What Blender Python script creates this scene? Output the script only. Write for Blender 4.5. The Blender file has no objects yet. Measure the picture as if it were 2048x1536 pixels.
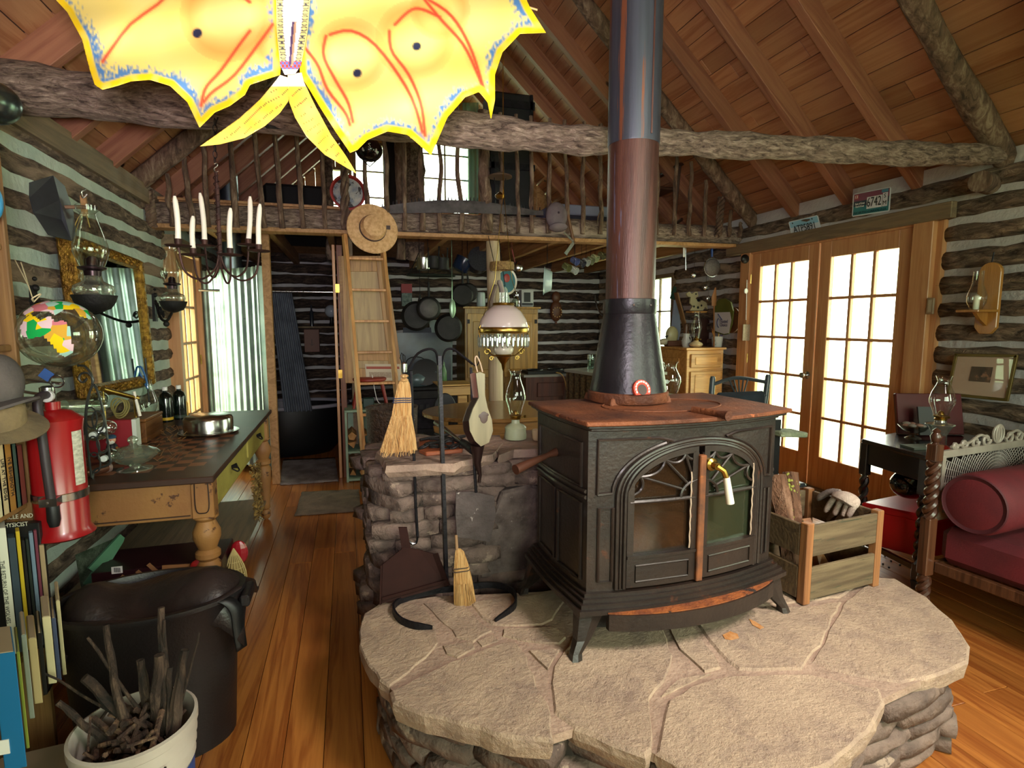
import bpy, math, random
from math import sin, cos, pi, radians as R, sqrt, atan2
from mathutils import Vector as V, Matrix, noise
rnd = random.Random(7)
SC = bpy.context.scene
COL = SC.collection
# ------------------------------------------------------------ camera
FPX, PITCH, YAW, EYE = 1105., R(6.35), R(16.5), 1.42
cam = bpy.data.cameras.new('camera'); cam.sensor_width = 36; cam.lens = FPX/2048*36; cam.clip_start = .05; cam.clip_end = 200
camo = bpy.data.objects.new('camera', cam); COL.objects.link(camo)
camo.location = (0, 0, EYE); camo.rotation_euler = (pi/2-PITCH, 0, -YAW)
SC.camera = camo
# ------------------------------------------------------------ view, world, lights
vs = SC.view_settings
vs.view_transform = 'Standard'; vs.look = 'None'; vs.gamma = 1; vs.use_curve_mapping = False
vs.exposure = 0.72
try:
    SC.cycles.max_bounces = 7; SC.cycles.diffuse_bounces = 4; SC.cycles.glossy_bounces = 3
    SC.cycles.transparent_max_bounces = 14; SC.cycles.transmission_bounces = 4
    SC.cycles.sample_clamp_indirect = 4; SC.cycles.caustics_reflective = False; SC.cycles.caustics_refractive = False
    SC.cycles.use_denoising = True
except Exception: pass
w = bpy.data.worlds.new('daylight'); SC.world = w; w.use_nodes = True
nt = w.node_tree; bg = nt.nodes['Background']
tc = nt.nodes.new('ShaderNodeTexCoord'); nz = nt.nodes.new('ShaderNodeTexNoise'); nz.inputs['Scale'].default_value = 5; nz.inputs['Detail'].default_value = 4
rp = nt.nodes.new('ShaderNodeValToRGB')
rp.color_ramp.elements[0].position = .38; rp.color_ramp.elements[0].color = (.62, .88, .50, 1)
rp.color_ramp.elements[1].position = .60; rp.color_ramp.elements[1].color = (1, 1, .92, 1)
nt.links.new(tc.outputs['Generated'], nz.inputs['Vector']); nt.links.new(nz.outputs['Fac'], rp.inputs['Fac'])
nt.links.new(rp.outputs['Color'], bg.inputs['Color']); bg.inputs['Strength'].default_value = 7.5
def area(name, loc, target, sx, sy, power, color=(1, 1, 1), portal=False):
    l = bpy.data.lights.new(name, 'AREA'); l.shape = 'RECTANGLE'; l.size = sx; l.size_y = sy; l.energy = power; l.color = color
    if portal: l.cycles.is_portal = True
    o = bpy.data.objects.new(name, l); COL.objects.link(o); o.location = loc
    o.rotation_euler = (V(target)-V(loc)).to_track_quat('-Z', 'Y').to_euler()
    return o
area('door_portal', (3.98, 3.77, 1.05), (0, 3.77, 1.05), 1.7, 2.1, 1, portal=True)
area('kitchen_window_portal', (3.98, 6.45, 1.56), (0, 6.45, 1.56), 1.0, .9, 1, portal=True)
area('left_door_portal', (-1.55, 5.5, 1.0), (2, 5.5, 1.0), .8, 2.0, 1, portal=True)
area('gable_portal', (.7, 8.3, 3.3), (.7, 0, 3.3), 2.5, 1.3, 1, portal=True)
area('back_window_portal', (1.3, -2.3, 1.6), (1.3, 3, 1.6), 3.4, 1.7, 1, portal=True)
# photographer's flash, a small softbox held above the camera
area('flash_softbox', (-.02, -.15, 1.50), (.0, 1.5, 2.2), .22, .22, 19, (1, .88, .96)).data.spread = R(105)
area('hearth_fill', (1.75, -.35, 2.85), (1.30, 1.45, .33), .7, .7, 16, (1, .90, .80)).data.spread = R(75)  # added fill lamp out of view, aimed down to brighten the hearth
# ------------------------------------------------------------ pixel rays -> points on real planes
fw = V((sin(YAW)*cos(PITCH), cos(YAW)*cos(PITCH), -sin(PITCH))); rt = V((cos(YAW), -sin(YAW), 0)); up = rt.cross(fw)
def ray(px, py): return fw+rt*((px-1024)/FPX)-up*((py-768)/FPX)
def at(px, py, Y=None, X=None, Z=None):
    d = ray(px, py); e = V((0, 0, EYE))
    t = (Y/d.y) if Y is not None else (X/d.x) if X is not None else ((Z-EYE)/d.z)
    return e+d*t
# ------------------------------------------------------------ mesh collector
class MB:
    def __init__(s): s.v = []; s.f = []; s.c = None
    def add(s, vs, fs):
        n = len(s.v); s.v += [V(p) for p in vs]; s.f += [tuple(i+n for i in f) for f in fs]; return s
    def box(s, c, d, rz=0, rx=0, ry=0, tap=1):
        m = Matrix.Rotation(rz, 3, 'Z') @ Matrix.Rotation(ry, 3, 'Y') @ Matrix.Rotation(rx, 3, 'X'); c = V(c)
        vs = []
        for k in (-.5, .5):
            q = tap if k > 0 else 1
            for i, j in ((-.5, -.5), (.5, -.5), (.5, .5), (-.5, .5)): vs.append(c+m @ V((i*d[0]*q, j*d[1]*q, k*d[2])))
        return s.add(vs, [(3, 2, 1, 0), (4, 5, 6, 7), (0, 1, 5, 4), (1, 2, 6, 5), (2, 3, 7, 6), (3, 0, 4, 7)])
    def beam(s, a, b, w, h, roll=0):
        a = V(a); b = V(b); d = b-a; L = d.length; d.normalize()
        u = d.cross(V((0, 0, 1)));
        if u.length < 1e-3: u = V((1, 0, 0))
        u.normalize(); t = u.cross(d)
        if roll: q = Matrix.Rotation(roll, 3, d); u = q @ u; t = q @ t
        vs = [p+u*(i*w/2)+t*(j*h/2) for p in (a, b) for i, j in ((-1, -1), (1, -1), (1, 1), (-1, 1))]
        return s.add(vs, [(3, 2, 1, 0), (4, 5, 6, 7), (0, 1, 5, 4), (1, 2, 6, 5), (2, 3, 7, 6), (3, 0, 4, 7)])
    def tube(s, pts, r, n=8, cap=True, jit=0, close=False, flat=1):
        pts = [V(p) for p in pts]; N = len(pts)
        rr = r if isinstance(r, (list, tuple)) else [r]*N
        prev = None; vs = []
        for i, p in enumerate(pts):
            if close: d = pts[(i+1) % N]-pts[i-1]
            else: d = pts[min(i+1, N-1)]-pts[max(i-1, 0)]
            if d.length < 1e-9: d = V((0, 0, 1))
            d.normalize()
            if prev is None:
                u = d.cross(V((0, 0, 1)))
                if u.length < .05: u = d.cross(V((0, 1, 0)))
            else: u = prev-d*prev.dot(d)
            u.normalize(); prev = u; t = d.cross(u)
            for k in range(n):
                a = 2*pi*k/n; q = rr[i]*(1+(rnd.uniform(-jit, jit) if jit else 0))
                vs.append(p+u*(cos(a)*q)+t*(sin(a)*q*flat))
        fs = [(i*n+k, i*n+(k+1) % n, (i+1)*n+(k+1) % n, (i+1)*n+k) for i in range(N-1) for k in range(n)]
        if close: fs += [((N-1)*n+k, (N-1)*n+(k+1) % n, (k+1) % n, k) for k in range(n)]
        elif cap: fs += [tuple(range(n))[::-1], tuple((N-1)*n+k for k in range(n))]
        return s.add(vs, fs)
    def lathe(s, prof, c=(0, 0, 0), n=20, m=None, rib=0, ribn=0, sx=1, sy=1):
        c = V(c); vs = []
        for r, z in prof:
            for k in range(n):
                a = 2*pi*k/n; q = r*(1+rib*(1 if (k*ribn//n) % 2 else -1)) if rib else r
                p = V((cos(a)*q*sx, sin(a)*q*sy, z)); vs.append(c+(m @ p if m else p))
        N = len(prof)
        fs = [(i*n+k, i*n+(k+1) % n, (i+1)*n+(k+1) % n, (i+1)*n+k) for i in range(N-1) for k in range(n)]
        if prof[0][0] > 1e-4: fs.append(tuple(range(n))[::-1])
        if prof[-1][0] > 1e-4: fs.append(tuple((N-1)*n+k for k in range(n)))
        return s.add(vs, fs)
    def open_lathe(s, prof, c=(0, 0, 0), n=20, m=None, sx=1, sy=1):
        k0 = len(s.f); s.lathe(prof, c, n, m, sx=sx, sy=sy)
        s.f = [f for i, f in enumerate(s.f) if i < k0 or len(f) == 4 or n == 4]; return s
    def ball(s, c, r, n=12, m=8, sx=1, sy=1, sz=1, mt=None):
        prof = [(max(1e-5, r*sin(pi*i/m)), -r*cos(pi*i/m)*sz) for i in range(m+1)]
        return s.lathe(prof, c, n, mt, sx=sx, sy=sy)
    def prism(s, poly, fa, fb):
        """poly = 2-D outline, fa / fb map (a, b) to the two faces"""
        n = len(poly); vs = [fa(*p) for p in poly]+[fb(*p) for p in poly]
        return s.add(vs, [tuple(range(n))[::-1], tuple(range(n, 2*n))]+[(i, (i+1) % n, n+(i+1) % n, n+i) for i in range(n)])
    def slab(s, poly, z0, z1, jit=0):
        return s.prism(poly, lambda a, b: (a, b, z0), lambda a, b: (a, b, z1))
    def shift(s, d):
        d = V(d); s.v = [p+d for p in s.v]; return s
    def xf(s, m):
        s.v = [m @ p for p in s.v]; return s
def obj(name, mb, m, parent=None, smooth=False, bev=0, loc=None, rot=None, world=True, label=None, sub=0):
    me = bpy.data.meshes.new(name)
    off = V((0, 0, 0))
    if parent is not None and world:
        p = parent
        while p is not None: off += V(p.location); p = p.parent
    me.from_pydata([tuple(p-off) for p in mb.v], [], mb.f); me.update()
    if mb.c:
        ca = me.color_attributes.new('paint', 'FLOAT_COLOR', 'POINT')
        for i, c in enumerate(mb.c): ca.data[i].color = c
    if m is not None:
        for mm in (m if isinstance(m, (list, tuple)) else [m]): me.materials.append(mm)
    if smooth:
        for p in me.polygons: p.use_smooth = True
        if smooth != 2:
            try: me.set_sharp_from_angle(angle=R(42))
            except Exception: pass
    o = bpy.data.objects.new(name, me); COL.objects.link(o)
    if parent is not None: o.parent = parent
    if loc: o.location = loc
    if rot: o.rotation_euler = rot
    if bev:
        b = o.modifiers.new('bevel', 'BEVEL'); b.width = bev; b.segments = 1; b.limit_method = 'ANGLE'; b.angle_limit = R(50)
    if sub:
        b = o.modifiers.new('sub', 'SUBSURF'); b.levels = sub; b.render_levels = sub
    if label: o['label'] = label
    return o
def thing(name, label, cat, loc=(0, 0, 0), rz=0, group=None):
    o = bpy.data.objects.new(name, None); COL.objects.link(o); o.empty_display_size = .05
    o.location = loc; o.rotation_euler = (0, 0, rz); o['label'] = label; o['category'] = cat
    if group: o['group'] = group
    return o
def tag(o, label, cat, group=None):
    o['label'] = label; o['category'] = cat
    if group: o['group'] = group
    return o
def single(name, mb, m, label, cat, group=None, **k):
    """a thing that is one mesh: origin moved to its base"""
    xs = [p.x for p in mb.v]; ys = [p.y for p in mb.v]; zs = [p.z for p in mb.v]
    b = V(((min(xs)+max(xs))/2, (min(ys)+max(ys))/2, min(zs)))
    mb.shift(-b); o = obj(name, mb, m, **k); o.location = b; return tag(o, label, cat, group)
def struct(name, mb=None, m=None, **k):
    if mb is None: o = bpy.data.objects.new(name, None); COL.objects.link(o)
    else: o = obj(name, mb, m, **k)
    o['kind'] = 'structure'; return o
def kids(o): return [c for c in COL.objects if c.parent == o]
def copy_tree(o, parent=None):
    c = o.copy(); COL.objects.link(c)
    if parent is not None: c.parent = parent
    for ch in kids(o): copy_tree(ch, c)
    return c
def text(body, size, m, parent, origin, right, upv, name='lettering', ext=.0006, align='CENTER', world=True, sx=1):
    cu = bpy.data.curves.new(name, 'FONT'); cu.body = body; cu.size = size; cu.extrude = ext; cu.align_x = align; cu.align_y = 'CENTER'; cu.resolution_u = 2
    t = bpy.data.objects.new(name, cu); COL.objects.link(t)
    dg = bpy.context.evaluated_depsgraph_get(); me = bpy.data.meshes.new_from_object(t.evaluated_get(dg))
    bpy.data.objects.remove(t); bpy.data.curves.remove(cu)
    r = V(right).normalized(); u = V(upv).normalized(); n = r.cross(u); o = V(origin)
    mb = MB(); mb.v = [o+r*(v.co.x*sx)+u*v.co.y+n*v.co.z for v in me.vertices]; mb.f = [tuple(p.vertices) for p in me.polygons]
    bpy.data.meshes.remove(me)
    return obj(name, mb, m, parent, world=world)
# ------------------------------------------------------------ materials
def hx(h):
    c = [int(h[i:i+2], 16)/255 for i in (0, 2, 4)]
    return tuple((x/12.92 if x <= .04045 else ((x+.055)/1.055)**2.4) for x in c)+(1,)
def C4(c): return hx(c) if isinstance(c, str) else tuple(c)+(1,) if len(c) == 3 else c
def base(name):
    m = bpy.data.materials.new(name); m.use_nodes = True; t = m.node_tree; return m, t, t.nodes['Principled BSDF']
def coords(t, stretch=(1, 1, 1), src='Object', offset=True):
    tc = t.nodes.new('ShaderNodeTexCoord'); mp = t.nodes.new('ShaderNodeMapping'); mp.inputs['Scale'].default_value = stretch
    t.links.new(tc.outputs[src], mp.inputs['Vector'])
    if offset:
        oi = t.nodes.new('ShaderNodeObjectInfo'); mu = t.nodes.new('ShaderNodeMath'); mu.operation = 'MULTIPLY'; mu.inputs[1].default_value = 61
        t.links.new(oi.outputs['Random'], mu.inputs[0]); t.links.new(mu.outputs[0], mp.inputs['Location'])
    return mp.outputs[0]
def nzn(t, vec, scale, detail=4, rough=.55, dist=0):
    n = t.nodes.new('ShaderNodeTexNoise'); n.inputs['Scale'].default_value = scale; n.inputs['Detail'].default_value = detail
    n.inputs['Roughness'].default_value = rough; n.inputs['Distortion'].default_value = dist; t.links.new(vec, n.inputs['Vector']); return n.outputs['Fac']
def ramp(t, fac, stops):
    r = t.nodes.new('ShaderNodeValToRGB'); e = r.color_ramp.elements
    while len(e) < len(stops): e.new(.5)
    for el, (p, c) in zip(e, stops): el.position = p; el.color = C4(c)
    t.links.new(fac, r.inputs['Fac']); return r.outputs['Color']
def mixc(t, fac, a, b, mode='MIX'):
    m = t.nodes.new('ShaderNodeMix'); m.data_type = 'RGBA'; m.blend_type = mode
    for s, v in ((0, fac), (6, a), (7, b)):
        if hasattr(v, 'links') or isinstance(v, bpy.types.NodeSocket): t.links.new(v, m.inputs[s])
        else: m.inputs[s].default_value = v if s == 0 else C4(v)
    return m.outputs[2]
def bump(t, b, h, strength, dist=.02):
    n = t.nodes.new('ShaderNodeBump'); n.inputs['Strength'].default_value = strength; n.inputs['Distance'].default_value = dist
    t.links.new(h, n.inputs['Height']); t.links.new(n.outputs[0], b.inputs['Normal'])
def setc(t, b, col):
    if isinstance(col, bpy.types.NodeSocket): t.links.new(col, b.inputs['Base Color'])
    else: b.inputs['Base Color'].default_value = C4(col)
def mat(name, c1, c2=None, rough=.6, metal=0, scale=8, bm=0, bs=60, stretch=(1, 1, 1), lo=.35, hi=.65, c3=None, p3=.62, s3=5, coat=0, sheen=0):
    m, t, b = base(name); b.inputs['Roughness'].default_value = rough; b.inputs['Metallic'].default_value = metal
    if coat: b.inputs['Coat Weight'].default_value = coat; b.inputs['Coat Roughness'].default_value = .15
    if c2 or bm: vec = coords(t, stretch)
    col = C4(c1)
    if c2: col = ramp(t, nzn(t, vec, scale), [(lo, c1), (hi, c2)])
    if c3: col = mixc(t, ramp(t, nzn(t, vec, s3, 6, .65), [(p3, (0, 0, 0)), (p3+.03, (1, 1, 1))]), col, c3)
    setc(t, b, col)
    if bm: bump(t, b, nzn(t, vec, bs), bm)
    return m
def wood(name, c1, c2, axis=1, rough=.5, ring=9, bm=.15, knots=False, var=.25, coat=0, dark=None):
    """grain runs along the object's given axis; every piece gets its own tone"""
    m, t, b = base(name); b.inputs['Roughness'].default_value = rough
    if coat: b.inputs['Coat Weight'].default_value = coat; b.inputs['Coat Roughness'].default_value = .12
    st = [1, 1, 1]; st[axis] = .06
    vec = coords(t, st); f = nzn(t, vec, ring, 5, .6, 1.2)
    fine = nzn(t, vec, ring*9, 3)
    col = ramp(t, f, [(.32, c1), (.5, c2), (.58, c1), (.7, c2)])
    col = mixc(t, .25, col, ramp(t, fine, [(.3, c1), (.7, c2)]))
    oi = t.nodes.new('ShaderNodeObjectInfo')
    tone = ramp(t, oi.outputs['Random'], [(0, (1-var, 1-var*1.1, 1-var*1.2)), (.5, (1, 1, 1)), (1, (1+var*.4, 1+var*.3, 1+var*.2))])
    col = mixc(t, 1., col, tone, 'MULTIPLY')
    if knots:
        s2 = [1, 1, 1]; s2[axis] = .55
        v2 = coords(t, s2); vo = t.nodes.new('ShaderNodeTexVoronoi'); vo.inputs['Scale'].default_value = 3.2; t.links.new(v2, vo.inputs['Vector'])
        k = ramp(t, vo.outputs['Distance'], [(.035, (1, 1, 1)), (.075, (0, 0, 0))])
        col = mixc(t, k, col, dark or '3a1c0e')
    setc(t, b, col); bump(t, b, fine, bm, .01)
    return m
def bark(name, c1, c2, c3, axis=0, scale=14, bm=1., patch=.62, dist=.05):
    m, t, b = base(name); b.inputs['Roughness'].default_value = .9
    st = [1, 1, 1]; st[axis] = .28
    vec = coords(t, st); f = nzn(t, vec, scale, 6, .7, .6); big = nzn(t, vec, 3, 3)
    col = ramp(t, f, [(.34, c1), (.52, c2), (.66, c3)])
    col = mixc(t, ramp(t, big, [(patch, (0, 0, 0)), (patch+.05, (1, 1, 1))]), col, c3)
    setc(t, b, col); bump(t, b, f, bm, dist); return m
def glassy(name, tint=(.96, 1, .97), rough=.02, lo=.06, hi=.75, thick=None):
    m, t, b = base(name); t.nodes.remove(b); out = t.nodes['Material Output']
    tr = t.nodes.new('ShaderNodeBsdfTransparent'); tr.inputs[0].default_value = C4(tint)
    gl = t.nodes.new('ShaderNodeBsdfGlossy'); gl.inputs['Roughness'].default_value = rough
    lw = t.nodes.new('ShaderNodeLayerWeight'); lw.inputs['Blend'].default_value = .35
    mr = t.nodes.new('ShaderNodeMapRange'); mr.inputs['To Min'].default_value = lo; mr.inputs['To Max'].default_value = hi
    mx = t.nodes.new('ShaderNodeMixShader')
    t.links.new(lw.outputs['Facing'], mr.inputs['Value']); t.links.new(mr.outputs[0], mx.inputs[0])
    t.links.new(tr.outputs[0], mx.inputs[1]); t.links.new(gl.outputs[0], mx.inputs[2])
    if thick:
        df = t.nodes.new('ShaderNodeBsdfDiffuse'); df.inputs[0].default_value = C4(thick[0]); m2 = t.nodes.new('ShaderNodeMixShader'); m2.inputs[0].default_value = thick[1]
        t.links.new(mx.outputs[0], m2.inputs[1]); t.links.new(df.outputs[0], m2.inputs[2]); mx = m2
    t.links.new(mx.outputs[0], out.inputs[0]); return m
_pl = {}
def plain(c, rough=.55, metal=0, coat=0):
    k = (str(c), rough, metal, coat)
    if k not in _pl: _pl[k] = mat('plain_'+(c if isinstance(c, str) else '%d' % len(_pl)), c, None, rough, metal, coat=coat)
    return _pl[k]
M = {}
M['floor'] = wood('heart_pine_floor', '88481f', 'b87638', 1, .3, 9, .05, var=.2, coat=.2)
M['roofboard'] = wood('pine_roof_board', '96603f', 'b48560', 1, .5, 6, .1, knots=True, var=.34)
M['rafter'] = wood('sawn_rafter', '7d4b38', 'a06c50', 0, .6, 7, .12, knots=True, var=.15)
M['joist'] = wood('joist_pine', '8d6338', 'b5885a', 1, .6, 7, .1, var=.2)
M['doorwood'] = wood('fir_door', 'b87c50', 'd09c6c', 2, .4, 8, .06, var=.06)
M['oldboard'] = wood('weathered_board', '6b5a46', '8a7558', 1, .7, 9, .2, var=.1)
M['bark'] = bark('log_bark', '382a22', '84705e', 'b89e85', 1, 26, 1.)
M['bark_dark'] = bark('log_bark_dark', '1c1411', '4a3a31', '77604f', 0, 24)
M['bark_x'] = bark('beam_bark', '45352c', '947e6e', 'c0a997', 0, 52, .9, dist=.03)
M['twig'] = bark('twig_bark', '3c2c22', '6f5746', '95806c', 2, 22, .6, dist=.02)
M['chink_l'] = mat('chinking_pale', 'b2c4b8', 'cdd8cc', rough=.9, scale=3, bm=.5, bs=30)
M['chink_r'] = mat('chinking_grey', 'b0acae', 'c8c4c4', rough=.9, scale=3, bm=.5, bs=30)
def stone_mat(name, a, b_, c, d, s=3.5, bm=.35):
    m, t, b = base(name); b.inputs['Roughness'].default_value = .86; v = coords(t)
    col = mixc(t, nzn(t, v, s, 7, .62, .4), a, b_); f2 = ramp(t, nzn(t, v, s*2.2, 8, .7, .8), [(.45, (0, 0, 0)), (.72, (1, 1, 1))]); col = mixc(t, f2, col, c)
    sp = ramp(t, nzn(t, v, 55, 4, .7), [(.66, (0, 0, 0)), (.74, (1, 1, 1))]); col = mixc(t, sp, col, d); setc(t, b, col)
    h = t.nodes.new('ShaderNodeMath'); h.operation = 'ADD'; t.links.new(nzn(t, v, 9, 8, .7, 1.5), h.inputs[0]); t.links.new(nzn(t, v, 60, 5, .7), h.inputs[1]); bump(t, b, h.outputs[0], bm, .03); return m
M['stone'] = stone_mat('flagstone', '8f7766', 'c9b096', '8a7468', '75604e', bm=.6)
M['stone_d'] = mat('fieldstone_brown', '52433c', '7a665b', rough=.85, scale=9, bm=1., bs=22, c3='94806f', p3=.62, s3=6)
M['mortar'] = mat('mortar', '8f7868', 'a58c7a', rough=.95, scale=9, bm=.4, bs=60)
M['glass'] = glassy('lamp_glass')
M['pane'] = glassy('window_pane', (1, 1, 1), .01, .02, .3)
M['iron'] = mat('black_iron', '17161a', '28262b', rough=.45, metal=.6, scale=20, bm=.15, bs=90)
M['castiron'] = mat('cast_iron', '141311', '211f1d', rough=.6, metal=.3, scale=14, bm=.2, bs=80)
M['steel'] = mat('bright_steel', 'b9bcc0', 'd6d8da', rough=.22, metal=1, scale=3)
M['brass'] = mat('old_brass', '8a6a2c', 'c3a055', rough=.3, metal=1, scale=9)
M['gilt'] = mat('gilt_gesso', '6d4a15', 'b58a35', rough=.35, metal=.7, scale=30, bm=.8, bs=50)
M['wax'] = mat('candle_wax', 'f2ead8', rough=.45)
M['black'] = plain('0e0e10', .5); M['white'] = plain('e8e6e0', .5)
# ============================================================ the room
XL, XR, YB, YF, PLATE = -1.4, 3.84, -2.2, 8.1, 2.36
RX, SL = 1.22, .93; RZ = PLATE+.14+SL*(XR-RX)            # ridge
def roof_z(x): return PLATE+.14+SL*((XR-x) if x > RX else (x-XL))
# ---- floor of individual boards
fl = struct('floor', MB().box(((XL+XR)/2, 2.95, -.035), (XR-XL+.3, 10.6, .03)), plain('2a1608', .8))
x = XL
fr = random.Random(3)
while x < XR:
    wd = .128; y = YB-fr.uniform(0, 1.6)
    while y < YF:
        L = fr.choice((2.4, 3.0, 3.6)); y1 = min(y+L, YF); y0 = max(y, YB)
        if y1-y0 > .2:
            o = obj('plank', MB().box((0, 0, 0), (wd-.002, y1-y0-.002, .02)), M['floor'], bev=.0016)
            o.parent = fl; o.location = (x+wd/2, (y0+y1)/2, -.010-fr.uniform(0, .0006))
        y += L
    x += wd
# ---- log walls: pieces of log with bark, chinking slab behind
LP = .158
def log_piece(parent, horiz, pos, a, b, z, side, mt, r=.062, seed=0):
    """horiz 'Y' : runs along Y at x=pos ; 'X' : runs along X at y=pos"""
    g = random.Random(seed); n = 9; k = max(3, int((b-a)/.09)); mb = MB(); vs = []
    for i in range(k+1):
        t = a+(b-a)*i/k; w1 = .008*sin(t*2.1+seed)+g.uniform(-.006, .006); rr = r*(1+.12*sin(t*1.3+seed*1.7)+g.uniform(-.07, .07))
        for j in range(n):
            q = -pi/2+pi*j/(n-1); u = cos(q)*rr*.62*(1+g.uniform(-.14, .14)); h = sin(q)*rr*(1+g.uniform(-.08, .08))+w1
            vs.append((u*side, t, h) if horiz == 'Y' else (t, u*side, h))
    fs = [(i*n+j, i*n+j+1, (i+1)*n+j+1, (i+1)*n+j) for i in range(k) for j in range(n-1)]+[tuple(range(n)), tuple(k*n+j for j in range(n))]
    mb.add(vs, fs)
    o = obj('log', mb, mt, smooth=2, world=False); o.parent = parent
    o.location = (pos, 0, z) if horiz == 'Y' else (0, pos, z); return o
def cut(a, b, holes, z):
    segs = [(a, b)]
    for h0, h1, z0, z1 in holes:
        if z0-.03 < z < z1+.05:
            segs = [s for p, q in segs for s in (((p, min(q, h0)), (max(p, h1), q)) if p < h0 < q or p < h1 < q else ((p, q),)) if s[1]-s[0] > .05]
    return segs
def wall_slab(horiz, pos, thick, a, b, z0, z1, holes):
    mb = MB(); ys = sorted({a, b}.union(*[{h[0], h[1]} for h in holes]) if holes else {a, b}); zs = sorted({z0, z1}.union(*[{max(h[2], z0), min(h[3], z1)} for h in holes]) if holes else {z0, z1})
    for i in range(len(ys)-1):
        for j in range(len(zs)-1):
            cy, cz = (ys[i]+ys[i+1])/2, (zs[j]+zs[j+1])/2
            if any(h[0] < cy < h[1] and h[2] < cz < h[3] for h in holes): continue
            d = (thick, ys[i+1]-ys[i], zs[j+1]-zs[j]); c = (pos, cy, cz)
            if horiz == 'X': d = (d[1], d[0], d[2]); c = (cy, pos, cz)
            mb.box(c, d)
    return mb
HL = [(5.12, 5.96, 0, 2.1)]
HR = [(2.80, 4.76, 0, 2.15), (5.95, 6.95, 1.10, 2.02), (-1.4, .6, .9, 2.0)]
HF = [(-9, -8, 0, 1)]
wl = struct('wall_left', wall_slab('Y', XL-.08, .16, YB, YF, 0, PLATE, HL), M['chink_l'])
for i in range(15):
    z = .07+i*LP
    for a, b in cut(YB, YF, HL, z): log_piece(wl, 'Y', XL, a, b, z, 1, M['bark'], r=.043, seed=i)
wr = struct('wall_right', wall_slab('Y', XR+.08, .16, YB, YF, 0, PLATE+.1, HR), M['chink_r'])
for i in range(15):
    z = .09+i*LP
    for a, b in cut(YB, YF, HR, z): log_piece(wr, 'Y', XR, a, b, z, -1, M['bark'], r=.054, seed=40+i)
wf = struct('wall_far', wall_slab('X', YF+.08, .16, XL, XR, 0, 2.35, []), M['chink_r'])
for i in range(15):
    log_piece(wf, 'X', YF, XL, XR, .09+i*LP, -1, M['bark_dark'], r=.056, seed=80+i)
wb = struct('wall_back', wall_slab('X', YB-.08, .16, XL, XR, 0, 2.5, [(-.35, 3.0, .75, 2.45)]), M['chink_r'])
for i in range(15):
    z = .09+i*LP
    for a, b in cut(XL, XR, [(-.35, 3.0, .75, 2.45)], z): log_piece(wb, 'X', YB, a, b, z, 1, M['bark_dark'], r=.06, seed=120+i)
# gables: boards above the logs; the far one has windows
gw = []
def gable(name, y, holes, mt):
    root = struct(name)
    xx = XL
    while xx < XR-.01:
        x1 = min(xx+.131, XR); cx = (xx+x1)/2; z1 = roof_z(cx)+.05; z0 = 2.35 if y > 0 else 2.5
        spans = [(z0, z1)]
        for h in holes:
            if h[0] < cx < h[1]:
                nz = []
                for p, q in spans:
                    if h[2] > p: nz.append((p, min(q, h[2])))
                    if h[3] < q: nz.append((max(p, h[3]), q))
                spans = [s for s in nz if s[1]-s[0] > .02]
        for p, q in spans: obj('board', MB().box((cx, y, (p+q)/2), (.128, .03, q-p)), mt, root, bev=.002)
        xx += .131
    return root
GW = [(-.62, -.32, 2.75, 3.18), (-.28, .12, 2.75, 3.50), (.14, .58, 2.75, 3.86), (1.02, 1.78, 2.75, 4.15)]
gf = gable('wall_far_gable', YF+.03, GW, M['joist']); gb = gable('wall_back_gable', YB-.03, [], M['joist'])
# ---- roof: boards on both slopes, rafters below them
cl = struct('ceiling')
SLEN = sqrt(1+SL*SL)*(XR-RX)+.25
ang = math.atan(SL)
pm = {}
for side in (-1, 1):
    nrow = 27; g = random.Random(11+side)
    for i in range(nrow):
        d = (i+.5)*SLEN/nrow
        px = RX+side*d*cos(ang); pz = RZ-d*sin(ang)+.012
        y = YB-.2-g.uniform(0, 2)
        while y < YF+.1:
            L = g.choice((2.6, 3.2, 3.8)); y0 = max(y, YB-.2); y1 = min(y+L, YF+.2); y += L
            if y1-y0 < .15: continue
            o = obj('roof_board', MB().box((0, 0, 0), (SLEN/nrow-.004, y1-y0-.003, .022)), M['roofboard'], bev=.002)
            o.parent = cl; o.location = (px, (y0+y1)/2, pz+.008+g.uniform(0, .002)); o.rotation_euler = (0, side*ang, 0)
for side in (-1, 1):      # weather skin so that no light leaks between boards
    mb = MB(); d = SLEN/2; mb.box((0, 0, 0), (SLEN, 10.9, .02)); o = obj('roof_skin', mb, plain('3a2a1e', .9)); o.parent = cl
    o.location = (RX+side*d*cos(ang), 2.95, RZ-d*sin(ang)+.045); o.rotation_euler = (0, side*ang, 0)
RY = [-1.85, -1.30, -.75, -.2, .32, .86, 1.40, 1.94, 2.48, 3.01, 3.57, 4.11, 4.66, 5.2, 5.75, 6.3, 6.85, 7.4]
def knotty(a, b, r0, r1, mt, n=10, k=14, wob=.02, seed=1, **kw):
    g = random.Random(seed); a = V(a); b = V(b); pts = []; rr = []
    for i in range(k+1):
        t = i/k; q = a.lerp(b, t)
        if 0 < i < k: q += V((noise.noise(V((t*3, seed, 0))), noise.noise(V((t*3, seed, 5))), noise.noise(V((t*3, seed, 9)))))*wob*2
        pts.append(q); rr.append((r0+(r1-r0)*t)*(1+g.uniform(-.09, .09)))
    return MB().tube(pts, rr, n, jit=.05)
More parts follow.
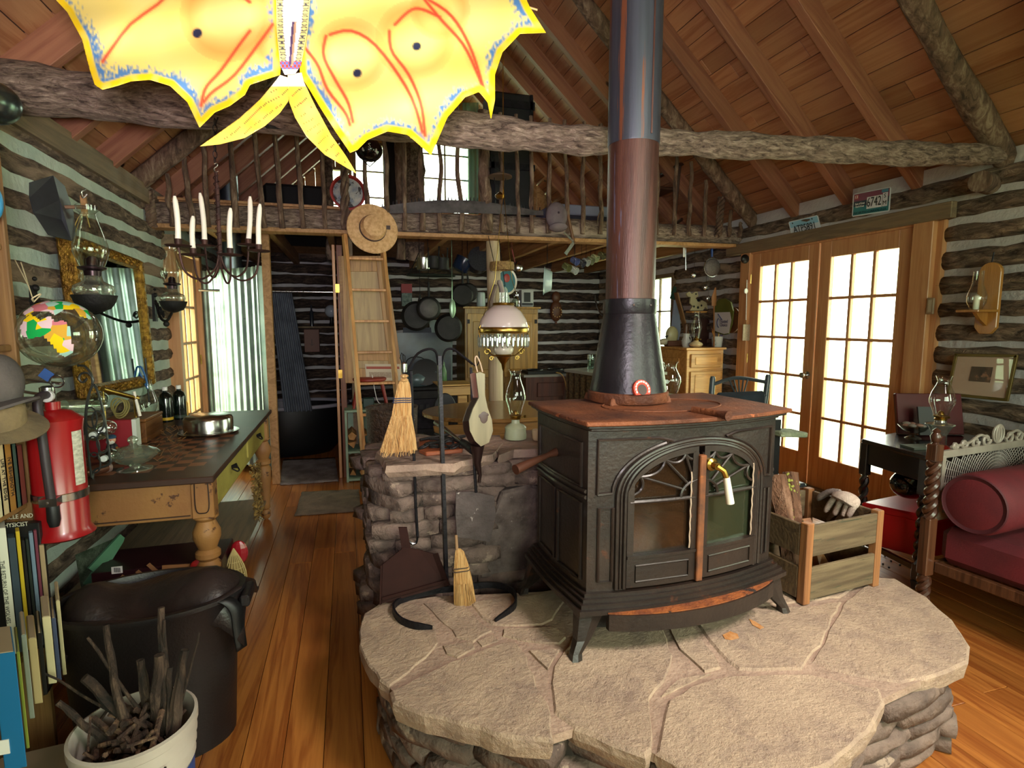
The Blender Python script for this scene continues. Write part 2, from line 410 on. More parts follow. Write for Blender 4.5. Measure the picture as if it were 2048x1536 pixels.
for i, y in enumerate(RY):
    for side in (-1, 1):
        xe = XR+.10 if side > 0 else XL-.10
        ze = RZ-abs(xe-RX)*SL; a = V((RX+side*.02, y, RZ-.075)); b = V((xe, y, ze-.085))
        if (side > 0 and y in (2.48, 4.66)) or (side < 0 and y in (4.66,)):
            obj('log_rafter', knotty(a, b, .07, .068, M['bark'], seed=i, k=22, wob=.012), M['twig'], cl, smooth=True)
        else:
            L = (b-a).length; o = obj('rafter', MB().box((0, 0, 0), (L, .07 if side > 0 else .06, .145)), M['rafter'], bev=.003)
            o.parent = cl; o.location = (a+b)/2; o.rotation_euler = (0, side*ang, 0)
obj('ridge_board', MB().box((RX, 2.95, RZ-.07), (.04, 10.4, .2)), M['rafter'], cl)
# trim: top plate board on the left wall, grey tin flashing
t1 = struct('trim_1', MB().beam((XL+.035, YB, PLATE-.02), (XL+.035, YF, PLATE-.02), .03, .13), M['oldboard'])
t2 = struct('trim_2', MB().beam((XR-.07, 2.70, 2.145), (XR-.07, 4.92, 2.145), .05, .105), M['oldboard'], bev=.004)   # header over the glazed doors
# ---- tie log across the room
tie = MB(); tp = [(XL-.05, 3.02, 2.43), (-.9, 2.95, 2.40), (-.3, 2.86, 2.375), (.5, 2.74, 2.345), (1.1, 2.70, 2.335), (1.45, 2.68, 2.352), (1.9, 2.63, 2.36), (2.5, 2.57, 2.372), (3.0, 2.53, 2.38), (3.5, 2.5, 2.405), (XR-.02, 2.48, 2.42)]
def resample(p, n):
    p = [V(q) for q in p]; out = []
    for i in range(n+1):
        t = i/n*(len(p)-1); k = min(int(t), len(p)-2); f = t-k
        p0 = p[max(k-1, 0)]; p1 = p[k]; p2 = p[k+1]; p3 = p[min(k+2, len(p)-1)]
        out.append(.5*((2*p1)+(p2-p0)*f+(2*p0-5*p1+4*p2-p3)*f*f+(3*p1-p0-3*p2+p3)*f*f*f))
    return out
tpp = resample(tp, 90)
tr_ = [(.108-.042*min(1, i/40)+.006*sin(i*.7)+.004*sin(i*1.9)) for i in range(91)]
tr_ = [r if i < 78 else r*(1-.02*(i-78)) for i, r in enumerate(tr_)]
tieo = single('tie_log', tie.tube(tpp, tr_, 18, jit=.03), M['bark_x'], 'long bark-covered tree trunk beam spanning the room under the rafters', 'beam', smooth=True)
# dark stub log end in the right wall above the door
single('log_end', MB().tube([(XR+.05, 2.56, 2.27), (XR-.16, 2.5, 2.265)], .062, 14), M['twig'], 'short round log end sticking out of the right wall near the ceiling', 'log', smooth=True)
# ============================================================ doors and windows
def door_leaf(name, corner, along, inward, w, h, cols=3, rows=5, stile=.11, top=.13, bottom=.27, knob=None, hinge=None, mt=None, z0=.02):
    """corner = lower hinge-side corner; along = unit vector of the width; inward = unit vector into the room"""
    mt = mt or M['doorwood']; a = V(along); n = V(inward); c = V(corner)+V((0, 0, z0)); root = struct(name); T = .04
    def bar(u0, u1, v0, v1, t=T, nm='stile', d=0):
        mb = MB(); p = c+a*((u0+u1)/2)+V((0, 0, (v0+v1)/2))+n*d
        mb.box(p, (abs(a.x)*(u1-u0)+abs(n.x)*t, abs(a.y)*(u1-u0)+abs(n.y)*t, v1-v0)); return obj(nm, mb, mt, root, bev=.004)
    bar(0, stile, 0, h); bar(w-stile, w, 0, h); bar(stile, w-stile, h-top, h, nm='rail'); bar(stile, w-stile, 0, bottom, nm='rail')
    gw, gh = (w-2*stile)/cols, (h-top-bottom)/rows
    for i in range(1, cols): bar(stile+i*gw-.013, stile+i*gw+.013, bottom, h-top, .034, 'muntin')
    for j in range(1, rows): bar(stile, w-stile, bottom+j*gh-.012, bottom+j*gh+.012, .036, 'muntin')
    for i in range(cols):
        for j in range(rows):
            p = c+a*(stile+(i+.5)*gw)+V((0, 0, bottom+(j+.5)*gh)); mb = MB()
            mb.box(p, (abs(a.x)*gw+abs(n.x)*.004, abs(a.y)*gw+abs(n.y)*.004, gh)); obj('pane', mb, M['pane'], root)
    if knob:
        p = c+a*knob+V((0, 0, .95))+n*.02; m = V((0, 0, 1)).rotation_difference(n).to_matrix()
        obj('door_knob', MB().lathe([(.032, 0), (.032, .006), (.012, .01), (.012, .03), (.026, .04), (.03, .052), (.024, .066), (0, .07)], p, 18, m), M['steel'], root, smooth=True)
    if hinge is not None:
        for zz in (.25, 1.05, 1.82):
            p = c+a*hinge+V((0, 0, zz))+n*.024; obj('hinge', MB().tube([p-V((0, 0, .045)), p+V((0, 0, .045))], .007, 8), M['brass'], root, smooth=True)
    return root
YD0, YD1, DW = 2.965, 4.575, .80
door_leaf('door_1', (XR-.03, YD1, 0), (0, -1, 0), (-1, 0, 0), DW, 2.06, knob=DW-.05, hinge=-.01)
door_leaf('door_2', (XR-.03, YD0, 0), (0, 1, 0), (-1, 0, 0), DW, 2.06, hinge=-.01)
t3 = struct('trim_3')
for y, wd in ((YD0-.075, .14), (YD1+.07, .13)): obj('jamb', MB().box((XR-.03, y, 1.055), (.10, wd, 2.11)), M['doorwood'], t3, bev=.004)
obj('jamb_return', MB().box((XR+.02, YD0-.165, 1.07), (.12, .04, 2.14)), M['doorwood'], t3)
obj('head', MB().box((XR-.02, 3.77, 2.095), (.09, 1.9, .035)), M['doorwood'], t3)
obj('sill', MB().box((XR-.02, 3.77, .01), (.14, 1.75, .03)), M['oldboard'], t3)
# left glazed door and its frame
door_leaf('door_3', (XL+.03, 5.20, 0), (0, 1, 0), (1, 0, 0), .67, 1.98, cols=3, rows=5, stile=.09, hinge=.68)
t4 = struct('trim_4')
for y in (5.15, 5.92): obj('jamb', MB().box((XL+.03, y, 1.02), (.12, .08, 2.04)), M['doorwood'], t4, bev=.004)
obj('head', MB().box((XL+.03, 5.53, 2.07), (.12, .86, .10)), M['oldboard'], t4)
# kitchen window, gable windows, window behind the camera
def window(name, horiz, pos, a0, a1, z0, z1, cols, rows, mt, f=.05):
    root = struct(name)
    def bx(u0, u1, v0, v1, t, nm, m=mt):
        c = (pos, (u0+u1)/2, (v0+v1)/2); d = (t, u1-u0, v1-v0)
        if horiz == 'X': c = (c[1], c[0], c[2]); d = (d[1], d[0], d[2])
        obj(nm, MB().box(c, d), m, root, bev=0 if nm == 'pane' else .003)
    bx(a0, a0+f, z0, z1, .08, 'frame'); bx(a1-f, a1, z0, z1, .08, 'frame'); bx(a0+f, a1-f, z0, z0+f, .08, 'frame'); bx(a0+f, a1-f, z1-f, z1, .08, 'frame')
    gw, gh = (a1-a0-2*f)/cols, (z1-z0-2*f)/rows
    for i in range(1, cols): bx(a0+f+i*gw-.011, a0+f+i*gw+.011, z0+f, z1-f, .03, 'muntin')
    for j in range(1, rows): bx(a0+f, a1-f, z0+f+j*gh-.009, z0+f+j*gh+.009, .032, 'muntin')
    for i in range(cols):
        for j in range(rows): bx(a0+f+i*gw, a0+f+(i+1)*gw, z0+f+j*gh, z0+f+(j+1)*gh, .004, 'pane', M['pane'])
    return root
window('window_1', 'Y', XR, 5.95, 6.95, 1.10, 2.02, 3, 2, M['oldboard'])
for i, (a, b, c, d) in enumerate(GW): window('window_%d' % (i+2), 'X', YF-.01, a, b, c, d, 1 if b-a < .5 else 2, 4 if b-a > .5 else 3, M['oldboard'], .04)
window('window_6', 'X', YB, -.35, 3.0, .75, 2.45, 4, 2, M['doorwood'])
window('window_7', 'Y', XR, -1.4, .6, .9, 2.0, 3, 2, M['doorwood'])
# ground outside: pale deck beyond the doors, grass
gr = MB().box((0, 3, -.45), (60, 60, .1)); o = obj('ground_outside', gr, mat('meadow', 'b4c49a', 'd8e0c0', rough=.95, scale=2)); o['kind'] = 'structure'
dk = MB().box((5.2, 3.2, -.12), (2.4, 6, .12)); o = obj('porch_deck', dk, wood('deck', 'cfc8bc', 'e0dace', 1)); o['kind'] = 'structure'
# ============================================================ loft
lo = struct('loft_floor', MB().box(((XL+XR)/2, 6.5, 2.36), (XR-XL, 3.2, .02)), M['joist'])
LY = 4.86
for i in range(30):
    y0 = 4.93+i*.107
    if y0 > 8: break
    obj('loft_board', MB().box(((XL+XR)/2, y0+.05, 2.34), (XR-XL, .102, .022)), M['joist'], lo, bev=.002)
for i, x in enumerate([-1.1, -.62, -.12, .38, .9, 1.42, 1.95, 2.5, 3.05, 3.6]):
    obj('joist', MB().box((x, 6.5, 2.255), (.06, 3.2, .14)), M['joist'], lo, bev=.003)
single('loft_beam', knotty((XL-.03, LY+.02, 2.235), (XR+.02, LY+.02, 2.30), .088, .092, None, seed=5, k=60, wob=.008, n=14), M['bark_x'], 'bark-covered log beam carrying the edge of the loft', 'beam', smooth=True)
single('ledge_board', MB().beam((XL, LY-.02, 2.135), (XR, LY-.02, 2.185), .15, .032), M['joist'], 'narrow sawn board fixed under the loft edge beam', 'board', bev=.003)
single('loft_post', MB().tube([at(985, 478, Y=4.93)+V((.0, 0, .02)), (1.30, 4.93, 1.4), (1.31, 4.93, .0)], [.062, .066, .07], 16, jit=.02), wood('peeled_post', 'a08c6c', 'c4b294', 2, .6), 'peeled round pole holding up the loft edge beside the round table', 'post', smooth=True)
# railing
rail = thing('loft_railing', 'rustic loft railing of crooked branch balusters', 'railing', (1.2, 4.78, 2.13))
bal = [(304, 0, 2), (345, -6, 0), (385, -10, 0), (417, -2, 0), (472, -2, 1), (529, -12, 0), (565, -8, 0), (607, -7, 0), (651, -2, 0), (690, 6, 2), (733, 2, 0), (777, -6, 0), (809, 2, 0), (845, -2, 1), (880, 0, 0), (923, -9, 0), (973, -6, 3), (1003, -3, 0), (1036, -5, 0), (1063, -3, 0), (1097, 0, 0), (1135, -10, 0), (1165, -1, 0), (1200, -4, 4), (1313, -8, 0), (1348, -2, 0), (1379, -6, 0), (1409, -8, 0), (1437, 3, 2), (1458, 0, 0), (1479, 4, 0)]
for i, (px, lean, kind) in enumerate(bal):
    b = at(px, 452+.02*(px-300)*.9, Y=4.755); xx = b.x; top = min(3.19, roof_z(xx)-.16)
    t = V((xx+lean*.0042*((top-b.z)/.9)+.03*0, 4.74, top)); g = random.Random(i)
    if kind == 2:
        mb = MB()
        for ph in (0, pi*.66, pi*1.33):
            mb.tube([b.lerp(t, k/22)+V((cos(k*.8+ph)*.022, sin(k*.8+ph)*.022, 0)) for k in range(23)], .016, 7, jit=.1)
        obj('twisted_baluster', mb, M['twig'], rail, smooth=True)
    elif kind == 3: obj('trunk_baluster', knotty(b-V((0, 0, .0)), t, .055, .045, None, seed=i, k=14, wob=.03, n=12), M['twig'], rail, smooth=True)
    else:
        mb = knotty(b, t, .019+.008*(kind == 1)+g.uniform(0, .004), .016, None, seed=i+3, k=12, wob=.012, n=8)
        if kind == 4: mb.tube([b.lerp(t, k/30)+V((cos(k*.7)*.022, sin(k*.7)*.022, 0)) for k in range(31)], .006, 6)
        obj('baluster', mb, M['twig'], rail, smooth=True)
obj('top_rail', knotty((XL+.6, 4.80, 3.10), (XR-.62, 4.80, 3.12), .028, .026, None, seed=8, k=30, wob=.01), M['twig'], rail, smooth=True)
# tree-trunk posts standing in the loft
single('gnarled_post', knotty(at(826, 440, Y=6.6)-V((0, 0, .45)), at(822, 175, Y=6.6), .13, .11, None, seed=21, k=26, wob=.05, n=16), M['bark'], 'thick gnarled tree trunk post in front of the loft windows', 'post', smooth=True)
single('slender_trunk', knotty(at(800, 440, Y=6.2)-V((0, 0, .42)), at(795, 200, Y=6.2), .05, .04, None, seed=22, k=26, wob=.03, n=10), M['twig'], 'slender crooked trunk standing left of the gnarled loft post', 'post', smooth=True)
single('crooked_post', knotty(at(662, 440, Y=6.4)-V((0, 0, .43)), at(650, 215, Y=6.4), .055, .05, None, seed=23, k=22, wob=.03, n=10), M['bark'], 'dark trunk post at the left edge of the loft windows', 'post', smooth=True)
# black tall trunk / cabinet and mattress box in the loft
def boxm(px0, px1, py0, py1, Y, d, **k):
    a = at(px0, py1, Y=Y); b = at(px1, py0, Y=Y); return MB().box(((a.x+b.x)/2, Y+d/2, (a.z+b.z)/2), (b.x-a.x, d, b.z-a.z))
tk = thing('steamer_case', 'tall black case standing on end in the loft', 'trunk', at(1023, 470, Y=5.6))
obj('case', boxm(980, 1068, 190, 470, 5.6, .3), mat('case_leather', '08080a', '15151a', rough=.5), tk, bev=.02)
for yy in (205, 330): obj('batten', boxm(978, 1070, yy, yy+5, 5.585, .014), M['iron'], tk)
for xx in (983, 1060): obj('corner_iron', boxm(xx, xx+6, 190, 465, 5.585, .014), M['iron'], tk)
single('dark_mattress', boxm(530, 648, 372, 470, 6.2, .8), plain('0a0a0c', .8), 'low dark mattress lying on the left part of the loft', 'mattress', bev=.03)
single('black_curtain', boxm(772, 797, 255, 470, 7.4, .05), plain('07070a', .9), 'black cloth panel hanging between the loft windows', 'cloth')
pc = MB(); 
for k in range(9):
    a = at(925+k*4, 450, Y=7.3+(.04 if k % 2 else 0)); b = at(925+k*4, 205, Y=7.3+(.04 if k % 2 else 0)); pc.v += [a, b]
pc.f = [(2*k, 2*k+2, 2*k+3, 2*k+1) for k in range(8)]
single('sheer_curtain', pc, glassy('sheer', (.6, .85, .78), .6, .0, .05, thick=('a9c9bd', .5)), 'thin pale green curtain at the right loft window', 'curtain')
# flue of the bathroom heater with its tin roof jack
fp = thing('galvanized_flue', 'galvanized stove flue rising behind the corrugated panel through the loft', 'flue', (-1.05, 6.0, 1.7))
obj('pipe', MB().lathe([(.085, 1.7), (.085, 3.35)], (-1.05, 6.0, 0), 18), mat('galvanized', '5c6672', '8b96a0', rough=.35, metal=.9, scale=4), fp, smooth=True)
obj('collar', MB().lathe([(.12, 2.38), (.12, 2.42)], (-1.05, 6.0, 0), 18), M['steel'], fp)
# dark square frame (tin tray) leaning in the loft
fr_ = thing('tin_tray_stand', 'tilted green-grey metal frame leaning under the loft roof', 'frame', at(500, 440, Y=6.4))
tm = plain('6f7d78', .5, .5)
pp = [at(497, 275, Y=6.4), at(430, 345, Y=6.5), at(475, 368, Y=6.5), at(520, 330, Y=6.4)]
obj('frame', MB().beam(pp[0], pp[3], .02, .04).beam(pp[0], pp[1], .02, .04).beam(pp[1], pp[2], .02, .04).beam(pp[3], pp[2], .02, .04), tm, fr_)
obj('tray', MB().add([p+V((0, .05, 0)) for p in (pp[0], pp[1], pp[2], pp[3])]+[p+V((0, .07, 0)) for p in (pp[0], pp[1], pp[2], pp[3])], [(0, 1, 2, 3), (7, 6, 5, 4), (0, 4, 5, 1), (1, 5, 6, 2), (2, 6, 7, 3), (3, 7, 4, 0)]), plain('3f4a4c', .4, .6), fr_)
# rocking chair in the right of the loft
rc = thing('rocking_chair', 'dark wooden rocking chair in the right corner of the loft', 'chair', (3.05, 5.35, 2.38))
wd = plain('3d2317', .5); cx, cy, cz = 3.05, 5.35, 2.38
for s in (-1, 1):
    obj('rocker', MB().tube([(cx+s*.22, cy-.35+k*.1, cz+.02+.0016*(k-4)**2*2.2) for k in range(9)], .016, 6), wd, rc, smooth=True)
    for yy, h in ((-.2, .62), (.2, 1.1)): obj('leg', MB().tube([(cx+s*.22, cy+yy, cz+.03), (cx+s*.23, cy+yy*1.3, cz+h)], .018, 8), wd, rc, smooth=True)
    obj('arm', MB().beam((cx+s*.23, cy-.3, cz+.63), (cx+s*.23, cy+.25, cz+.6), .05, .02), wd, rc)
obj('seat', MB().box((cx, cy, cz+.4), (.46, .46, .03)), wd, rc, bev=.01)
for k in range(5): obj('slat', MB().beam((cx-.22, cy+.23+k*.006, cz+.5+k*.13), (cx+.22, cy+.23+k*.006, cz+.5+k*.13), .015, .05), wd, rc)
single('blue_mat', boxm(1105, 1290, 418, 427, 5.0, .5), plain('7a7c92', .8), 'pale lavender folded pad along the right edge of the loft', 'mat', bev=.01)
# ---- things hung on the railing
ht = thing('straw_hat', 'wide-brimmed straw boater hat with a dark ribbon hung on the loft edge', 'hat', at(745, 508, Y=4.62))
mm = Matrix.Rotation(R(78), 3, 'X') @ Matrix.Rotation(R(10), 3, 'Y'); hc = at(745, 458, Y=4.68)
stm = mat('straw', 'c99a68', 'e6bd8c', rough=.8, scale=40, bm=.4, bs=120)
obj('brim', MB().lathe([(.03, .0), (.115, .0), (.205, .006), (.2, .014), (.115, .01), (.03, .01)], hc, 36, mm), stm, ht, smooth=True)
obj('crown', MB().lathe([(.108, .0), (.1, .055), (.088, .082), (.05, .092), (0, .094)], hc, 32, mm), stm, ht, smooth=True)
obj('ribbon', MB().lathe([(.1095, .004), (.1065, .03), (.1, .03), (.1, .004)], hc, 32, mm).box(hc+mm @ V((.115, .02, .015)), (.05, .02, .03)), plain('4a3a38', .7), ht, smooth=True)
cp = thing('peaked_hat', 'worn purple-grey felt cap hung on the loft edge', 'hat', at(1113, 468, Y=4.62)); cc = at(1113, 432, Y=4.67)
cpm = mat('cap_felt', '5d5058', '7a6c72', rough=.9, scale=8)
obj('crown', MB().ball(cc, .1, 20, 10, sy=.55, sz=1.2), cpm, cp, smooth=True); obj('brim', MB().ball(cc+V((.01, -.02, -.1)), .085, 18, 6, sy=.7, sz=.25, mt=Matrix.Rotation(R(-30), 3, 'X')), cpm, cp, smooth=True)
obj('button', MB().ball(cc+V((0, -.055, .02)), .01), plain('463c42'), cp)
sw = thing('crosscut_saw', 'long rusty grey crosscut saw blade with big teeth fixed along the railing', 'saw', at(930, 430, Y=4.7))
mb = MB(); n = 46
top = []; bot = []
for k in range(n+1):
    px = 750+k*(1087-750)/n; t = k/n
    yt = 415-18*sin(pi*min(1, t*1.05)) + 6*t; yb = 427-3*sin(pi*t)+4*t
    bot.append((px, yb)); top.append((px, yt))
for k in range(n):
    q = [at(*bot[k], Y=4.73), at(*bot[k+1], Y=4.73), at(*top[k+1], Y=4.73), at(*top[k], Y=4.73)]
    mb.add(q+[p+V((0, .004, 0)) for p in q], [(0, 1, 2, 3), (7, 6, 5, 4), (0, 4, 5, 1), (2, 6, 7, 3)])
obj('blade', mb, mat('saw_steel', '3f3a3c', '5d5658', rough=.6, metal=.5, scale=12), sw)
for k in range(2, n, 1):
    if k % 5 == 4: continue
    a = at(*top[k], Y=4.73); obj('tooth', MB().box(a+V((0, .002, .012)), (.011, .004, .034), tap=.4), M['iron'], sw)
hk = thing('billhook', 'rusty hand tool with a wooden handle dangling from the loft edge', 'tool', at(1138, 510, Y=4.66))
obj('handle', MB().tube([at(1136, 430, Y=4.7), at(1148, 488, Y=4.7)], [.012, .015], 10), wood('tool_handle', '6b4526', '8f6540', 2), hk, smooth=True)
obj('blade', MB().beam(at(1148, 484, Y=4.69), at(1131, 508, Y=4.69), .008, .03).beam(at(1148, 484, Y=4.69), at(1128, 465, Y=4.69), .008, .014), M['steel'], hk)
cw = thing('round_tray_red', 'round picture tray with a red rim hung on the railing', 'tray', at(697, 422, Y=4.9)); rcx = at(696, 386, Y=4.9)
m9 = Matrix.Rotation(R(90), 3, 'X')
obj('rim', MB().open_lathe([(.115, 0), (.14, .012), (.142, .03), (.128, .03), (.118, .012)], rcx, 32, m9), plain('a02418', .35), cw, smooth=True)
obj('picture', MB().lathe([(.118, .002), (.118, .006)], rcx, 32, m9), mat('tray_print', '7c8794', 'c9c2b4', scale=14, c3='2c2a2a', p3=.55, s3=9), cw)
hl = thing('black_helmet', 'glossy black bicycle helmet hanging behind the kite tail', 'helmet', at(738, 328, Y=4.6)); hp = at(738, 300, Y=4.62)
obj('shell', MB().ball(hp, .105, 22, 12, sy=.95, sz=.85), plain('07080a', .12, coat=.6), hl, smooth=True)
text('S', .05, M['white'], hl, hp+V((0, -.100, .005)), (1, 0, 0), (0, .1, 1))
for s in (-1, 1): obj('vent', MB().ball(hp+V((s*.045, -.083, -.02)), .012, 8, 6, sy=.4, sz=1.4), plain('d6d4cf', .4), hl)
obj('strap', MB().tube([hp+V((-.08, 0, -.05)), hp+V((0, -.02, -.13)), hp+V((.08, 0, -.05))], .005, 6), M['black'], hl)
lp = thing('hanging_barn_lamp', 'small hanging brass oil lamp with a tin shade by the loft railing', 'lamp', at(1000, 410, Y=4.6)); l0 = at(1000, 352, Y=4.62)
obj('shade', MB().lathe([(.02, .03), (.1, 0), (.102, -.012), (.03, -.018)], l0, 24), plain('6e5a48', .5, .4), lp, smooth=True)
obj('font', MB().lathe([(0, -.19), (.03, -.185), (.045, -.16), (.02, -.14), (.012, -.13)], l0, 18), M['brass'], lp, smooth=True)
obj('hanger', MB().tube([l0+V((0, 0, .02)), l0+V((0, 0, .46))], .004, 6).tube([l0+V((.05, 0, -.01)), l0+V((.04, 0, -.15))], .003, 5).tube([l0+V((-.05, 0, -.01)), l0+V((-.04, 0, -.15))], .003, 5), M['iron'], lp)
# ceramic-looking bundle clipped under the tie log (dark bundle)
single('dark_bundle', MB().box(at(562, 250, Y=2.83), (.14, .05, .045)), mat('bundle', '15120f', '2c2622', scale=60, bm=.8, bs=60), 'small dark ribbed bundle tied under the tie log behind the kite tail', 'bundle', bev=.008)
# ============================================================ hearth
HZ = .33
he = thing('stone_hearth', 'raised rounded hearth of mortared flagstones under the wood stove', 'hearth', (1.0, 1.75, 0))
def pz(q, z=HZ): p = at(q[0], q[1], Z=z); return (p.x, p.y)
flags = [
 [(716,1262),(728,1225),(762,1203),(842,1207),(866,1240),(877,1285),(853,1316),(792,1362),(776,1374),(738,1330),(720,1290)],
 [(848,1206),(925,1203),(960,1245),(985,1262),(945,1283),(915,1273),(878,1235)],
 [(935,1203),(1100,1186),(1130,1198),(1105,1238),(1085,1250),(985,1250),(962,1235)],
 [(1008,1258),(1115,1255),(1130,1275),(1118,1287),(1050,1283),(1005,1272)],
 [(955,1280),(985,1268),(1000,1280),(962,1294)], [(885,1292),(945,1285),(953,1295),(912,1316),(890,1306)],
 [(778,1384),(905,1324),(1010,1283),(1033,1287),(1052,1312),(1075,1370),(1106,1432),(1104,1482),(1020,1478),(960,1455),(850,1430),(785,1402)],
 [(1058,1300),(1120,1298),(1098,1338)],
 [(1108,1335),(1150,1262),(1182,1242),(1300,1228),(1320,1232),(1343,1310),(1346,1330),(1302,1400),(1304,1500),(1290,1514),(1230,1492),(1150,1455),(1110,1425),(1102,1370)],
 [(1328,1230),(1365,1227),(1428,1310),(1440,1335),(1410,1343),(1360,1300)],
 [(1375,1224),(1560,1215),(1640,1212),(1682,1202),(1642,1290),(1616,1318),(1600,1338),(1480,1340),(1450,1322)],
 [(1692,1200),(1755,1152),(1790,1156),(1850,1190),(1905,1238),(1940,1292),(1935,1322),(1880,1350),(1800,1366),(1700,1350),(1622,1325)],
 [(1335,1400),(1380,1372),(1450,1352),(1620,1347),(1760,1378),(1772,1404),(1720,1480),(1640,1540),(1500,1570),(1380,1545),(1312,1505)],
 [(1140,1195),(1330,1160),(1370,1216),(1300,1222),(1182,1234)], [(1340,1158),(1560,1120),(1700,1110),(1745,1150),(1680,1194),(1560,1208),(1380,1216)],
 [(1355,1355),(1420,1345),(1370,1372),(1320,1392)]]
g = random.Random(5)
def ragged(poly, amt=.006, step=.05, seed=0):
    g = random.Random(seed); out = []
    for i, p in enumerate(poly):
        q = poly[(i+1) % len(poly)]; L = sqrt((q[0]-p[0])**2+(q[1]-p[1])**2); n = max(1, int(L/step))
        for k in range(n):
            t = k/n; out.append((p[0]+(q[0]-p[0])*t+g.uniform(-amt, amt), p[1]+(q[1]-p[1])*t+g.uniform(-amt, amt)))
    return out
for i, f in enumerate(flags):
    pl = ragged([pz(q) for q in f], .005, .045, i); cx = sum(p[0] for p in pl)/len(pl); cy = sum(p[1] for p in pl)/len(pl)
    out = [(cx+(p[0]-cx)*1.0, cy+(p[1]-cy)*1.0) for p in pl]
    inn = [(cx+(p[0]-cx)*.965, cy+(p[1]-cy)*.965) for p in pl]; n = len(pl); th = .06 if i in (6, 8, 12, 11, 0) else .035
    zz = [g.uniform(-.006, .004) for _ in pl]; up_ = g.uniform(0, .004)
    mb = MB(); vs = [(p[0], p[1], HZ-th) for p in inn]+[(p[0]+g.uniform(-.004, .004), p[1]+g.uniform(-.004, .004), HZ-th*.45+z) for p, z in zip(out, zz)]+[(p[0], p[1], HZ-.006) for p in out]+[(p[0], p[1], HZ+up_) for p in inn]
    fs = [tuple(range(n))[::-1]]+[tuple(range(3*n, 4*n))]
    for r in range(3): fs += [(r*n+k, r*n+(k+1) % n, (r+1)*n+(k+1) % n, (r+1)*n+k) for k in range(n)]
    mb.add(vs, fs); obj('flagstone', mb, M['stone'], he)
rim = [(718,1262),(730,1226),(765,1204),(860,1190),(1080,1180),(1340,1140),(1560,1095),(1700,1085),(1760,1150),(1855,1192),(1905,1240),(1936,1294),(1930,1320),(1870,1350),(1772,1396),(1716,1478),(1640,1532),(1500,1560),(1380,1536),(1300,1505),(1160,1452),(1104,1470),(1020,1470),(960,1445),(850,1422),(786,1396),(740,1330)]
rp_ = [pz(q) for q in rim]; rcx_ = sum(p[0] for p in rp_)/len(rp_); rcy_ = sum(p[1] for p in rp_)/len(rp_)
def shrink(poly, k): return [(rcx_+(p[0]-rcx_)*k, rcy_+(p[1]-rcy_)*k) for p in poly]
obj('mortar_bed', MB().slab(shrink(rp_, .985), HZ-.03, HZ-.0045), M['mortar'], he)
obj('core', MB().slab(shrink(rp_, .86), 0, HZ-.03), plain('2c231e', .95), he)
def stone_blob(mb, c, d, u, seed, rr=.28):
    """rough stone: box d along local axes (u along the wall), subdivided and pushed about"""
    g = random.Random(seed); u = V(u).normalized(); n = V((-u.y, u.x, 0)); vs = []; fs = []
    N = 4
    for i in range(N+1):
        x = -0.5+i/N; k = 1-.16*abs(2*x)**4
        ring = [(-.5, -.5), (0, -.5), (.5, -.47), (.55, 0), (.5, .47), (0, .5), (-.5, .5), (-.5, 0)]
        for (a, b) in ring:
            vs.append(V(c)+u*(x*d[0]*(1+g.uniform(-.02, .02)))+n*(a*d[1]*k*(1+g.uniform(-.12, .12)))+V((0, 0, b*d[2]*k*(1+g.uniform(-.10, .06)))))
    for i in range(N): fs += [(i*8+j, i*8+(j+1) % 8, (i+1)*8+(j+1) % 8, (i+1)*8+j) for j in range(8)]
    fs += [tuple(range(8))[::-1], tuple(N*8+j for j in range(8))]
    return mb.add(vs, fs)
def course(parent, path, z0, z1, lens, depth, seed, inset=.0, name='stone', mt=None):
    g = random.Random(seed); P = [V((a, b, 0)) for a, b in path]; segs = [(P[i], P[i+1]) for i in range(len(P)-1)]; tot = sum((b-a).length for a, b in segs)
    def pos(s):
        for a, b in segs:
            L = (b-a).length
            if s <= L: return a+(b-a)*(s/L), (b-a)/L
            s -= L
        return P[-1], (segs[-1][1]-segs[-1][0]).normalized()
    s = -g.uniform(0, lens[0])
    while s < tot-.02:
        L = g.uniform(*lens); m = max(0, min(tot, s+L/2)); p, u = pos(m); h = (z1-z0)*g.uniform(.86, 1.04)
        nrm = V((-u.y, u.x, 0)); c = p+nrm*(depth*.5-inset+g.uniform(-.012, .018))+V((0, 0, (z0+z1)/2))
        mb = MB(); stone_blob(mb, c, (L*.98, depth, h), u, g.random(), ); obj(name, mb, mt or M['stone_d'], parent, smooth=2)
        s += L
side = list(reversed(shrink(rp_, .915))); side = side[:]+[side[0]]
zz = [0, .062, .115, .165, .225, .29]
for k in range(5): course(he, side[::-1], zz[k], zz[k+1], (.12, .3), .11, 50+k, inset=.085)
for pp in (((1445,1270),(1460,1263),(1475,1268),(1478,1276),(1462,1280),(1450,1278)), ((1498,1238),(1510,1243),(1528,1255),(1520,1258),(1505,1250))): obj('rust_stain', MB().slab([pz(q, HZ+.004) for q in pp], HZ+.0035, HZ+.0048), mat('rust_stain', 'a86a30', 'b8885a', rough=.9, scale=60), he)
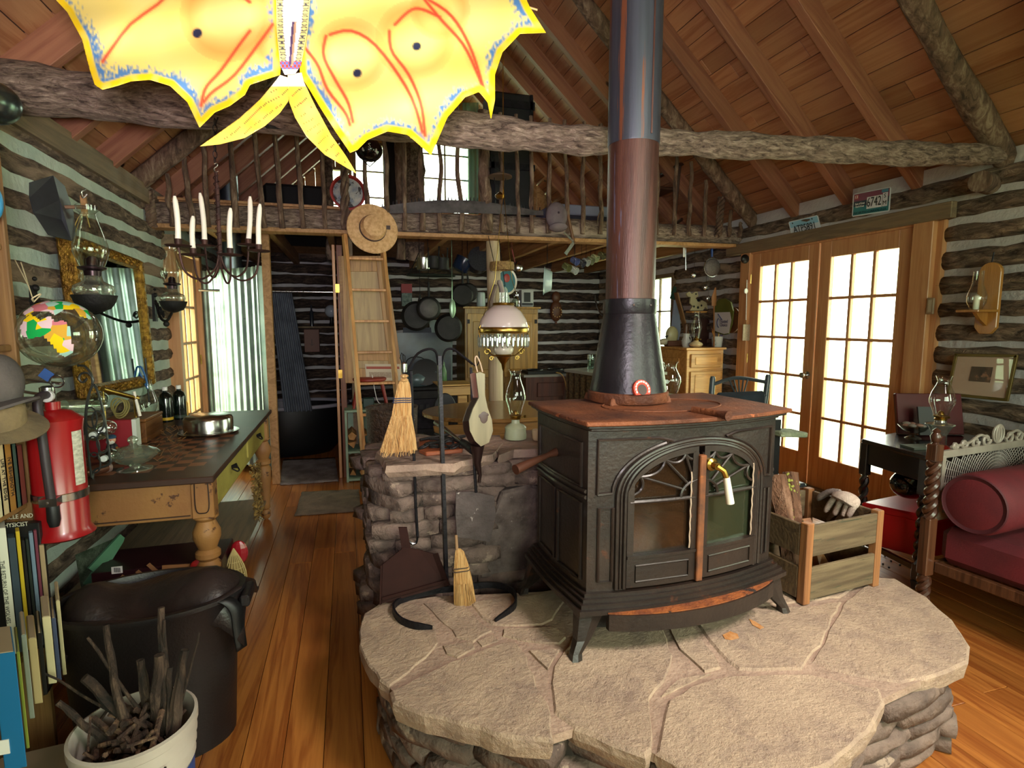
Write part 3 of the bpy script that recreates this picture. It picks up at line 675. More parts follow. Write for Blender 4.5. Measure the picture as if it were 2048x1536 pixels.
# ---- stone wall behind the stove with its ledge
pw = thing('stone_wall', 'dry-laid fieldstone pier with flat ledge stones behind the tool stand', 'wall', (.6, 2.45, 0))
obj('core', MB().box((.66, 2.52, .41), (1.05, .38, .80)), plain('2a211c', .95), pw)
fz = [.0, .07, .15, .215, .285, .34, .40, .47, .53, .60, .66, .72, .78, .825]
for k in range(len(fz)-1):
    x0 = .10 if k > 3 else .07-.0*k
    course(pw, [(.35, 2.9), (.10, 2.75), (x0, 2.36), (.16, 2.27), (.52, 2.26) if 5 <= k <= 10 else (.8, 2.26)], fz[k], fz[k+1], (.12, .28), .12, 200+k, inset=.05)
for (x, z, w_, h_, tl) in ((.60, .62, .16, .15, 0), (.66, .77, .24, .10, 0)): obj('stone', stone_blob(MB(), (x, 2.31, z), (w_, .12, h_), (1, 0, 0), x), M['stone_d'], pw, smooth=2)
# big upright slab and neighbours
def upright(poly, Y, th, mt, name='stone'):
    pl = ragged([(at(x, y, Y=Y).x, at(x, y, Y=Y).z) for x, y in poly], .004, .05, int(poly[0][0])); cx = sum(p[0] for p in pl)/len(pl); cz = sum(p[1] for p in pl)/len(pl); n = len(pl)
    vs = [(p[0], Y+th, p[1]) for p in pl]+[(p[0], Y+.012, p[1]) for p in pl]+[(cx+(p[0]-cx)*.95, Y, cz+(p[1]-cz)*.95) for p in pl]
    mb = MB().add(vs, [tuple(range(n)), tuple(range(2*n, 3*n))[::-1]]+[(r*n+(k+1) % n, r*n+k, (r+1)*n+k, (r+1)*n+(k+1) % n) for r in range(2) for k in range(n)])
    return obj(name, mb, mt, pw)
st2 = mat('upright_slab', '4a3e38', '6f625a', rough=.8, scale=12, bm=.8, bs=30, c3='9a8f88', p3=.64, s3=22)
upright([(1005,985),(1060,972),(1080,975),(1084,1150),(1040,1168),(960,1160),(968,1085),(985,1040)], 2.22, .09, st2)
upright([(1022,945),(1045,925),(1086,925),(1086,970),(1035,972)], 2.23, .09, M['stone_d'])
upright([(1090,930),(1200,930),(1200,1160),(1092,1150)], 2.24, .08, M['stone_d'])
upright([(915,955),(1020,940),(1015,975),(990,995),(912,985)], 2.235, .09, M['stone_d'])
# ledge slabs
def ledge(poly, z, th, seed):
    pl = ragged([(at(x, y, Z=z).x, at(x, y, Z=z).y) for x, y in poly], .006, .05, seed); n = len(pl); cx = sum(p[0] for p in pl)/n; cy = sum(p[1] for p in pl)/n; g = random.Random(seed)
    vs = [(cx+(p[0]-cx)*.94, cy+(p[1]-cy)*.94, z-th) for p in pl]+[(p[0], p[1], z-th*.5+g.uniform(-.008, .008)) for p in pl]+[(cx+(p[0]-cx)*.975, cy+(p[1]-cy)*.975, z) for p in pl]
    obj('ledge_stone', MB().add(vs, [tuple(range(n))[::-1], tuple(range(2*n, 3*n))]+[(r*n+k, r*n+(k+1) % n, (r+1)*n+(k+1) % n, (r+1)*n+k) for r in range(2) for k in range(n)]), M['stone_d2'], pw)
M['stone_d2'] = mat('ledge_stone', '7a6558', '9c8472', rough=.8, scale=7, bm=.7, bs=24)
ledge([(751,905),(772,932),(905,928),(990,908),(1010,885),(1000,870),(900,868),(770,880)], .865, .05, 1)
ledge([(993,912),(1025,900),(1090,898),(1240,898),(1240,860),(1010,860),(998,885)], .86, .06, 2)
# ============================================================ wood stove (local frame, turned 4 degrees)
sv = thing('wood_stove', 'antique cast iron wood stove with arched glass doors and rusty top', 'stove', (1.10, 1.825, HZ), R(3.5))
M['stv'] = mat('stove_enamel', '1f1714', '30241e', rough=.45, scale=5, bm=.12, bs=70, c3='4a2a1b', p3=.64, s3=6, metal=.2, coat=.2)
M['rust'] = mat('rusty_top', '482414', '7c4626', rough=.7, scale=6, bm=.35, bs=70, c3='94512c', p3=.64, s3=10, metal=.15)
M['rust2'] = mat('bright_rust', '5c2a14', '94501f', rough=.85, scale=22, bm=.4, bs=60, c3='2a1a14', p3=.6, s3=18)
HWd = .385
def fy(x, bow=.05, y0=-.205, hw=HWd): return y0-bow*(1-min(1, (x/hw)**2))
def S_(name, mb, m, **k): return obj(name, mb, m, sv, world=False, **k)
def curved(z0, z1, hw, y0, bow, yb, n=16, side=0):
    poly = [(-hw+2*hw*i/n, fy(-hw+2*hw*i/n, bow, y0, hw)) for i in range(n+1)]
    if side: poly += [(hw+side*sin(pi*j/6), y0+(yb-y0)*j/6) for j in range(1, 6)]
    poly += [(hw, yb), (-hw, yb)]
    if side: poly += [(-hw-side*sin(pi*j/6), yb+(y0-yb)*j/6) for j in range(1, 6)]
    return poly
TOP = .745
# body: sides, back, bottom (open front)
for s in (-1, 1):
    n = 8; vs = []
    pts = [(s*(HWd+.012*sin(pi*j/n)), -.205+.42*j/n) for j in range(n+1)]
    mb = MB(); poly = pts+[(s*(HWd-.03), .215), (s*(HWd-.03), -.2)]
    mb.slab(poly if s < 0 else poly, .20, TOP); S_('side_panel', mb, M['stv'])
    def sp(y): t = (y+.205)/.42; return s*(HWd+.013*sin(pi*min(1, max(0, t))))
    mb = MB()
    for (ya, yb_, za, zb) in ((-.17, .18, .555, .70), (-.17, -.01, .235, .50), (.02, .18, .235, .50)):
        loop = [(sp(y)+s*.002, y, z) for y, z in [(ya+(yb_-ya)*k/5, za) for k in range(6)]+[(yb_-(yb_-ya)*k/5, zb) for k in range(6)]]
        mb.tube(loop, .006, 6, close=True)
    for z in (.525, .545): mb.tube([(sp(-.2+.4*k/8)+s*.003, -.2+.4*k/8, z) for k in range(9)], .007, 6)
    S_('side_moulding', mb, M['stv'], smooth=True)
S_('back_panel', MB().box((0, .215, .47), (.76, .02, .55)), M['stv'])
S_('firebox', MB().box((0, .1, .24), (.74, .2, .03)).box((0, .19, .5), (.74, .02, .5)), mat('firebrick', '4a2c20', '6e4634', rough=.9, scale=8, bm=.4))
# firebricks / ash mound inside
S_('ash_bed', MB().ball((-.12, .02, .27), .16, 14, 8, sx=1.3, sy=.9, sz=.6).ball((.12, .03, .26), .14, 14, 8, sx=1.2, sy=.9, sz=.5), mat('brown_ash', '6b3c22', '8d5936', rough=.95, scale=10, bm=.4), smooth=True)
# front plate with the arched opening
AX, AW, AZ0, AZS, AZT = .01, .272, .20, .515, .685
def arch(x, k=1.0): u = min(1, abs(x-AX)/(AW*k)); return AZS+(AZT-AZS)*sqrt(max(0, 1-u**2.3))
mb = MB(); n = 44
for i in range(n):
    x0 = -HWd+2*HWd*i/n; x1 = -HWd+2*HWd*(i+1)/n
    def colm(za0, zb0, za1, zb1):
        fs = [(x0, fy(x0), za0), (x1, fy(x1), za1), (x1, fy(x1), zb1), (x0, fy(x0), zb0)]
        mb.add(fs+[(a, b+.022, c) for a, b, c in fs], [(0, 1, 2, 3), (7, 6, 5, 4), (0, 4, 5, 1), (3, 2, 6, 7), (0, 3, 7, 4), (1, 5, 6, 2)])
    if abs((x0+x1)/2-AX) > AW: colm(.2, TOP, .2, TOP)
    else: colm(arch(x0), TOP, arch(x1), TOP)
S_('front_plate', mb, M['stv'])
def fpt(x, z, d=0): return (x, fy(x)-d, z)
def arc_pts(k, dz=0, n=36):
    return [fpt(AX+AW*k*cos(pi-pi*i/n), AZS+dz+(AZT-AZS)*k*1.0*sin(pi*i/n)**.87, .004) for i in range(n+1)]
mb = MB()
for k, r in ((1.0, .008), (1.05, .005), (1.10, .008)):
    a = arc_pts(k); mb.tube([fpt(AX-AW*k, .21, .004)]+a+[fpt(AX+AW*k, .21, .004)], r, 8)
S_('arch_moulding', mb, M['stv'], smooth=True)
for s in (-1, 1):      # spandrel mouldings and lower pilaster panels
    mb = MB(); xo = s*(HWd-.03); xi = AX+s*(AW*1.10+.018)
    pts = [fpt(xo, .52, .003), fpt(xo, .715, .003)]+[fpt(xo-(xo-AX-s*.06)*k/8, .715, .003) for k in range(1, 9)]
    arcs = [p for p in arc_pts(1.17)]; arcs = arcs if s > 0 else arcs[::-1]
    half = [p for p in arcs if (p[0]-AX)*s > .10 and p[2] > .535 and p[2] < .705 and abs(p[0]) < HWd-.045]
    if s > 0: pts2 = half
    else: pts2 = half
    mb.tube([fpt(xo, .535, .003), fpt(xo, .715, .003), fpt(AX+s*.16, .715, .003)]+pts2+[fpt(xo, .535, .003)], .006, 6)
    S_('spandrel_moulding', mb, M['stv'], smooth=True); mb = MB(); q0, q1 = sorted((xo, AX+s*(AW*1.10+.014)))
    mb.tube([fpt(q0+.006, .24, .003), fpt(q1, .24, .003), fpt(q1, .49, .003), fpt(q0+.006, .49, .003)], .006, 6, close=True); S_('pilaster_panel', mb, M['stv'], smooth=True)

# doors
def door(s, root_name='stove_door'):
    xa, xb = (AX-AW+.004, AX-.012) if s < 0 else (AX+.012, AX+AW-.004)
    N = 14; mb = MB()
    def quadstrip(zf0, zf1, x0=xa, x1=xb, d0=.012, d1=-.014, n=N):
        for i in range(n):
            u0 = x0+(x1-x0)*i/n; u1 = x0+(x1-x0)*(i+1)/n
            fs = [fpt(u0, zf0(u0), d0), fpt(u1, zf0(u1), d0), fpt(u1, zf1(u1), d0), fpt(u0, zf1(u0), d0)]
            mb.add(fs+[(a, b-d1+d0, c) for a, b, c in fs], [(0, 1, 2, 3), (7, 6, 5, 4), (0, 4, 5, 1), (3, 2, 6, 7), (0, 3, 7, 4), (1, 5, 6, 2)])
    az = lambda u: arch(u, 1.0)-.006
    quadstrip(lambda u: .215, lambda u: .315)                                  # bottom panel
    quadstrip(lambda u: arch(u)-.026, az)                                       # arched head
    quadstrip(lambda u: .315, lambda u: az(u)-.02, xa, xa+.022, n=2)
    quadstrip(lambda u: .315, lambda u: az(u)-.02, xb-.022, xb, n=2)
    quadstrip(lambda u: .315, lambda u: .325, d0=.017)
    dr = S_(root_name, mb, M['stv'])
    def sub(name, mb, m, **k): return obj(name, mb, m, dr, world=False, **k)
    mb = MB(); N = 10
    for i in range(N):
        u0 = xa+.02+(xb-xa-.04)*i/N; u1 = xa+.02+(xb-xa-.04)*(i+1)/N
        f = [fpt(u0, .31, -.004), fpt(u1, .31, -.004), fpt(u1, arch(u1)-.02, -.004), fpt(u0, arch(u0)-.02, -.004)]
        mb.add(f, [(0, 1, 2, 3)])
    sub('door_glass', mb, glassy('sooty_glass', (.55, .50, .44), .08, .06, .45, thick=('3a2c20', .25)) if s < 0 else glassy('sooty_green_lit_glass', (.45, .48, .38), .12, .10, .55, thick=('3c4230', .45)))  # right pane: green light from the glazed doors painted into its tint
    mb = MB(); zc = .505; mb.tube([fpt(xa+.01+(xb-xa-.02)*k/8, zc, .006) for k in range(9)], .007, 6)
    hub = (AX, .545)
    for a in (18, 42, 66):
        A = R(a); r1 = .0
        for st in range(60):
            r1 = st*.005; X = AX+s*cos(A)*r1; Z = zc+.012+sin(A)*r1
            if Z > arch(X)-.03 or abs(X-AX) > AW-.02: break
        mb.tube([fpt(AX+s*cos(A)*.06, zc+.012+sin(A)*.05, .006), fpt(AX+s*cos(A)*r1, zc+.012+sin(A)*r1, .006)], .0045, 6)
    mb.tube([fpt(AX+s*cos(R(a))*.075, zc+.006+sin(R(a))*.055, .007) for a in range(0, 91, 10)], .006, 6)
    prev = None; tips = []
    for a in (2, 18, 42, 66, 86):
        A = R(a)
        for st in range(60):
            r1 = st*.005; X = AX+s*cos(A)*r1; Z = zc+.012+sin(A)*r1
            if Z > arch(X)-.03 or abs(X-AX) > AW-.02: break
        tips.append((X, Z))
    for p, q in zip(tips, tips[1:]):
        mx, mz = (p[0]+q[0])/2, (p[1]+q[1])/2; cx_, cz_ = mx+(AX-mx)*.18, mz+(zc-mz)*.25
        mb.tube([fpt(*((1-t)**2*p[i]+2*t*(1-t)*(cx_, cz_)[i]+t*t*q[i] for i in (0, 1)), .006) for t in [k/8 for k in range(9)]], .005, 6)
    sub('sunburst_bars', mb, M['stv'], smooth=True)
    mb = MB(); mb.tube([fpt(xa+.03, .235, .013), fpt(xb-.03, .235, .013), fpt(xb-.03, .29, .013), fpt(xa+.03, .29, .013)], .004, 6, close=True); sub('door_panel', mb, M['stv'], smooth=True)
    mb = MB(); mb.tube([fpt(xb-.026 if s < 0 else xb-.024, .33+.022*k, .01+.003*(k % 2)) for k in range(13)], .0025, 5); sub('gasket', mb, plain('b8a08c', .9))
    return dr
door(-1); door(1)
S_('centre_stile', MB().box((AX, fy(0)-.014, .43), (.026, .02, .44)), mat('stile_rust', '4a2c1c', '7a4522', rough=.7, scale=20, c3='a5622a', p3=.6, s3=14), bev=.003)
hd = S_('door_handle', MB().lathe([(.022, -.03), (.022, -.006), (.013, 0), (.012, .02)], (AX+.035, fy(0)-.03, .615), 14, Matrix.Rotation(R(90), 3, 'X')).tube([(AX+.035, fy(0)-.045, .615), (AX+.055, fy(0)-.055, .60), (AX+.065, fy(0)-.058, .575)], .010, 8), M['brass'], smooth=True)
obj('grip', MB().tube([(AX+.065, fy(0)-.058, .578), (AX+.082, fy(0)-.062, .488)], [.011, .014], 10), plain('efe3d2', .25), hd, world=False, smooth=True)
# base flange, ash lip, bottom, legs
mb = MB()
for z0, z1, e in ((.150, .166, .045), (.166, .18, .034), (.18, .192, .022), (.192, .205, .012)):
    mb.slab(curved(z0, z1, HWd+e, -.205-e, .055, .225+e*.3, side=.012), z0, z1)
S_('base_moulding', mb, M['stv'])
S_('bottom_tray', MB().slab(curved(0, 0, .34, -.2, .05, .16), .07, .15), M['castiron'])
lip = MB()
poly = [(x, fy(x, .055, -.25, .43)+.01) for x in [-.34+.68*k/16 for k in range(17)]]; outp = [(x, fy(x, .07, -.235, .43)-.045*sin(pi*min(1, max(0, (k+.6)/17.2)))**.4) for k, x in enumerate([-.34+.68*k/16 for k in range(17)])]
S_('ash_lip', MB().slab(poly+outp[::-1], .100, .154), M['stv'])
S_('lip_rust', MB().slab([(a, b+.006) for a, b in poly]+[(a, b+.007) for a, b in outp[::-1]], .1535, .158), M['rust2'])
for sx_, sy_, nm in ((-1, -1, 'leg'), (1, -1, 'leg'), (-1, 1, 'leg'), (1, 1, 'leg')):
    x0, y0 = sx_*.375, (-.205 if sy_ < 0 else .2); x1, y1 = sx_*.435, (-.235 if sy_ < 0 else .235)
    pts = [(x0, y0, .165), (x0+sx_*.005, y0+sy_*.004, .13), (x0+(x1-x0)*.55, y0+(y1-y0)*.6, .06), (x1, y1, .022), (x1+sx_*.004, y1+sy_*.003, 0)]
    mb = MB(); W = [.10, .085, .050, .032, .036]; D = [.05, .045, .032, .026, .034]
    vs = [];
    for (a, b, c), w_, d_ in zip(pts, W, D):
        for i, j in ((-1, -1), (0, -1.35), (1, -1), (1, 1), (0, .8), (-1, 1)): vs.append((a+i*w_/2, b+j*d_/2*(-sy_ if sy_ > 0 else 1), c))
    fs = [(r*6+k, r*6+(k+1) % 6, (r+1)*6+(k+1) % 6, (r+1)*6+k) for r in range(4) for k in range(6)]+[tuple(range(6)), tuple(range(24, 30))]
    S_(nm, mb.add(vs, fs), M['stv'])
# top plate
for z0, z1, e, nm, mt in ((.745, .757, .0, 'top_moulding', 'stv'), (.757, .768, .018, 'top_moulding', 'stv'), (.768, .782, .030, 'top_plate', 'rust')):
    S_(nm, MB().slab(curved(z0, z1, HWd+e, -.22-e, .06, .235+e*.3, side=.012), z0, z1), M[mt], bev=.003)
S_('griddle_seam', MB().tube([(.02+.24*cos(a), -.02+.15*sin(a), .783) for a in [2*pi*k/36 for k in range(36)]], .003, 6, close=True), M['rust'])
S_('griddle_handle', MB().tube([(.03, -.19, .787), (.045, -.30, .792), (.05, -.34, .79)], [.015, .011, .017], 12), M['rust'], smooth=True)
S_('damper_handle', MB().tube([(-.385, .02, .63), (-.45, -.01, .625)], [.018, .008], 10).tube([(-.44, -.005, .625), (-.58, -.06, .60)], [.010, .018], 10), plain('4a2c20', .35, .2), smooth=True)
S_('flue_collar', MB().box((-.04, .13, .795), (.27, .22, .03), tap=.95), M['rust'], bev=.004)
# fridge-magnet-like red horseshoe thermometer on top
tm = thing('stove_thermometer', 'red horseshoe-shaped stove thermometer leaning against the flue', 'thermometer', at(1284, 797, Z=1.11))
tcn = at(1283, 780, Y=1.80); mth = Matrix.Rotation(R(8), 3, 'Z') @ Matrix.Rotation(R(72), 3, 'X')
mb = MB(); pl = [(.038*cos(a), .036*sin(a)+.002) for a in [R(-35+250*k/20) for k in range(21)]]
mb.prism(pl, lambda a, b: tcn+mth @ V((a, b, -.005)), lambda a, b: tcn+mth @ V((a, b, .005))); obj('dial', mb, plain('a93a28', .4), tm)
mb = MB(); mb.prism([(.02*cos(a), .02*sin(a)) for a in [2*pi*k/16 for k in range(16)]], lambda a, b: tcn+mth @ V((a, b, .005)), lambda a, b: tcn+mth @ V((a, b, .0065))); obj('centre', mb, plain('3b2c28', .5), tm)
mb = MB()
for k in range(11):
    a = R(-20+220*k/10); mb.box(tcn+mth @ V((.029*cos(a), .029*sin(a)+.002, .006)), (.006, .004, .008), ry=-a)
obj('markings', mb, plain('f0d8c8', .5), tm)
# ---- flue pipe
FX, FYY = 1.055, 1.95
M['pipe_hi'] = mat('blue_grey_stovepipe', '34363f', '474955', rough=.42, metal=.4, scale=3, stretch=(7, 7, .25), bm=.06, bs=30, c3='74442f', p3=.565, s3=2.2)
M['pipe_lo'] = mat('rusted_stovepipe', '3a241f', '5a3830', rough=.42, metal=.3, scale=4, stretch=(6, 6, .5), bm=.15, bs=50, c3='5c5566', p3=.60, s3=3)
M['cone'] = mat('black_cone', '1f1b20', '2a262a', rough=.35, metal=.4, scale=5, bm=.1, bs=50, c3='4a2a1e', p3=.66, s3=6)
fl2 = thing('stovepipe', 'tall rusty stovepipe rising from the wood stove through the roof', 'stovepipe', (FX, FYY, 1.115))
obj('cone_adapter', MB().lathe([(.152, 1.118), (.150, 1.15), (.100, 1.455)], (FX, FYY, 0), 36), M['cone'], fl2, smooth=True)
obj('base_ring', MB().lathe([(.152, 1.116), (.157, 1.122), (.157, 1.152), (.150, 1.156)], (FX, FYY, 0), 36), M['rust'], fl2, smooth=True)
obj('band', MB().lathe([(.100, 1.452), (.103, 1.458), (.103, 1.508), (.097, 1.51)], (FX, FYY, 0), 36), M['cone'], fl2, smooth=True)
obj('lower_pipe', MB().lathe([(.094, 1.505), (.094, 2.085)], (FX, FYY, 0), 36), M['pipe_lo'], fl2, smooth=True)
obj('upper_pipe', MB().lathe([(.0955, 2.08), (.0965, 2.085), (.0965, 4.8)], (FX, FYY, 0), 36), M['pipe_hi'], fl2, smooth=True)
obj('seam', MB().box((FX+.02, FYY-.0955, 3.4), (.006, .003, 2.6)), M['pipe_lo'], fl2)
for a in (-70, -110, -20): obj('screw', MB().ball((FX+.103*cos(R(a)), FYY+.103*sin(R(a)), 1.485), .005, 8, 6), M['steel'], fl2)
# ============================================================ fire tools
ts = thing('fireplace_tool_stand', 'hand-forged black iron tool stand with curled hooks and a crescent foot', 'tool stand', at(912, 1195, Z=HZ))
c0 = at(893, 1180, Z=HZ); TY = c0.y; 
pl_t = at(880, 712, Y=TY-.02)
obj('post', MB().beam((c0.x, TY, HZ+.02), (pl_t.x, TY, pl_t.z), .034, .014), M['iron'], ts)
def arm(pp, name='arm', r=.008, Y=None): return obj(name, MB().tube(resample([at(x, y, Y=TY if Y is None else Y) for x, y in pp], 24), r, 8, flat=.6), M['iron'], ts, smooth=True)
arm([(876, 730), (872, 705), (858, 698), (835, 708), (818, 735)]); arm([(884, 730), (890, 703), (905, 698), (925, 712), (945, 728)])
arm([(820, 732), (812, 742), (808, 730), (806, 708)], 'hook', .004); arm([(944, 726), (952, 732), (958, 722), (958, 703)], 'hook', .004)
arc = [(865,1252),(830,1252),(800,1240),(787,1220),(795,1205),(825,1193),(870,1182),(905,1178),(960,1171),(1000,1172),(1025,1183),(1032,1200),(1025,1217),(990,1238)]
mb = MB(); P_ = resample([at(x, y, Z=HZ+.012) for x, y in arc], 50); vs = []
for i, p in enumerate(P_):
    d = (P_[min(i+1, 50)]-P_[max(i-1, 0)]).normalized(); n = V((-d.y, d.x, 0)); h = .022*min(1, .35+min(i, 50-i)/5)
    vs += [p-n*.004-V((0, 0, .011)), p+n*.004-V((0, 0, .011)), p+n*.004+V((0, 0, h-.008)), p-n*.004+V((0, 0, h-.008))]
mb.add(vs, [(i*4+k, i*4+(k+1) % 4, i*4+4+(k+1) % 4, i*4+4+k) for i in range(50) for k in range(4)]+[(0, 1, 2, 3), (200, 203, 202, 201)]); obj('crescent_foot', mb, M['iron'], ts)
M['broom'] = mat('broom_corn', 'b98448', 'e0b678', rough=.8, scale=14, stretch=(12, 12, .5), bm=1., bs=20)
def whisk(label, cx, ys, ws, Y, cord, cat='broom', handle=None, nm='hearth_broom'):
    b = thing(nm, label, cat, at(cx[-1], ys[-1], Y=Y)); P = [at(x, y, Y=Y) for x, y in zip(cx, ys)]; sc_ = Y*.98/FPX
    mb = MB(); n = 26; vs = []
    for i, (p, w_) in enumerate(zip(P, ws)):
        for k in range(n):
            a = 2*pi*k/n; q = 1+(.06*(-1)**k if i > 1 else 0); e = (g.uniform(-.008, .008) if i == len(P)-1 else 0)
            vs.append(p+V((cos(a)*w_*sc_/2*q, sin(a)*w_*sc_/2*q*.38, e)))
    mb.add(vs, [(i*n+k, i*n+(k+1) % n, (i+1)*n+(k+1) % n, (i+1)*n+k) for i in range(len(P)-1) for k in range(n)]+[tuple(range(n))[::-1], tuple((len(P)-1)*n+k for k in range(n))])
    obj('bristles', mb, M['broom'], b, smooth=False)
    mb = MB()      # single straws standing proud
    for k in range(70):
        t = g.uniform(-1, 1); a = P[-3].lerp(P[-2], g.random()); w1 = ws[-2]*sc_/2; w2 = ws[-1]*sc_/2
        mb.tube([P[3]+V((t*ws[3]*sc_/2*.9, -ws[3]*sc_*.19*sqrt(1-t*t)-.001, 0)), P[-1]+V((t*w2*1.02, -w2*.38*sqrt(1-t*t)-.003, g.uniform(-.02, .004)))], .0011, 3, cap=False)
    o = obj('straws', mb, M['broom'], b); o['kind'] = 'stuff'
    for (yy, w_) in cord[1]:
        x_ = cx[0]+(cx[-1]-cx[0])*(yy-ys[0])/(ys[-1]-ys[0]); c = at(x_, yy, Y=Y); obj('binding', MB().tube([c+V((cos(a)*w_*sc_/2*1.04, sin(a)*w_*sc_/2*.42, sin(a*3)*.001)) for a in [2*pi*k/24 for k in range(24)]], .0022, 5, close=True), cord[0], b)
    if handle: handle(b)
    return b
def hand1(b):
    c = at(808, 737, Y=TY-.03); obj('ferrule', MB().lathe([(.011, -.014), (.012, .0), (.012, .018), (.006, .024)], c, 14), M['steel'], b, smooth=True)
    obj('loop', MB().tube([at(x, y, Y=TY-.03) for x, y in ((806, 728), (800, 716), (803, 706), (810, 712), (810, 726))], .0025, 6), M['iron'], b)
    for yy in (752, 760): obj('neck_knot', MB().ball(at(808.5, yy, Y=TY-.03), .016, 12, 8, sz=.5), M['broom'], b, smooth=True)
whisk('straw whisk broom with blue binding hung on the left hook of the tool stand', (808, 808, 806, 803, 800, 797), (756, 768, 795, 830, 870, 901), (12, 24, 32, 38, 58, 72), TY-.03, (plain('22304e', .7), [(796, 34), (804, 36), (800, 35)]), handle=hand1)
def hand2(b): obj('handle', MB().tube([at(914, 1098, Y=TY-.12), at(913, 1070, Y=TY-.12)], .006, 8), plain('8a6a48', .6), b)
bY = at(930, 1206, Z=HZ).y
def hand2(b): obj('handle', MB().tube([at(914, 1100, Y=bY), at(912, 1070, Y=bY+.02)], .006, 8), plain('8a6a48', .6), b)
whisk('small worn hearth broom standing on the flagstones in front of the tool stand', (916, 919, 923, 926, 930), (1097, 1104, 1135, 1165, 1206), (10, 20, 32, 40, 47), bY, (plain('3b2a1e', .8), [(1135, 34), (1141, 36)]), handle=hand2, nm='small_broom')
# poker-like long rod behind whisk broom
pk = thing('poker', 'long thin iron poker hanging behind the whisk broom', 'poker', at(832, 1090, Y=TY+.06))
obj('rod', MB().tube([at(x, y, Y=TY+.06) for x, y in ((822, 742), (826, 850), (831, 1000), (835, 1075))], .006, 8), M['iron'], pk, smooth=True)
obj('hook', MB().tube(resample([at(x, y, Y=TY+.05) for x, y in ((835, 1072), (832, 1086), (822, 1086), (811, 1074), (805, 1062))], 14), .005, 6), M['steel'], pk, smooth=True)
# dustpan / shovel leaning (brown)
dp = thing('ash_dustpan', 'dark brown metal dustpan leaning against the stone pier', 'dustpan', at(820, 1208, Z=HZ))
def ap(x, y, yy): return at(x, y, Y=yy)
yb0 = at(760, 1208, Z=HZ).y-.03; q = [ap(762, 1208, yb0), ap(892, 1172, yb0+.02), ap(868, 1108, yb0+.05), ap(838, 1100, yb0+.06), ap(808, 1095, yb0+.06), ap(764, 1130, yb0+.045)]
mb = MB(); mb.add(q+[p+V((0, .006, 0)) for p in q], [tuple(range(6)), tuple(range(6, 12))[::-1]]+[(i, 6+i, 6+(i+1) % 6, (i+1) % 6) for i in range(6)])
dm = mat('dustpan_paint', '24120f', '2e1814', rough=.8); dm.node_tree.nodes['Principled BSDF'].inputs['Specular IOR Level'].default_value = .15; obj('pan', mb, dm, dp)
ed = MB().beam(q[0], q[5], .006, .035).beam(q[1], q[2], .006, .035).beam(ap(764, 1198, yb0-.004), ap(892, 1162, yb0+.016), .005, .012); obj('rim', ed, dm, dp)
obj('handle', MB().add([ap(797, 1055, yb0+.07), ap(814, 1055, yb0+.07), ap(822, 1098, yb0+.06), ap(804, 1102, yb0+.06)]+[V(p)+V((0, .008, 0)) for p in (ap(797, 1055, yb0+.07), ap(814, 1055, yb0+.07), ap(822, 1098, yb0+.06), ap(804, 1102, yb0+.06))], [(0, 1, 2, 3), (7, 6, 5, 4), (0, 4, 5, 1), (1, 5, 6, 2), (2, 6, 7, 3), (3, 7, 4, 0)]), dm, dp)
# shovel hanging
sh = thing('fire_shovel', 'iron fire shovel with ash-whitened blade hanging below the bellows', 'shovel', at(945, 1085, Y=TY-.02))
mb = MB(); pl = [(912, 985), (945, 983), (988, 992), (992, 1030), (980, 1084), (940, 1078), (914, 1074), (911, 1030)]
pts = [at(x, y, Y=TY+(.0 if x > 950 else .01)) for x, y in pl]; mb.add(pts+[p+V((0, .005, 0)) for p in pts], [tuple(range(8)), tuple(range(8, 16))[::-1]]+[(i, 8+i, 8+(i+1) % 8, (i+1) % 8) for i in range(8)])
obj('blade', mb, mat('ashy_iron', '3a302d', '544845', rough=.7, scale=10, c3='a89c96', p3=.66, s3=30, bm=.3), sh)
obj('rod', MB().tube([at(x, y, Y=TY-.01) for x, y in ((942, 735), (946, 850), (948, 920), (952, 985))], .006, 8), M['iron'], sh, smooth=True)
# bellows
bl = thing('bellows', 'wooden hand bellows with a carved emblem hung on the right hook', 'bellows', at(960, 940, Y=TY-.07))
prof = [(941, 745, 14), (945, 790, 16), (940, 825, 24), (938, 850, 34), (946, 875, 30), (953, 893, 18)]
bw = mat('bellows_face', '6e654c', '8c8264', rough=.4, scale=4, stretch=(6, 1, .5), coat=.15)
P1 = [(952, 747), (960, 744), (970, 748), (970, 790), (975, 815), (984, 840), (986, 862), (978, 885), (962, 893), (950, 882), (940, 862), (938, 842), (946, 818), (958, 795)]
P0 = [(x-12, y+1) for x, y in P1]
for nm, pp, yo, mt in (('front_board', P1, -.075, bw), ('back_board', P0, -.02, plain('5a3222', .35, 0, .4))):
    a = [at(x, y, Y=TY+yo) for x, y in pp]; n = len(a); obj(nm, MB().add(a+[p+V((0, .012, 0)) for p in a], [tuple(range(n)), tuple(range(n, 2*n))[::-1]]+[(i, n+i, n+(i+1) % n, (i+1) % n) for i in range(n)]), mt, bl)
a = [at(x, y, Y=TY-.062) for x, y in P1[5:14]]; b = [at(x, y, Y=TY-.02) for x, y in P0[5:14]]; n = 9
obj('leather', MB().add([a[0].lerp(a[0], 0)]+a+b, [(1+i, 2+i, 11+i, 10+i) for i in range(8)]), plain('2b1613', .5), bl)
obj('nozzle', MB().tube([at(955, 890, Y=TY-.04), at(954, 925, Y=TY-.035), at(960, 950, Y=TY-.03), at(958, 965, Y=TY-.03)], [.028, .016, .007, .006], 10), plain('2a1a18', .4, .5), bl, smooth=True)
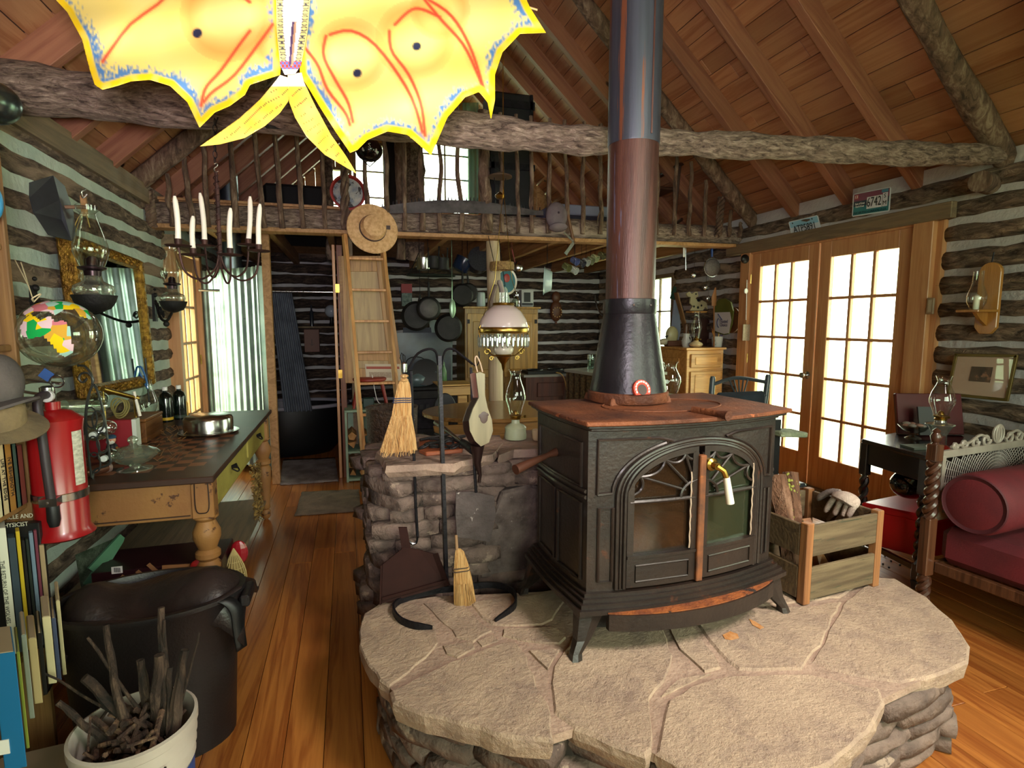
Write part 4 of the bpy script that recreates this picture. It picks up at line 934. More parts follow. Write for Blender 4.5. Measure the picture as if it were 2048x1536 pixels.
em = at(968, 835, Y=TY-.077); obj('emblem', MB().ball(em+V((0, .001, 0)), .016, 10, 6, sy=.12, sz=1.5).ball(em+V((.006, .001, .01)), .014, 10, 6, sy=.12, sz=.6).ball(em+V((-.012, .001, .006)), .009, 8, 6, sy=.12), plain('4b3a34', .5), bl)
obj('strap', MB().tube(resample([at(x, y, Y=TY-.05) for x, y in ((955, 744), (950, 722), (953, 712), (960, 725), (965, 744))], 12), .0028, 6), plain('b59a80', .6), bl)
# things on the ledge
tr = thing('trivet_board', 'small wooden board on the stone ledge', 'board', at(885, 905, Z=.865))
q = [at(x, y, Z=.868) for x, y in ((838, 905), (852, 912), (925, 905), (928, 885), (860, 880), (838, 884))]; obj('board', MB().slab([(p.x, p.y) for p in q], .866, .884), wood('board_red', '7a3c22', '9c5634', 0), tr, bev=.003)
ir = thing('cast_iron_trivet', 'tangle of cast iron parts lying on the small wooden board', 'iron parts', at(880, 885, Z=.886))
gg = random.Random(4)
for k in range(9):
    c = at(848+k*10, 893-6*(k % 2), Z=.893); obj('link', MB().tube([c+V((.02*cos(a), .014*sin(a), .008*cos(a+k))) for a in [2*pi*j/10 for j in range(10)]], .005, 6, close=True), M['castiron'], ir)
for (a, b) in (((840, 880), (900, 868)), ((850, 890), (930, 872)), ((870, 868), (935, 888)), ((860, 878), (925, 880))): obj('bar', MB().tube([at(*a, Z=.90), at(*b, Z=.905)], .007, 6), M['castiron'], ir)
tg = thing('chrome_tongs', 'chrome-ended iron tongs lying across the iron parts', 'tongs', at(890, 880, Z=.91))
obj('shaft', MB().tube([at(872, 845, Z=.95), at(925, 885, Z=.91)], [.014, .007], 10), M['steel'], tg, smooth=True)
obj('jaw', MB().tube([at(925, 885, Z=.91), at(948, 900, Z=.90)], [.016, .022], 10), M['castiron'], tg, smooth=True)
def oil_lamp(name, label, base, h, fontmat, group=None, style=0, oil=None):
    """table oil lamp built locally, total height h"""
    t = thing(name, label, 'lamp', base); s = h
    F = {0: [(.135, 0), (.155, .01), (.16, .06), (.15, .12), (.155, .17), (.13, .2), (.06, .235), (.055, .29)],
         1: [(.15, 0), (.15, .015), (.09, .05), (.085, .2), (.13, .30), (.17, .34), (.165, .35), (.07, .37), (.065, .40)],
         2: [(.09, 0), (.16, .03), (.19, .075), (.17, .12), (.08, .165), (.06, .19)]}[style]
    zt = F[-1][1]*s
    obj('font', MB().lathe([(r*s, z*s) for r, z in F], n=28), fontmat, t, world=False, smooth=True)
    if oil: obj('oil', MB().lathe([(.08*s, .02*s), (.078*s, .2*s), (0, .2*s)], n=20), oil, t, world=False, smooth=True)
    obj('burner', MB().lathe([(.07*s, zt), (.075*s, zt+.02*s), (.06*s, zt+.03*s), (.085*s, zt+.05*s), (.09*s, zt+.06*s), (.04*s, zt+.075*s), (.03*s, zt+.11*s), (.012*s, zt+.125*s)], n=20), M['brass'], t, world=False, smooth=True)
    obj('wick_knob', MB().tube([(.06*s, 0, zt+.03*s), (.14*s, 0, zt+.03*s)], .008*s, 6).lathe([(.02*s, -.004), (.02*s, .004)], (.14*s, 0, zt+.03*s), 10, Matrix.Rotation(R(90), 3, 'Y')), M['brass'], t, world=False)
    z0 = zt+.055*s; H = s-z0
    P = [(.085*s, z0), (.09*s, z0+.04*H), (.105*s, z0+.15*H), (.145*s, z0+.33*H), (.15*s, z0+.42*H), (.125*s, z0+.6*H), (.08*s, z0+.78*H), (.068*s, z0+.87*H), (.085*s, z0+.97*H), (.095*s, z0+H)]
    obj('chimney', MB().open_lathe(P, n=32), M['glass'], t, world=False, smooth=True); return t
fg = mat('green_frosted_glass', '8f9a78', 'a7b08e', rough=.35, coat=.4)
oil_lamp('oil_lamp', 'glass oil lamp with a pale green frosted base standing on the stone ledge', at(1031, 878, Z=.862), .335, fg)
ct = thing('ceramic_cup', 'small cream cup on the ledge just left of the stove', 'cup', at(1074, 880, Z=.862)); obj('body', MB().lathe([(.022, 0), (.028, .01), (.03, .05), (.026, .05), (.022, .012)], at(1076, 880, Z=.862), 18), plain('c9b48c', .4), ct, smooth=True)
# ============================================================ left side: painted table
TZ = .79
tb = thing('painted_table', 'chippy yellow painted farmhouse table with a checkerboard top against the left wall', 'table', (-.97, 3.2, 0))
yp = mat('chipped_yellow_paint', '875a2f', '9b6f3a', rough=.6, scale=4, c3='4a2a14', p3=.575, s3=10, bm=.1)
yg = mat('yellow_green_paint', '8f8238', 'a89a48', rough=.6, scale=4, c3='4a2f16', p3=.66, s3=10, bm=.1)
def tabletop_mat():
    m, t, b = base('checker_top'); b.inputs['Roughness'].default_value = .42
    tc = t.nodes.new('ShaderNodeTexCoord'); ck = t.nodes.new('ShaderNodeTexChecker'); ck.inputs['Scale'].default_value = 15.4
    ck.inputs['Color1'].default_value = hx('8f5c3c'); ck.inputs['Color2'].default_value = hx('38271f'); t.links.new(tc.outputs['Object'], ck.inputs['Vector'])
    sp = t.nodes.new('ShaderNodeSeparateXYZ'); t.links.new(tc.outputs['Object'], sp.inputs[0])
    def step(s, lo, hi):
        a = t.nodes.new('ShaderNodeMath'); a.operation = 'COMPARE'; a.inputs[1].default_value = (lo+hi)/2; a.inputs[2].default_value = (hi-lo)/2; t.links.new(s, a.inputs[0]); return a.outputs[0]
    mu = t.nodes.new('ShaderNodeMath'); mu.operation = 'MULTIPLY'; t.links.new(step(sp.outputs[0], -.39, .325), mu.inputs[0]); t.links.new(step(sp.outputs[1], -.78, .10), mu.inputs[1])
    vec = coords(t); n = nzn(t, vec, 7, 6); wr_ = ramp(t, n, [(.35, (.75, .75, .75)), (.7, (1.1, 1.05, 1))])
    col = mixc(t, mu.outputs[0], '3f2b22', ck.outputs['Color']); col = mixc(t, 1, col, wr_, 'MULTIPLY'); setc(t, b, col); return m
TX0, TX1, TY0, TY1 = -1.36, -.55, 2.48, 4.32
tt = obj('table_top', MB().box((0, 0, 0), (TX1-TX0, TY1-TY0, .028)), tabletop_mat(), bev=.004); tt.parent = tb; tt.location = ((TX0+TX1)/2+.97, (TY0+TY1)/2-3.2, TZ-.014)
a0, a1, b0, b1 = TX0+.05, TX1-.05, TY0+.07, TY1-.07
for c, d, m_ in (((-.955, b0+.012, .685), (a1-a0, .024, .18), yp), ((-.955, b1, .685), (a1-a0, .024, .18), yp), ((a0, (b0+b1)/2, .685), (.024, b1-b0, .18), yp), ((a1, (b0+b1)/2, .685), (.024, b1-b0-.1, .18), yg)):
    obj('apron', MB().box(c, d), m_, tb, bev=.003)
obj('apron_bead', MB().box((-.955, b0-.003, .61), (a1-a0-.12, .006, .004)), plain('3a2212', .7), tb)
for k in range(2):
    yc = b0+.45+k*.80; d = obj('drawer', MB().box((a1+.014, yc, .69), (.012, .64, .12)), yg, tb, bev=.004)
    for s in (-.0,): obj('pull', MB().tube([(a1+.02, yc, .70), (a1+.045, yc, .705)], [.008, .014], 10).tube(resample([(a1+.03, yc-.04, .70), (a1+.05, yc-.02, .68), (a1+.05, yc+.02, .68), (a1+.03, yc+.04, .70)], 10), .004, 6), M['iron'], d, smooth=True)
LEG = [(.012, 0), (.03, .02), (.034, .06), (.024, .075), (.034, .09), (.03, .12), (.045, .30), (.05, .38), (.036, .40), (.05, .415), (.05, .435), (.036, .45), (.055, .50), (.055, .53), (.035, .575), (.05, .59), (.05, .60)]
for x, y in ((a0+.02, b0+.03), (a1-.01, b0+.03), (a0+.02, b1-.02), (a1-.01, b1-.02)):
    lg = obj('leg', MB().lathe(LEG, (x, y, 0), 20), yp, tb, smooth=True); obj('leg_block', MB().box((x, y, .69), (.085, .085, .19)), yp, lg, bev=.004)
obj('leg_groove', MB().tube(resample([(a1-.035, b0-.017, .76), (a1-.035, b0-.017, .64), (a1-.01, b0-.017, .62), (a1+.015, b0-.017, .64), (a1+.015, b0-.017, .76)], 20), .0025, 5), plain('2b180c', .7), tb)
obj('shelf', MB().box((-.955, (b0+b1)/2, .14), (a1-a0, b1-b0, .02)), M['oldboard'], tb, bev=.003)
# ---- on the table
cv = thing('aluminum_cake_cover', 'shiny aluminum cake carrier dome on the painted table', 'cake carrier', at(418, 878, Z=TZ)); cc = at(418, 866, Z=TZ)
M['alu'] = mat('spun_aluminum', 'a8a5a0', 'c8c6c2', rough=.2, metal=1, scale=3, stretch=(1, 1, 8))
obj('dome', MB().lathe([(.128, .016), (.128, .085), (.12, .1), (.1, .108), (0, .112)], cc, 40), M['alu'], cv, smooth=True)
obj('plate', MB().lathe([(.12, .0), (.152, .004), (.158, .014), (.15, .016), (.125, .012)], cc, 40), M['alu'], cv, smooth=True)
cd = thing('glass_candy_dish', 'ribbed clear glass lidded candy dish on a foot on the painted table', 'dish', at(272, 945, Z=TZ)); c = at(270, 938, Z=TZ)
gl_ = glassy('ribbed_glass', (.86, .92, .84), .05, .14, .8, thick=('b9c4ae', .12))
obj('bowl', MB().lathe([(.068, 0), (.066, .005), (.02, .012), (.022, .02), (.06, .035), (.092, .062), (.096, .07)], c, 48, rib=.012, ribn=24), gl_, cd, smooth=True)
obj('lid', MB().lathe([(.096, .07), (.085, .082), (.05, .098), (.02, .104), (.012, .112), (.02, .125), (.018, .137), (.008, .145), (0, .147)], c, 48, rib=.012, ribn=24), gl_, cd, smooth=True)
sr = thing('wire_spice_rack', 'tall scrolled grey wire rack holding glass jars on the painted table', 'rack', at(215, 955, Z=TZ)); wm = plain('4a4b48', .4, .7)
RY_ = at(215, 955, Z=TZ).y
def wire(pp, r=.0045, y=0, n=22, nm='wire'): return obj(nm, MB().tube(resample([at(a, b, Y=RY_+y) for a, b in pp], n), r, 6), wm, sr, smooth=True)
wire([(173, 870), (171, 830), (176, 795), (186, 770), (196, 785), (208, 830), (217, 895), (222, 925)]); wire([(183, 955), (176, 900), (172, 840), (176, 800), (184, 772), (190, 770)], y=-.02)
wire([(185, 770), (183, 750), (170, 733), (155, 731)]); wire([(184, 768), (186, 758), (175, 746), (162, 748), (158, 758), (166, 765), (174, 757)])
wire([(222, 920), (216, 930), (190, 940), (186, 955), (183, 965), (188, 968)]); wire([(155, 880), (168, 868), (171, 845)])
for (x, y) in ((183, 835), (197, 842), (188, 893), (206, 885), (190, 925)):
    c = at(x, y, Y=RY_-.01); obj('ring', MB().tube([c+V((.02*cos(a), -.004, .042*sin(a))) for a in [2*pi*k/18 for k in range(18)]], .0032, 6, close=True), wm, sr)
jg = glassy('jar_glass', (.85, .92, .86), .05, .12, .7)
for i, (x, y, lab) in enumerate(((190, 868, 'upper left'), (209, 858, 'upper right'), (212, 915, 'lower right'), (192, 800, 'top'))):
    c = at(x, y, Y=RY_+.02); j = thing('spice_jar', 'small round glass jar in the %s ring of the wire rack' % lab, 'jar', c-V((0, 0, .03)), group='jars in the wire rack')
    mj = Matrix.Rotation(R(90), 3, 'X'); obj('glass', MB().lathe([(0, -.06), (.026, -.055), (.032, -.03), (.03, 0), (.018, .01)], c, 18, mj), jg, j, smooth=True)
    if i != 3: obj('cap', MB().lathe([(.013, .0), (.013, .016), (.011, .018)], c+V((0, -.01, 0)), 14, mj), plain('cdd4cc', .5), j, smooth=True)
sc2 = thing('salt_shaker', 'copper-coloured canister lying under the wire rack', 'canister', at(200, 950, Z=TZ)); c = at(212, 945, Z=TZ)+V((0, 0, .022)); c2 = at(165, 958, Z=TZ)+V((0, 0, .022))
obj('body', MB().tube([c2, c], .021, 16), plain('6b4434', .3, .6), sc2, smooth=True); obj('cap', MB().tube([c, c+(c-c2).normalized()*.014], .023, 16), plain('a58a80', .3, .5), sc2, smooth=True)
bx = thing('wooden_box', 'brown wooden keepsake box on the painted table', 'box', (-1.15, 3.35, TZ)); bwd = wood('box_wood', '5f3818', '8a5a2c', 1, .4)
obj('body', MB().box((-1.13, 3.42, TZ+.055), (.20, .28, .11)), bwd, bx, bev=.004); obj('lid', MB().box((-1.13, 3.42, TZ+.12), (.205, .285, .016)), bwd, bx, bev=.004)
hb = thing('harmonica_box', 'red and cream covered book standing on the painted table', 'book', (-1.1, 3.02, TZ))
obj('cover', MB().box((-1.1, 3.03, TZ+.085), (.20, .05, .17)), plain('8b1822', .5), hb, bev=.003); obj('spine_side', MB().box((-.992, 3.03, TZ+.085), (.018, .052, .172)), plain('c9cfc2', .6), hb)
# small dark sailor figurine: plain generic body
fg_ = thing('sailor_figurine', 'tiny painted sailor figurine with a blue cap beside the candy dish', 'figurine', at(226, 935, Z=TZ)); c = at(226, 922, Z=TZ)
fc = MB().lathe([(.024, 0), (.03, .01), (.026, .05), (.02, .075), (.012, .085)], c, 16); obj('coat', fc, plain('10131c', .4), fg_, smooth=True)
obj('head', MB().ball(c+V((0, 0, .098)), .018, 14, 10), plain('d29a78', .5), fg_, smooth=True); obj('beard', MB().ball(c+V((-.002, -.006, .091)), .017, 12, 8, sz=.8), plain('d8d5cc', .7), fg_, smooth=True)
obj('nose', MB().ball(c+V((.004, -.019, .099)), .004, 8, 6), plain('c98468', .5), fg_); obj('cap', MB().lathe([(.019, 0), (.021, .008), (.012, .016), (0, .018)], c+V((0, 0, .106)), 14), plain('2f4d66', .5), fg_, smooth=True)
obj('arm', MB().tube([c+V((.02, -.005, .06)), c+V((.036, -.02, .05)), c+V((.03, -.034, .058))], [.008, .007, .006], 8), plain('8a5a20', .5), fg_, smooth=True)
for i, (px, lab, yl) in enumerate(((334, 'left of two black bottles with white caps on the painted table', 1), (361, 'right of two black bottles with white caps on the painted table', 0))):
    b = thing('black_bottle', lab, 'bottle', at(px, 843 if i == 0 else 838, Z=TZ), group='black bottles'); 
    c = V(b.location); obj('glass', MB().lathe([(.036, 0), (.038, .01), (.038, .15), (.03, .175), (.014, .19), (.014, .2)], c, 22), plain('0a120e', .12, 0, .5), b, smooth=True)
    obj('cap', MB().lathe([(.015, .2), (.015, .222), (.013, .224)], c, 16), M['white'], b, smooth=True)
    obj('label_band', MB().lathe([(.0385, .012), (.0385, .03)], c, 22), plain('c9a21e' if yl else '22352a', .5), b, smooth=True)
yb_ = thing('yellow_bottle', 'small yellow bottle behind the black bottles', 'bottle', at(371, 835, Z=TZ)); obj('body', MB().lathe([(.02, 0), (.02, .09), (.01, .11), (.01, .12)], at(371, 833, Z=TZ), 16), plain('c48f1a', .4), yb_, smooth=True); obj('cap', MB().lathe([(.011, .12), (.011, .135)], at(371, 833, Z=TZ), 12), plain('d8c8a0', .5), yb_)
gl2 = thing('glass_cruet', 'clear glass lamp chimney holding a blue-handled brush on the painted table', 'chimney', at(300, 838, Z=TZ+.1)); c = at(300, 838, Z=TZ)
obj('glass', MB().open_lathe([(.03, .0), (.03, .04), (.055, .09), (.05, .12), (.03, .19), (.022, .25), (.024, .26)], c, 24), M['glass'], gl2, smooth=True)
obj('foot', MB().lathe([(.04, -.0), (.04, .012), (.02, .02)], c, 20), M['brass'], gl2, smooth=True)
obj('blue_handle', MB().tube(resample([c+V(p) for p in ((0, 0, .2), (-.03, 0, .28), (-.045, 0, .33), (-.03, 0, .345), (-.01, 0, .29), (0, 0, .22))], 16), .006, 6), plain('1f5fa0', .4), gl2, smooth=True)
obj('black_rod', MB().tube([c+V((.0, .01, .1)), c+V((-.005, .01, .40))], .006, 8), M['black'], gl2)
# tin horn-like brass tube and white candles lying behind
bt = thing('brass_telescope', 'old brass telescope tube lying behind the wire rack', 'telescope', at(240, 800, Z=TZ+.12)); a = at(205, 778, Y=3.15); b = at(268, 795, Y=3.3)
obj('tube', MB().tube([a, b], [.013, .011], 14), M['brass'], bt, smooth=True); obj('eyepiece', MB().tube([b, b+(b-a).normalized()*.02], .015, 14), M['brass'], bt, smooth=True)
obj('prop', MB().tube([a+V((0, 0, -.01)), (a.x, a.y, TZ)], .005, 6).tube([b+V((0, 0, -.01)), (b.x, b.y, TZ)], .005, 6), M['brass'], bt)
hcn = thing('white_tapers', 'cream taper candle standing at a slant behind the red book', 'candle', at(272, 830, Z=TZ)); obj('wax', MB().tube([at(280, 832, Y=3.3), at(268, 783, Y=3.3)], [.008, .007], 10), M['wax'], hcn, smooth=True)
rn = thing('rubber_bands', 'tangle of dried yellow tubing behind the red book', 'tubing', at(240, 830, Y=3.2))
for k in range(3): 
    c = at(236+k*4, 812+k*3, Y=3.2); obj('loop', MB().tube([c+V((.03*cos(a), .02*sin(a)*k, .04*sin(a))) for a in [2*pi*j/16 for j in range(16)]], .004, 6, close=True), plain('8a7f48', .6), rn)
gj = thing('glass_rolling_pin', 'ribbed clear glass cylinder lying behind the fire extinguisher', 'jar', at(160, 815, Z=TZ+.1)); obj('glass', MB().tube([at(128, 813, Y=2.75), at(205, 812, Y=2.9)], .028, 20), gl_, gj, smooth=True); obj('stand', MB().box(at(165, 835, Y=2.82)-V((0, 0, .055)), (.16, .05, .085)), M['oldboard'], gj)
lv = random.Random(9); 
lf = MB()
for k in range(46):
    c = at(lv.uniform(300, 375), lv.uniform(855, 925), Z=TZ+.006); a = lv.uniform(0, 6.28); lf.tube([c, c+V((cos(a)*.03, sin(a)*.03, lv.uniform(.0, .03)))], .0016, 4); e = c+V((cos(a)*.03, sin(a)*.03, .012)); lf.add([e, e+V((.012, .004, .004)), e+V((.016, .016, .01)), e+V((.004, .014, .006))], [(0, 1, 2, 3)])
o = single('dried_flowers', lf, mat('dried_leaf', '5a3218', '7d5a2c', rough=.9), 'spray of dried brown leaves scattered beside the cake cover', 'dried flowers'); o['kind'] = 'stuff'
# hanging dried hydrangeas and onion net on the right end of the table
hy = MB()
for k in range(260):
    c = at(lv.uniform(462, 520), lv.uniform(930, 1040), Y=lv.uniform(3.5, 3.8)); c.x = max(c.x, a1+.03); q = [V((lv.uniform(-1, 1), lv.uniform(-1, 1), lv.uniform(-1, 1)))*.018 for _ in range(3)]; hy.add([c]+[c+p for p in q], [(0, 1, 2), (0, 2, 3), (0, 3, 1)])
o = single('dried_hydrangea', hy, mat('hydrangea', '5c4420', '93763c', rough=.9, scale=40), 'hanging bunch of dried brown hydrangea heads by the table drawers', 'dried flowers'); o['kind'] = 'stuff'
nb = thing('net_bag', 'straw-coloured net bag with red wrap leaning by the front table leg', 'bag', at(462, 1195, Z=.1)); c = at(470, 1150, Y=2.75)
nm_ = MB()
for i in range(9):
    a = pi*i/9; nm_.tube([c+V((cos(a)*.05*sin(pi*k/10), sin(a)*.05*sin(pi*k/10), -.17+.30*k/10)) for k in range(11)], .0022, 4); nm_.tube([c+V((-cos(a)*.05*sin(pi*k/10), -sin(a)*.05*sin(pi*k/10), -.17+.30*k/10)) for k in range(11)], .0022, 4)
for k in range(1, 10): nm_.tube([c+V((cos(a)*.05*sin(pi*k/10), sin(a)*.05*sin(pi*k/10), -.17+.30*k/10)) for a in [2*pi*j/12 for j in range(12)]], .0022, 4, close=True)
o = obj('net', nm_, plain('b3a06a', .8), nb); obj('bulbs', MB().ball(c+V((0, 0, -.02)), .042, 12, 8, sz=2.8), plain('8f7a48', .8), nb, smooth=True)
obj('red_wrap', MB().ball(at(478, 1105, Y=2.8), .04, 10, 8, sz=1.5, sy=.5), plain('8e1620', .25), nb)
# ---- under the table: printed game box, netting, papers
bg_ = thing('card_game_box', 'dark maroon printed box with barcode and wooden sticks picture under the table', 'box', (-.97, 2.75, 0)); 
ba = at(222, 1190, Y=2.62); bb = at(425, 1085, Y=2.62); BXW = bb.x-ba.x; zc_ = at(300, 1110, Y=2.62).z
obj('body', MB().box(((ba.x+bb.x)/2-.02, 2.76, .26), (BXW+.1, .26, .22)), plain('2a1015', .35), bg_, bev=.003)
for k in range(4):
    p = (((296, 1128), (332, 1160)), ((274, 1142), (316, 1178)), ((242, 1152), (292, 1184)), ((225, 1172), (280, 1195)))[k]; a, b = (at(*p[0], Y=2.628), at(*p[1], Y=2.628)); obj('printed_stick', MB().beam(a, b, .003, .016), plain('8d6440', .5), bg_)
obj('barcode', MB().box(at(234, 1140, Y=2.627), (.04, .003, .03)), M['white'], bg_)
mb = MB()
for k in range(8): mb.box(at(228+k*1.7, 1140, Y=2.6245), (.0018 if k % 2 else .001, .001, .02))
obj('bars', mb, M['black'], bg_)
ev = thing('paper_packet', 'tan paper packet tucked in front of the maroon box', 'packet', at(350, 1170, Y=2.58)); a = at(352, 1155, Y=2.6); obj('packet', MB().box(a, (.105, .006, .115), ry=R(4)), plain('96683c', .7), ev); text('SLEEPERS', .018, plain('2a1a10'), ev, a+V((.005, -.004, -.035)), (1, 0, .07), (-.07, 0, 1)) if 0 else text('Zleepers', .022, plain('2a1a10'), ev, a+V((.005, -.004, -.035)), (1, 0, .07), (-.07, 0, 1))
rb = thing('red_net_pouch', 'bright red mesh pouch hanging beside the paper packet', 'pouch', at(405, 1150, Y=2.57)); obj('pouch', MB().ball(at(400, 1135, Y=2.57), .04, 14, 8, sy=.3), plain('9c1c18', .5), rb, smooth=True); obj('white_slip', MB().box(at(386, 1155, Y=2.59), (.035, .004, .08), ry=R(-12)), plain('a09a94', .7), rb)
gn = thing('green_crate', 'green slatted crate tipped up under the left end of the table', 'crate', (-1.2, 2.8, 0)); gm_ = plain('4c7a5c', .5)
for k in range(3): obj('slat', MB().beam(at(165+k*8, 1200-k*30, Y=2.7), at(240+k*2, 1080-k*4, Y=2.8), .012, .03), gm_, gn)
obj('mesh', MB().add([at(165, 1190, Y=2.75), at(150, 1110, Y=2.85), at(232, 1075, Y=2.85), at(205, 1130, Y=2.8)], [(0, 1, 2, 3)]), mat('moss_net', '3a4a34', '5f6f58', rough=.9, scale=30, bm=.6), gn)
# ---- fire extinguisher
fe = thing('fire_extinguisher', 'red fire extinguisher strapped to the end of the bookcase', 'fire extinguisher', (-.86, 2.02, .72)); ex, ey = -.855, 2.03
e0 = at(120, 1072, Y=ey).z; e1 = at(115, 822, Y=ey).z; red = plain('900b11', .32, 0, .35); ex = at(118, 950, Y=ey).x; er = .070
obj('cylinder', MB().lathe([(.07, e0), (.083, e0+.008), (er, e0+.03), (er, e1-.06), (.075, e1-.025), (.045, e1), (.02, e1+.006), (.02, e1+.03)], (ex, ey, 0), 32), red, fe, smooth=True)
obj('valve', MB().lathe([(.016, e1+.028), (.02, e1+.035), (.02, e1+.075), (.012, e1+.08)], (ex-.01, ey, 0), 16), M['steel'], fe, smooth=True)
obj('lever', MB().beam((ex+.03, ey, e1+.085), (ex-.06, ey, e1+.10), .02, .006).beam((ex-.01, ey, e1+.05), (ex-.10, ey, e1+.07), .02, .006).beam((ex-.10, ey, e1+.07), (ex-.13, ey, e1+.085), .02, .006), M['steel'], fe, bev=.002)
obj('pull_ring', MB().tube([(ex+.03+.018*cos(a), ey-.03, e1+.095+.018*sin(a)) for a in [2*pi*k/18 for k in range(18)]], .0025, 6, close=True), M['steel'], fe, smooth=True)
obj('blue_tag', MB().box((ex-.0, ey-.02, e1+.115), (.03, .003, .03), ry=R(40)), plain('2a4d86', .5), fe)
obj('gauge', MB().lathe([(.018, 0), (.018, .012)], (ex+.0, ey-.02, e1+.05), 16, Matrix.Rotation(R(90), 3, 'X')), plain('c8c8c4', .3), fe)
obj('hose', MB().tube(resample([(ex+.0, ey-.02, e1+.055), (ex+.0, ey-er-.012, e1+.045), (ex+.005, ey-er-.018, e1-.05), (ex+.01, ey-er-.018, e0+.2), (ex+.013, ey-er-.014, e0+.11)], 24), .0125, 10), plain('2c2226', .5), fe, smooth=True)
obj('nozzle', MB().lathe([(.012, 0), (.017, .02), (.016, .075), (.014, .08)], (ex+.014, ey-er-.016, e0+.06), 14), M['black'], fe, smooth=True)
obj('strap', MB().lathe([(er+.001, e0+.125), (er+.003, e0+.127), (er+.003, e0+.149), (er+.001, e0+.151)], (ex, ey, 0), 32).tube([(ex+.008, ey-er-.034, e0+.138), (ex+.03, ey-er-.0, e0+.138)], .004, 6).box((ex+.01, ey-er-.016, e0+.138), (.045, .034, .024)), M['steel'], fe, smooth=True)
lb = MB(); 
for k in range(5):
    a0_, a1_ = R(-34+k*6), R(-34+(k+1)*6); lb.add([(ex+cos(a)*(er+.0012), ey+sin(a)*(er+.0012), z) for a, z in ((a0_, e0+.17), (a1_, e0+.17), (a1_, e0+.34), (a0_, e0+.34))], [(0, 1, 2, 3)])
obj('label', lb, mat('label_print', 'c9c6b4', '9a9888', rough=.6, scale=60, stretch=(1, 1, 2)), fe)
# ---- bookcase
bc = thing('bookcase', 'rough wooden bookcase crammed with books along the left wall', 'bookcase', (-1.15, 1.9, 0)); bcw = wood('bookcase_wood', '6b4a28', '8f6a3c', 2, .6)
BX = -.97; BY1 = 2.02
obj('upright', MB().box((BX-.2, BY1+.012, 1.05), (.42, .022, 2.1)), bcw, bc, bev=.003); obj('upright', MB().box((BX-.2, 1.0, 1.05), (.42, .022, 2.1)), bcw, bc, bev=.003); obj('back', MB().box((BX-.42, 1.5, 1.05), (.012, 1.05, 2.1)), bcw, bc)
for z in (.04, .42, .865, 1.085, 1.345, 1.64, 2.08): obj('shelf', MB().box((BX-.2, 1.5, z), (.42, 1.0, .02)), bcw, bc, bev=.003)
bks = random.Random(12)
CB = ['cbb68c', 'a87838', '3e5a52', '7a4038', 'c2c0b0', '2b2f3a', '8a2f26', 'd8cfa8', '45604a', 'b59a62', '1d1f24', '5c6e84']
adj = ['cream', 'ochre', 'dark teal', 'brick red', 'pale grey', 'navy', 'red', 'ivory', 'moss green', 'tan', 'black', 'slate blue']
def book(y0, th, z, h, d, ci, lab, tilt=0, x=BX, txt=None, group=None, tone=None, face=False):
    t = thing('book', lab, 'book', (x-d/2, y0+th/2, z), 0, group); cm = plain(CB[ci] if tone is None else tone, .5)
    m = Matrix.Rotation(tilt, 3, 'X'); o = V((x-d/2, y0+th/2, z))
    def bx_(c, s): mb = MB().box(c, s); mb.v = [o+m @ p for p in mb.v]; return mb
    obj('cover', bx_((0, -th/2+.0015, h/2), (d, .003, h)).add(*(lambda q: (q.v, q.f))(bx_((0, th/2-.0015, h/2), (d, .003, h)))).add(*(lambda q: (q.v, q.f))(bx_((d/2-.0015, 0, h/2), (.003, th, h)))), cm, t)
    obj('pages', bx_((-.002, 0, h/2), (d-.008, th-.006, h-.008)), plain('d9cfb4', .9), t)
    if txt: text(txt, min(th*.62, .03), plain('efe6c8' if ci in (2, 3, 5, 6, 8, 10) else '2a2622'), t, o+m @ V((d/2+.0012, 0, h/2)), m @ V((0, 0, -1)), m @ V((0, 1, 0)), sx=.8)
    return t
# upper shelf rows (spines face the room)
y = 1.86; 
for i, (th, h, ci, lab, tx) in enumerate([(.028, .2, 7, 'ivory paperback at the right end of the shelf above the hats', None), (.022, .21, 5, 'white and blue book leaning at the end of the upper shelf', None)]):
    book(1.97-i*.03, .022, 1.095, h, .15, ci, lab, R(-8))
yy = 1.985
for i, (th, h, ci, tx) in enumerate([(.030, .24, 3, None), (.022, .25, 2, None), (.034, .26, 1, 'IVE BEHEMOTH'), (.030, .26, 0, 'LIFE AT THE EDGE'), (.034, .255, 7, None), (.024, .25, 10, 'Novel')]):
    yy -= th+.002; book(yy, th, .876, h-.06, .17, ci, ('%s book, %s from the fire extinguisher on the middle shelf' % (adj[ci], ['nearest', 'second', 'third', 'fourth', 'fifth', 'sixth'][i])), x=BX+.02, txt=tx, group='books on the middle shelf')
for i in range(10):
    th = bks.uniform(.02, .04); yy -= th+.002
    if yy < 1.05: break
    book(yy, th, .876, bks.uniform(.15, .2), .17, (i*5+3) % 12, '%s book on the middle shelf left of the frame edge' % adj[(i*5+3) % 12], x=BX+.02, group='books on the middle shelf')
def vbook(x0, x1, z0, z1, Yb, dep, ins=0, yp=1110):
    """book whose spine is turned to the room: depth runs along the shelf's slant"""
    a = at(x0, yp, Y=Yb); b = at(x1, yp, Y=Yb); d = V((a.x+b.x, a.y+b.y, 0)).normalized()*dep; w_ = (b-a).normalized()*(.0005+ins); a = a+w_+d*(ins*5); b = b-w_+d*(ins*5)
    return MB().add([V((p.x, p.y, z)) for z in (z0, z1) for p in (a, b, b+d, a+d)], [(3, 2, 1, 0), (4, 5, 6, 7), (0, 1, 5, 4), (1, 2, 6, 5), (2, 3, 7, 6), (3, 0, 4, 7)])
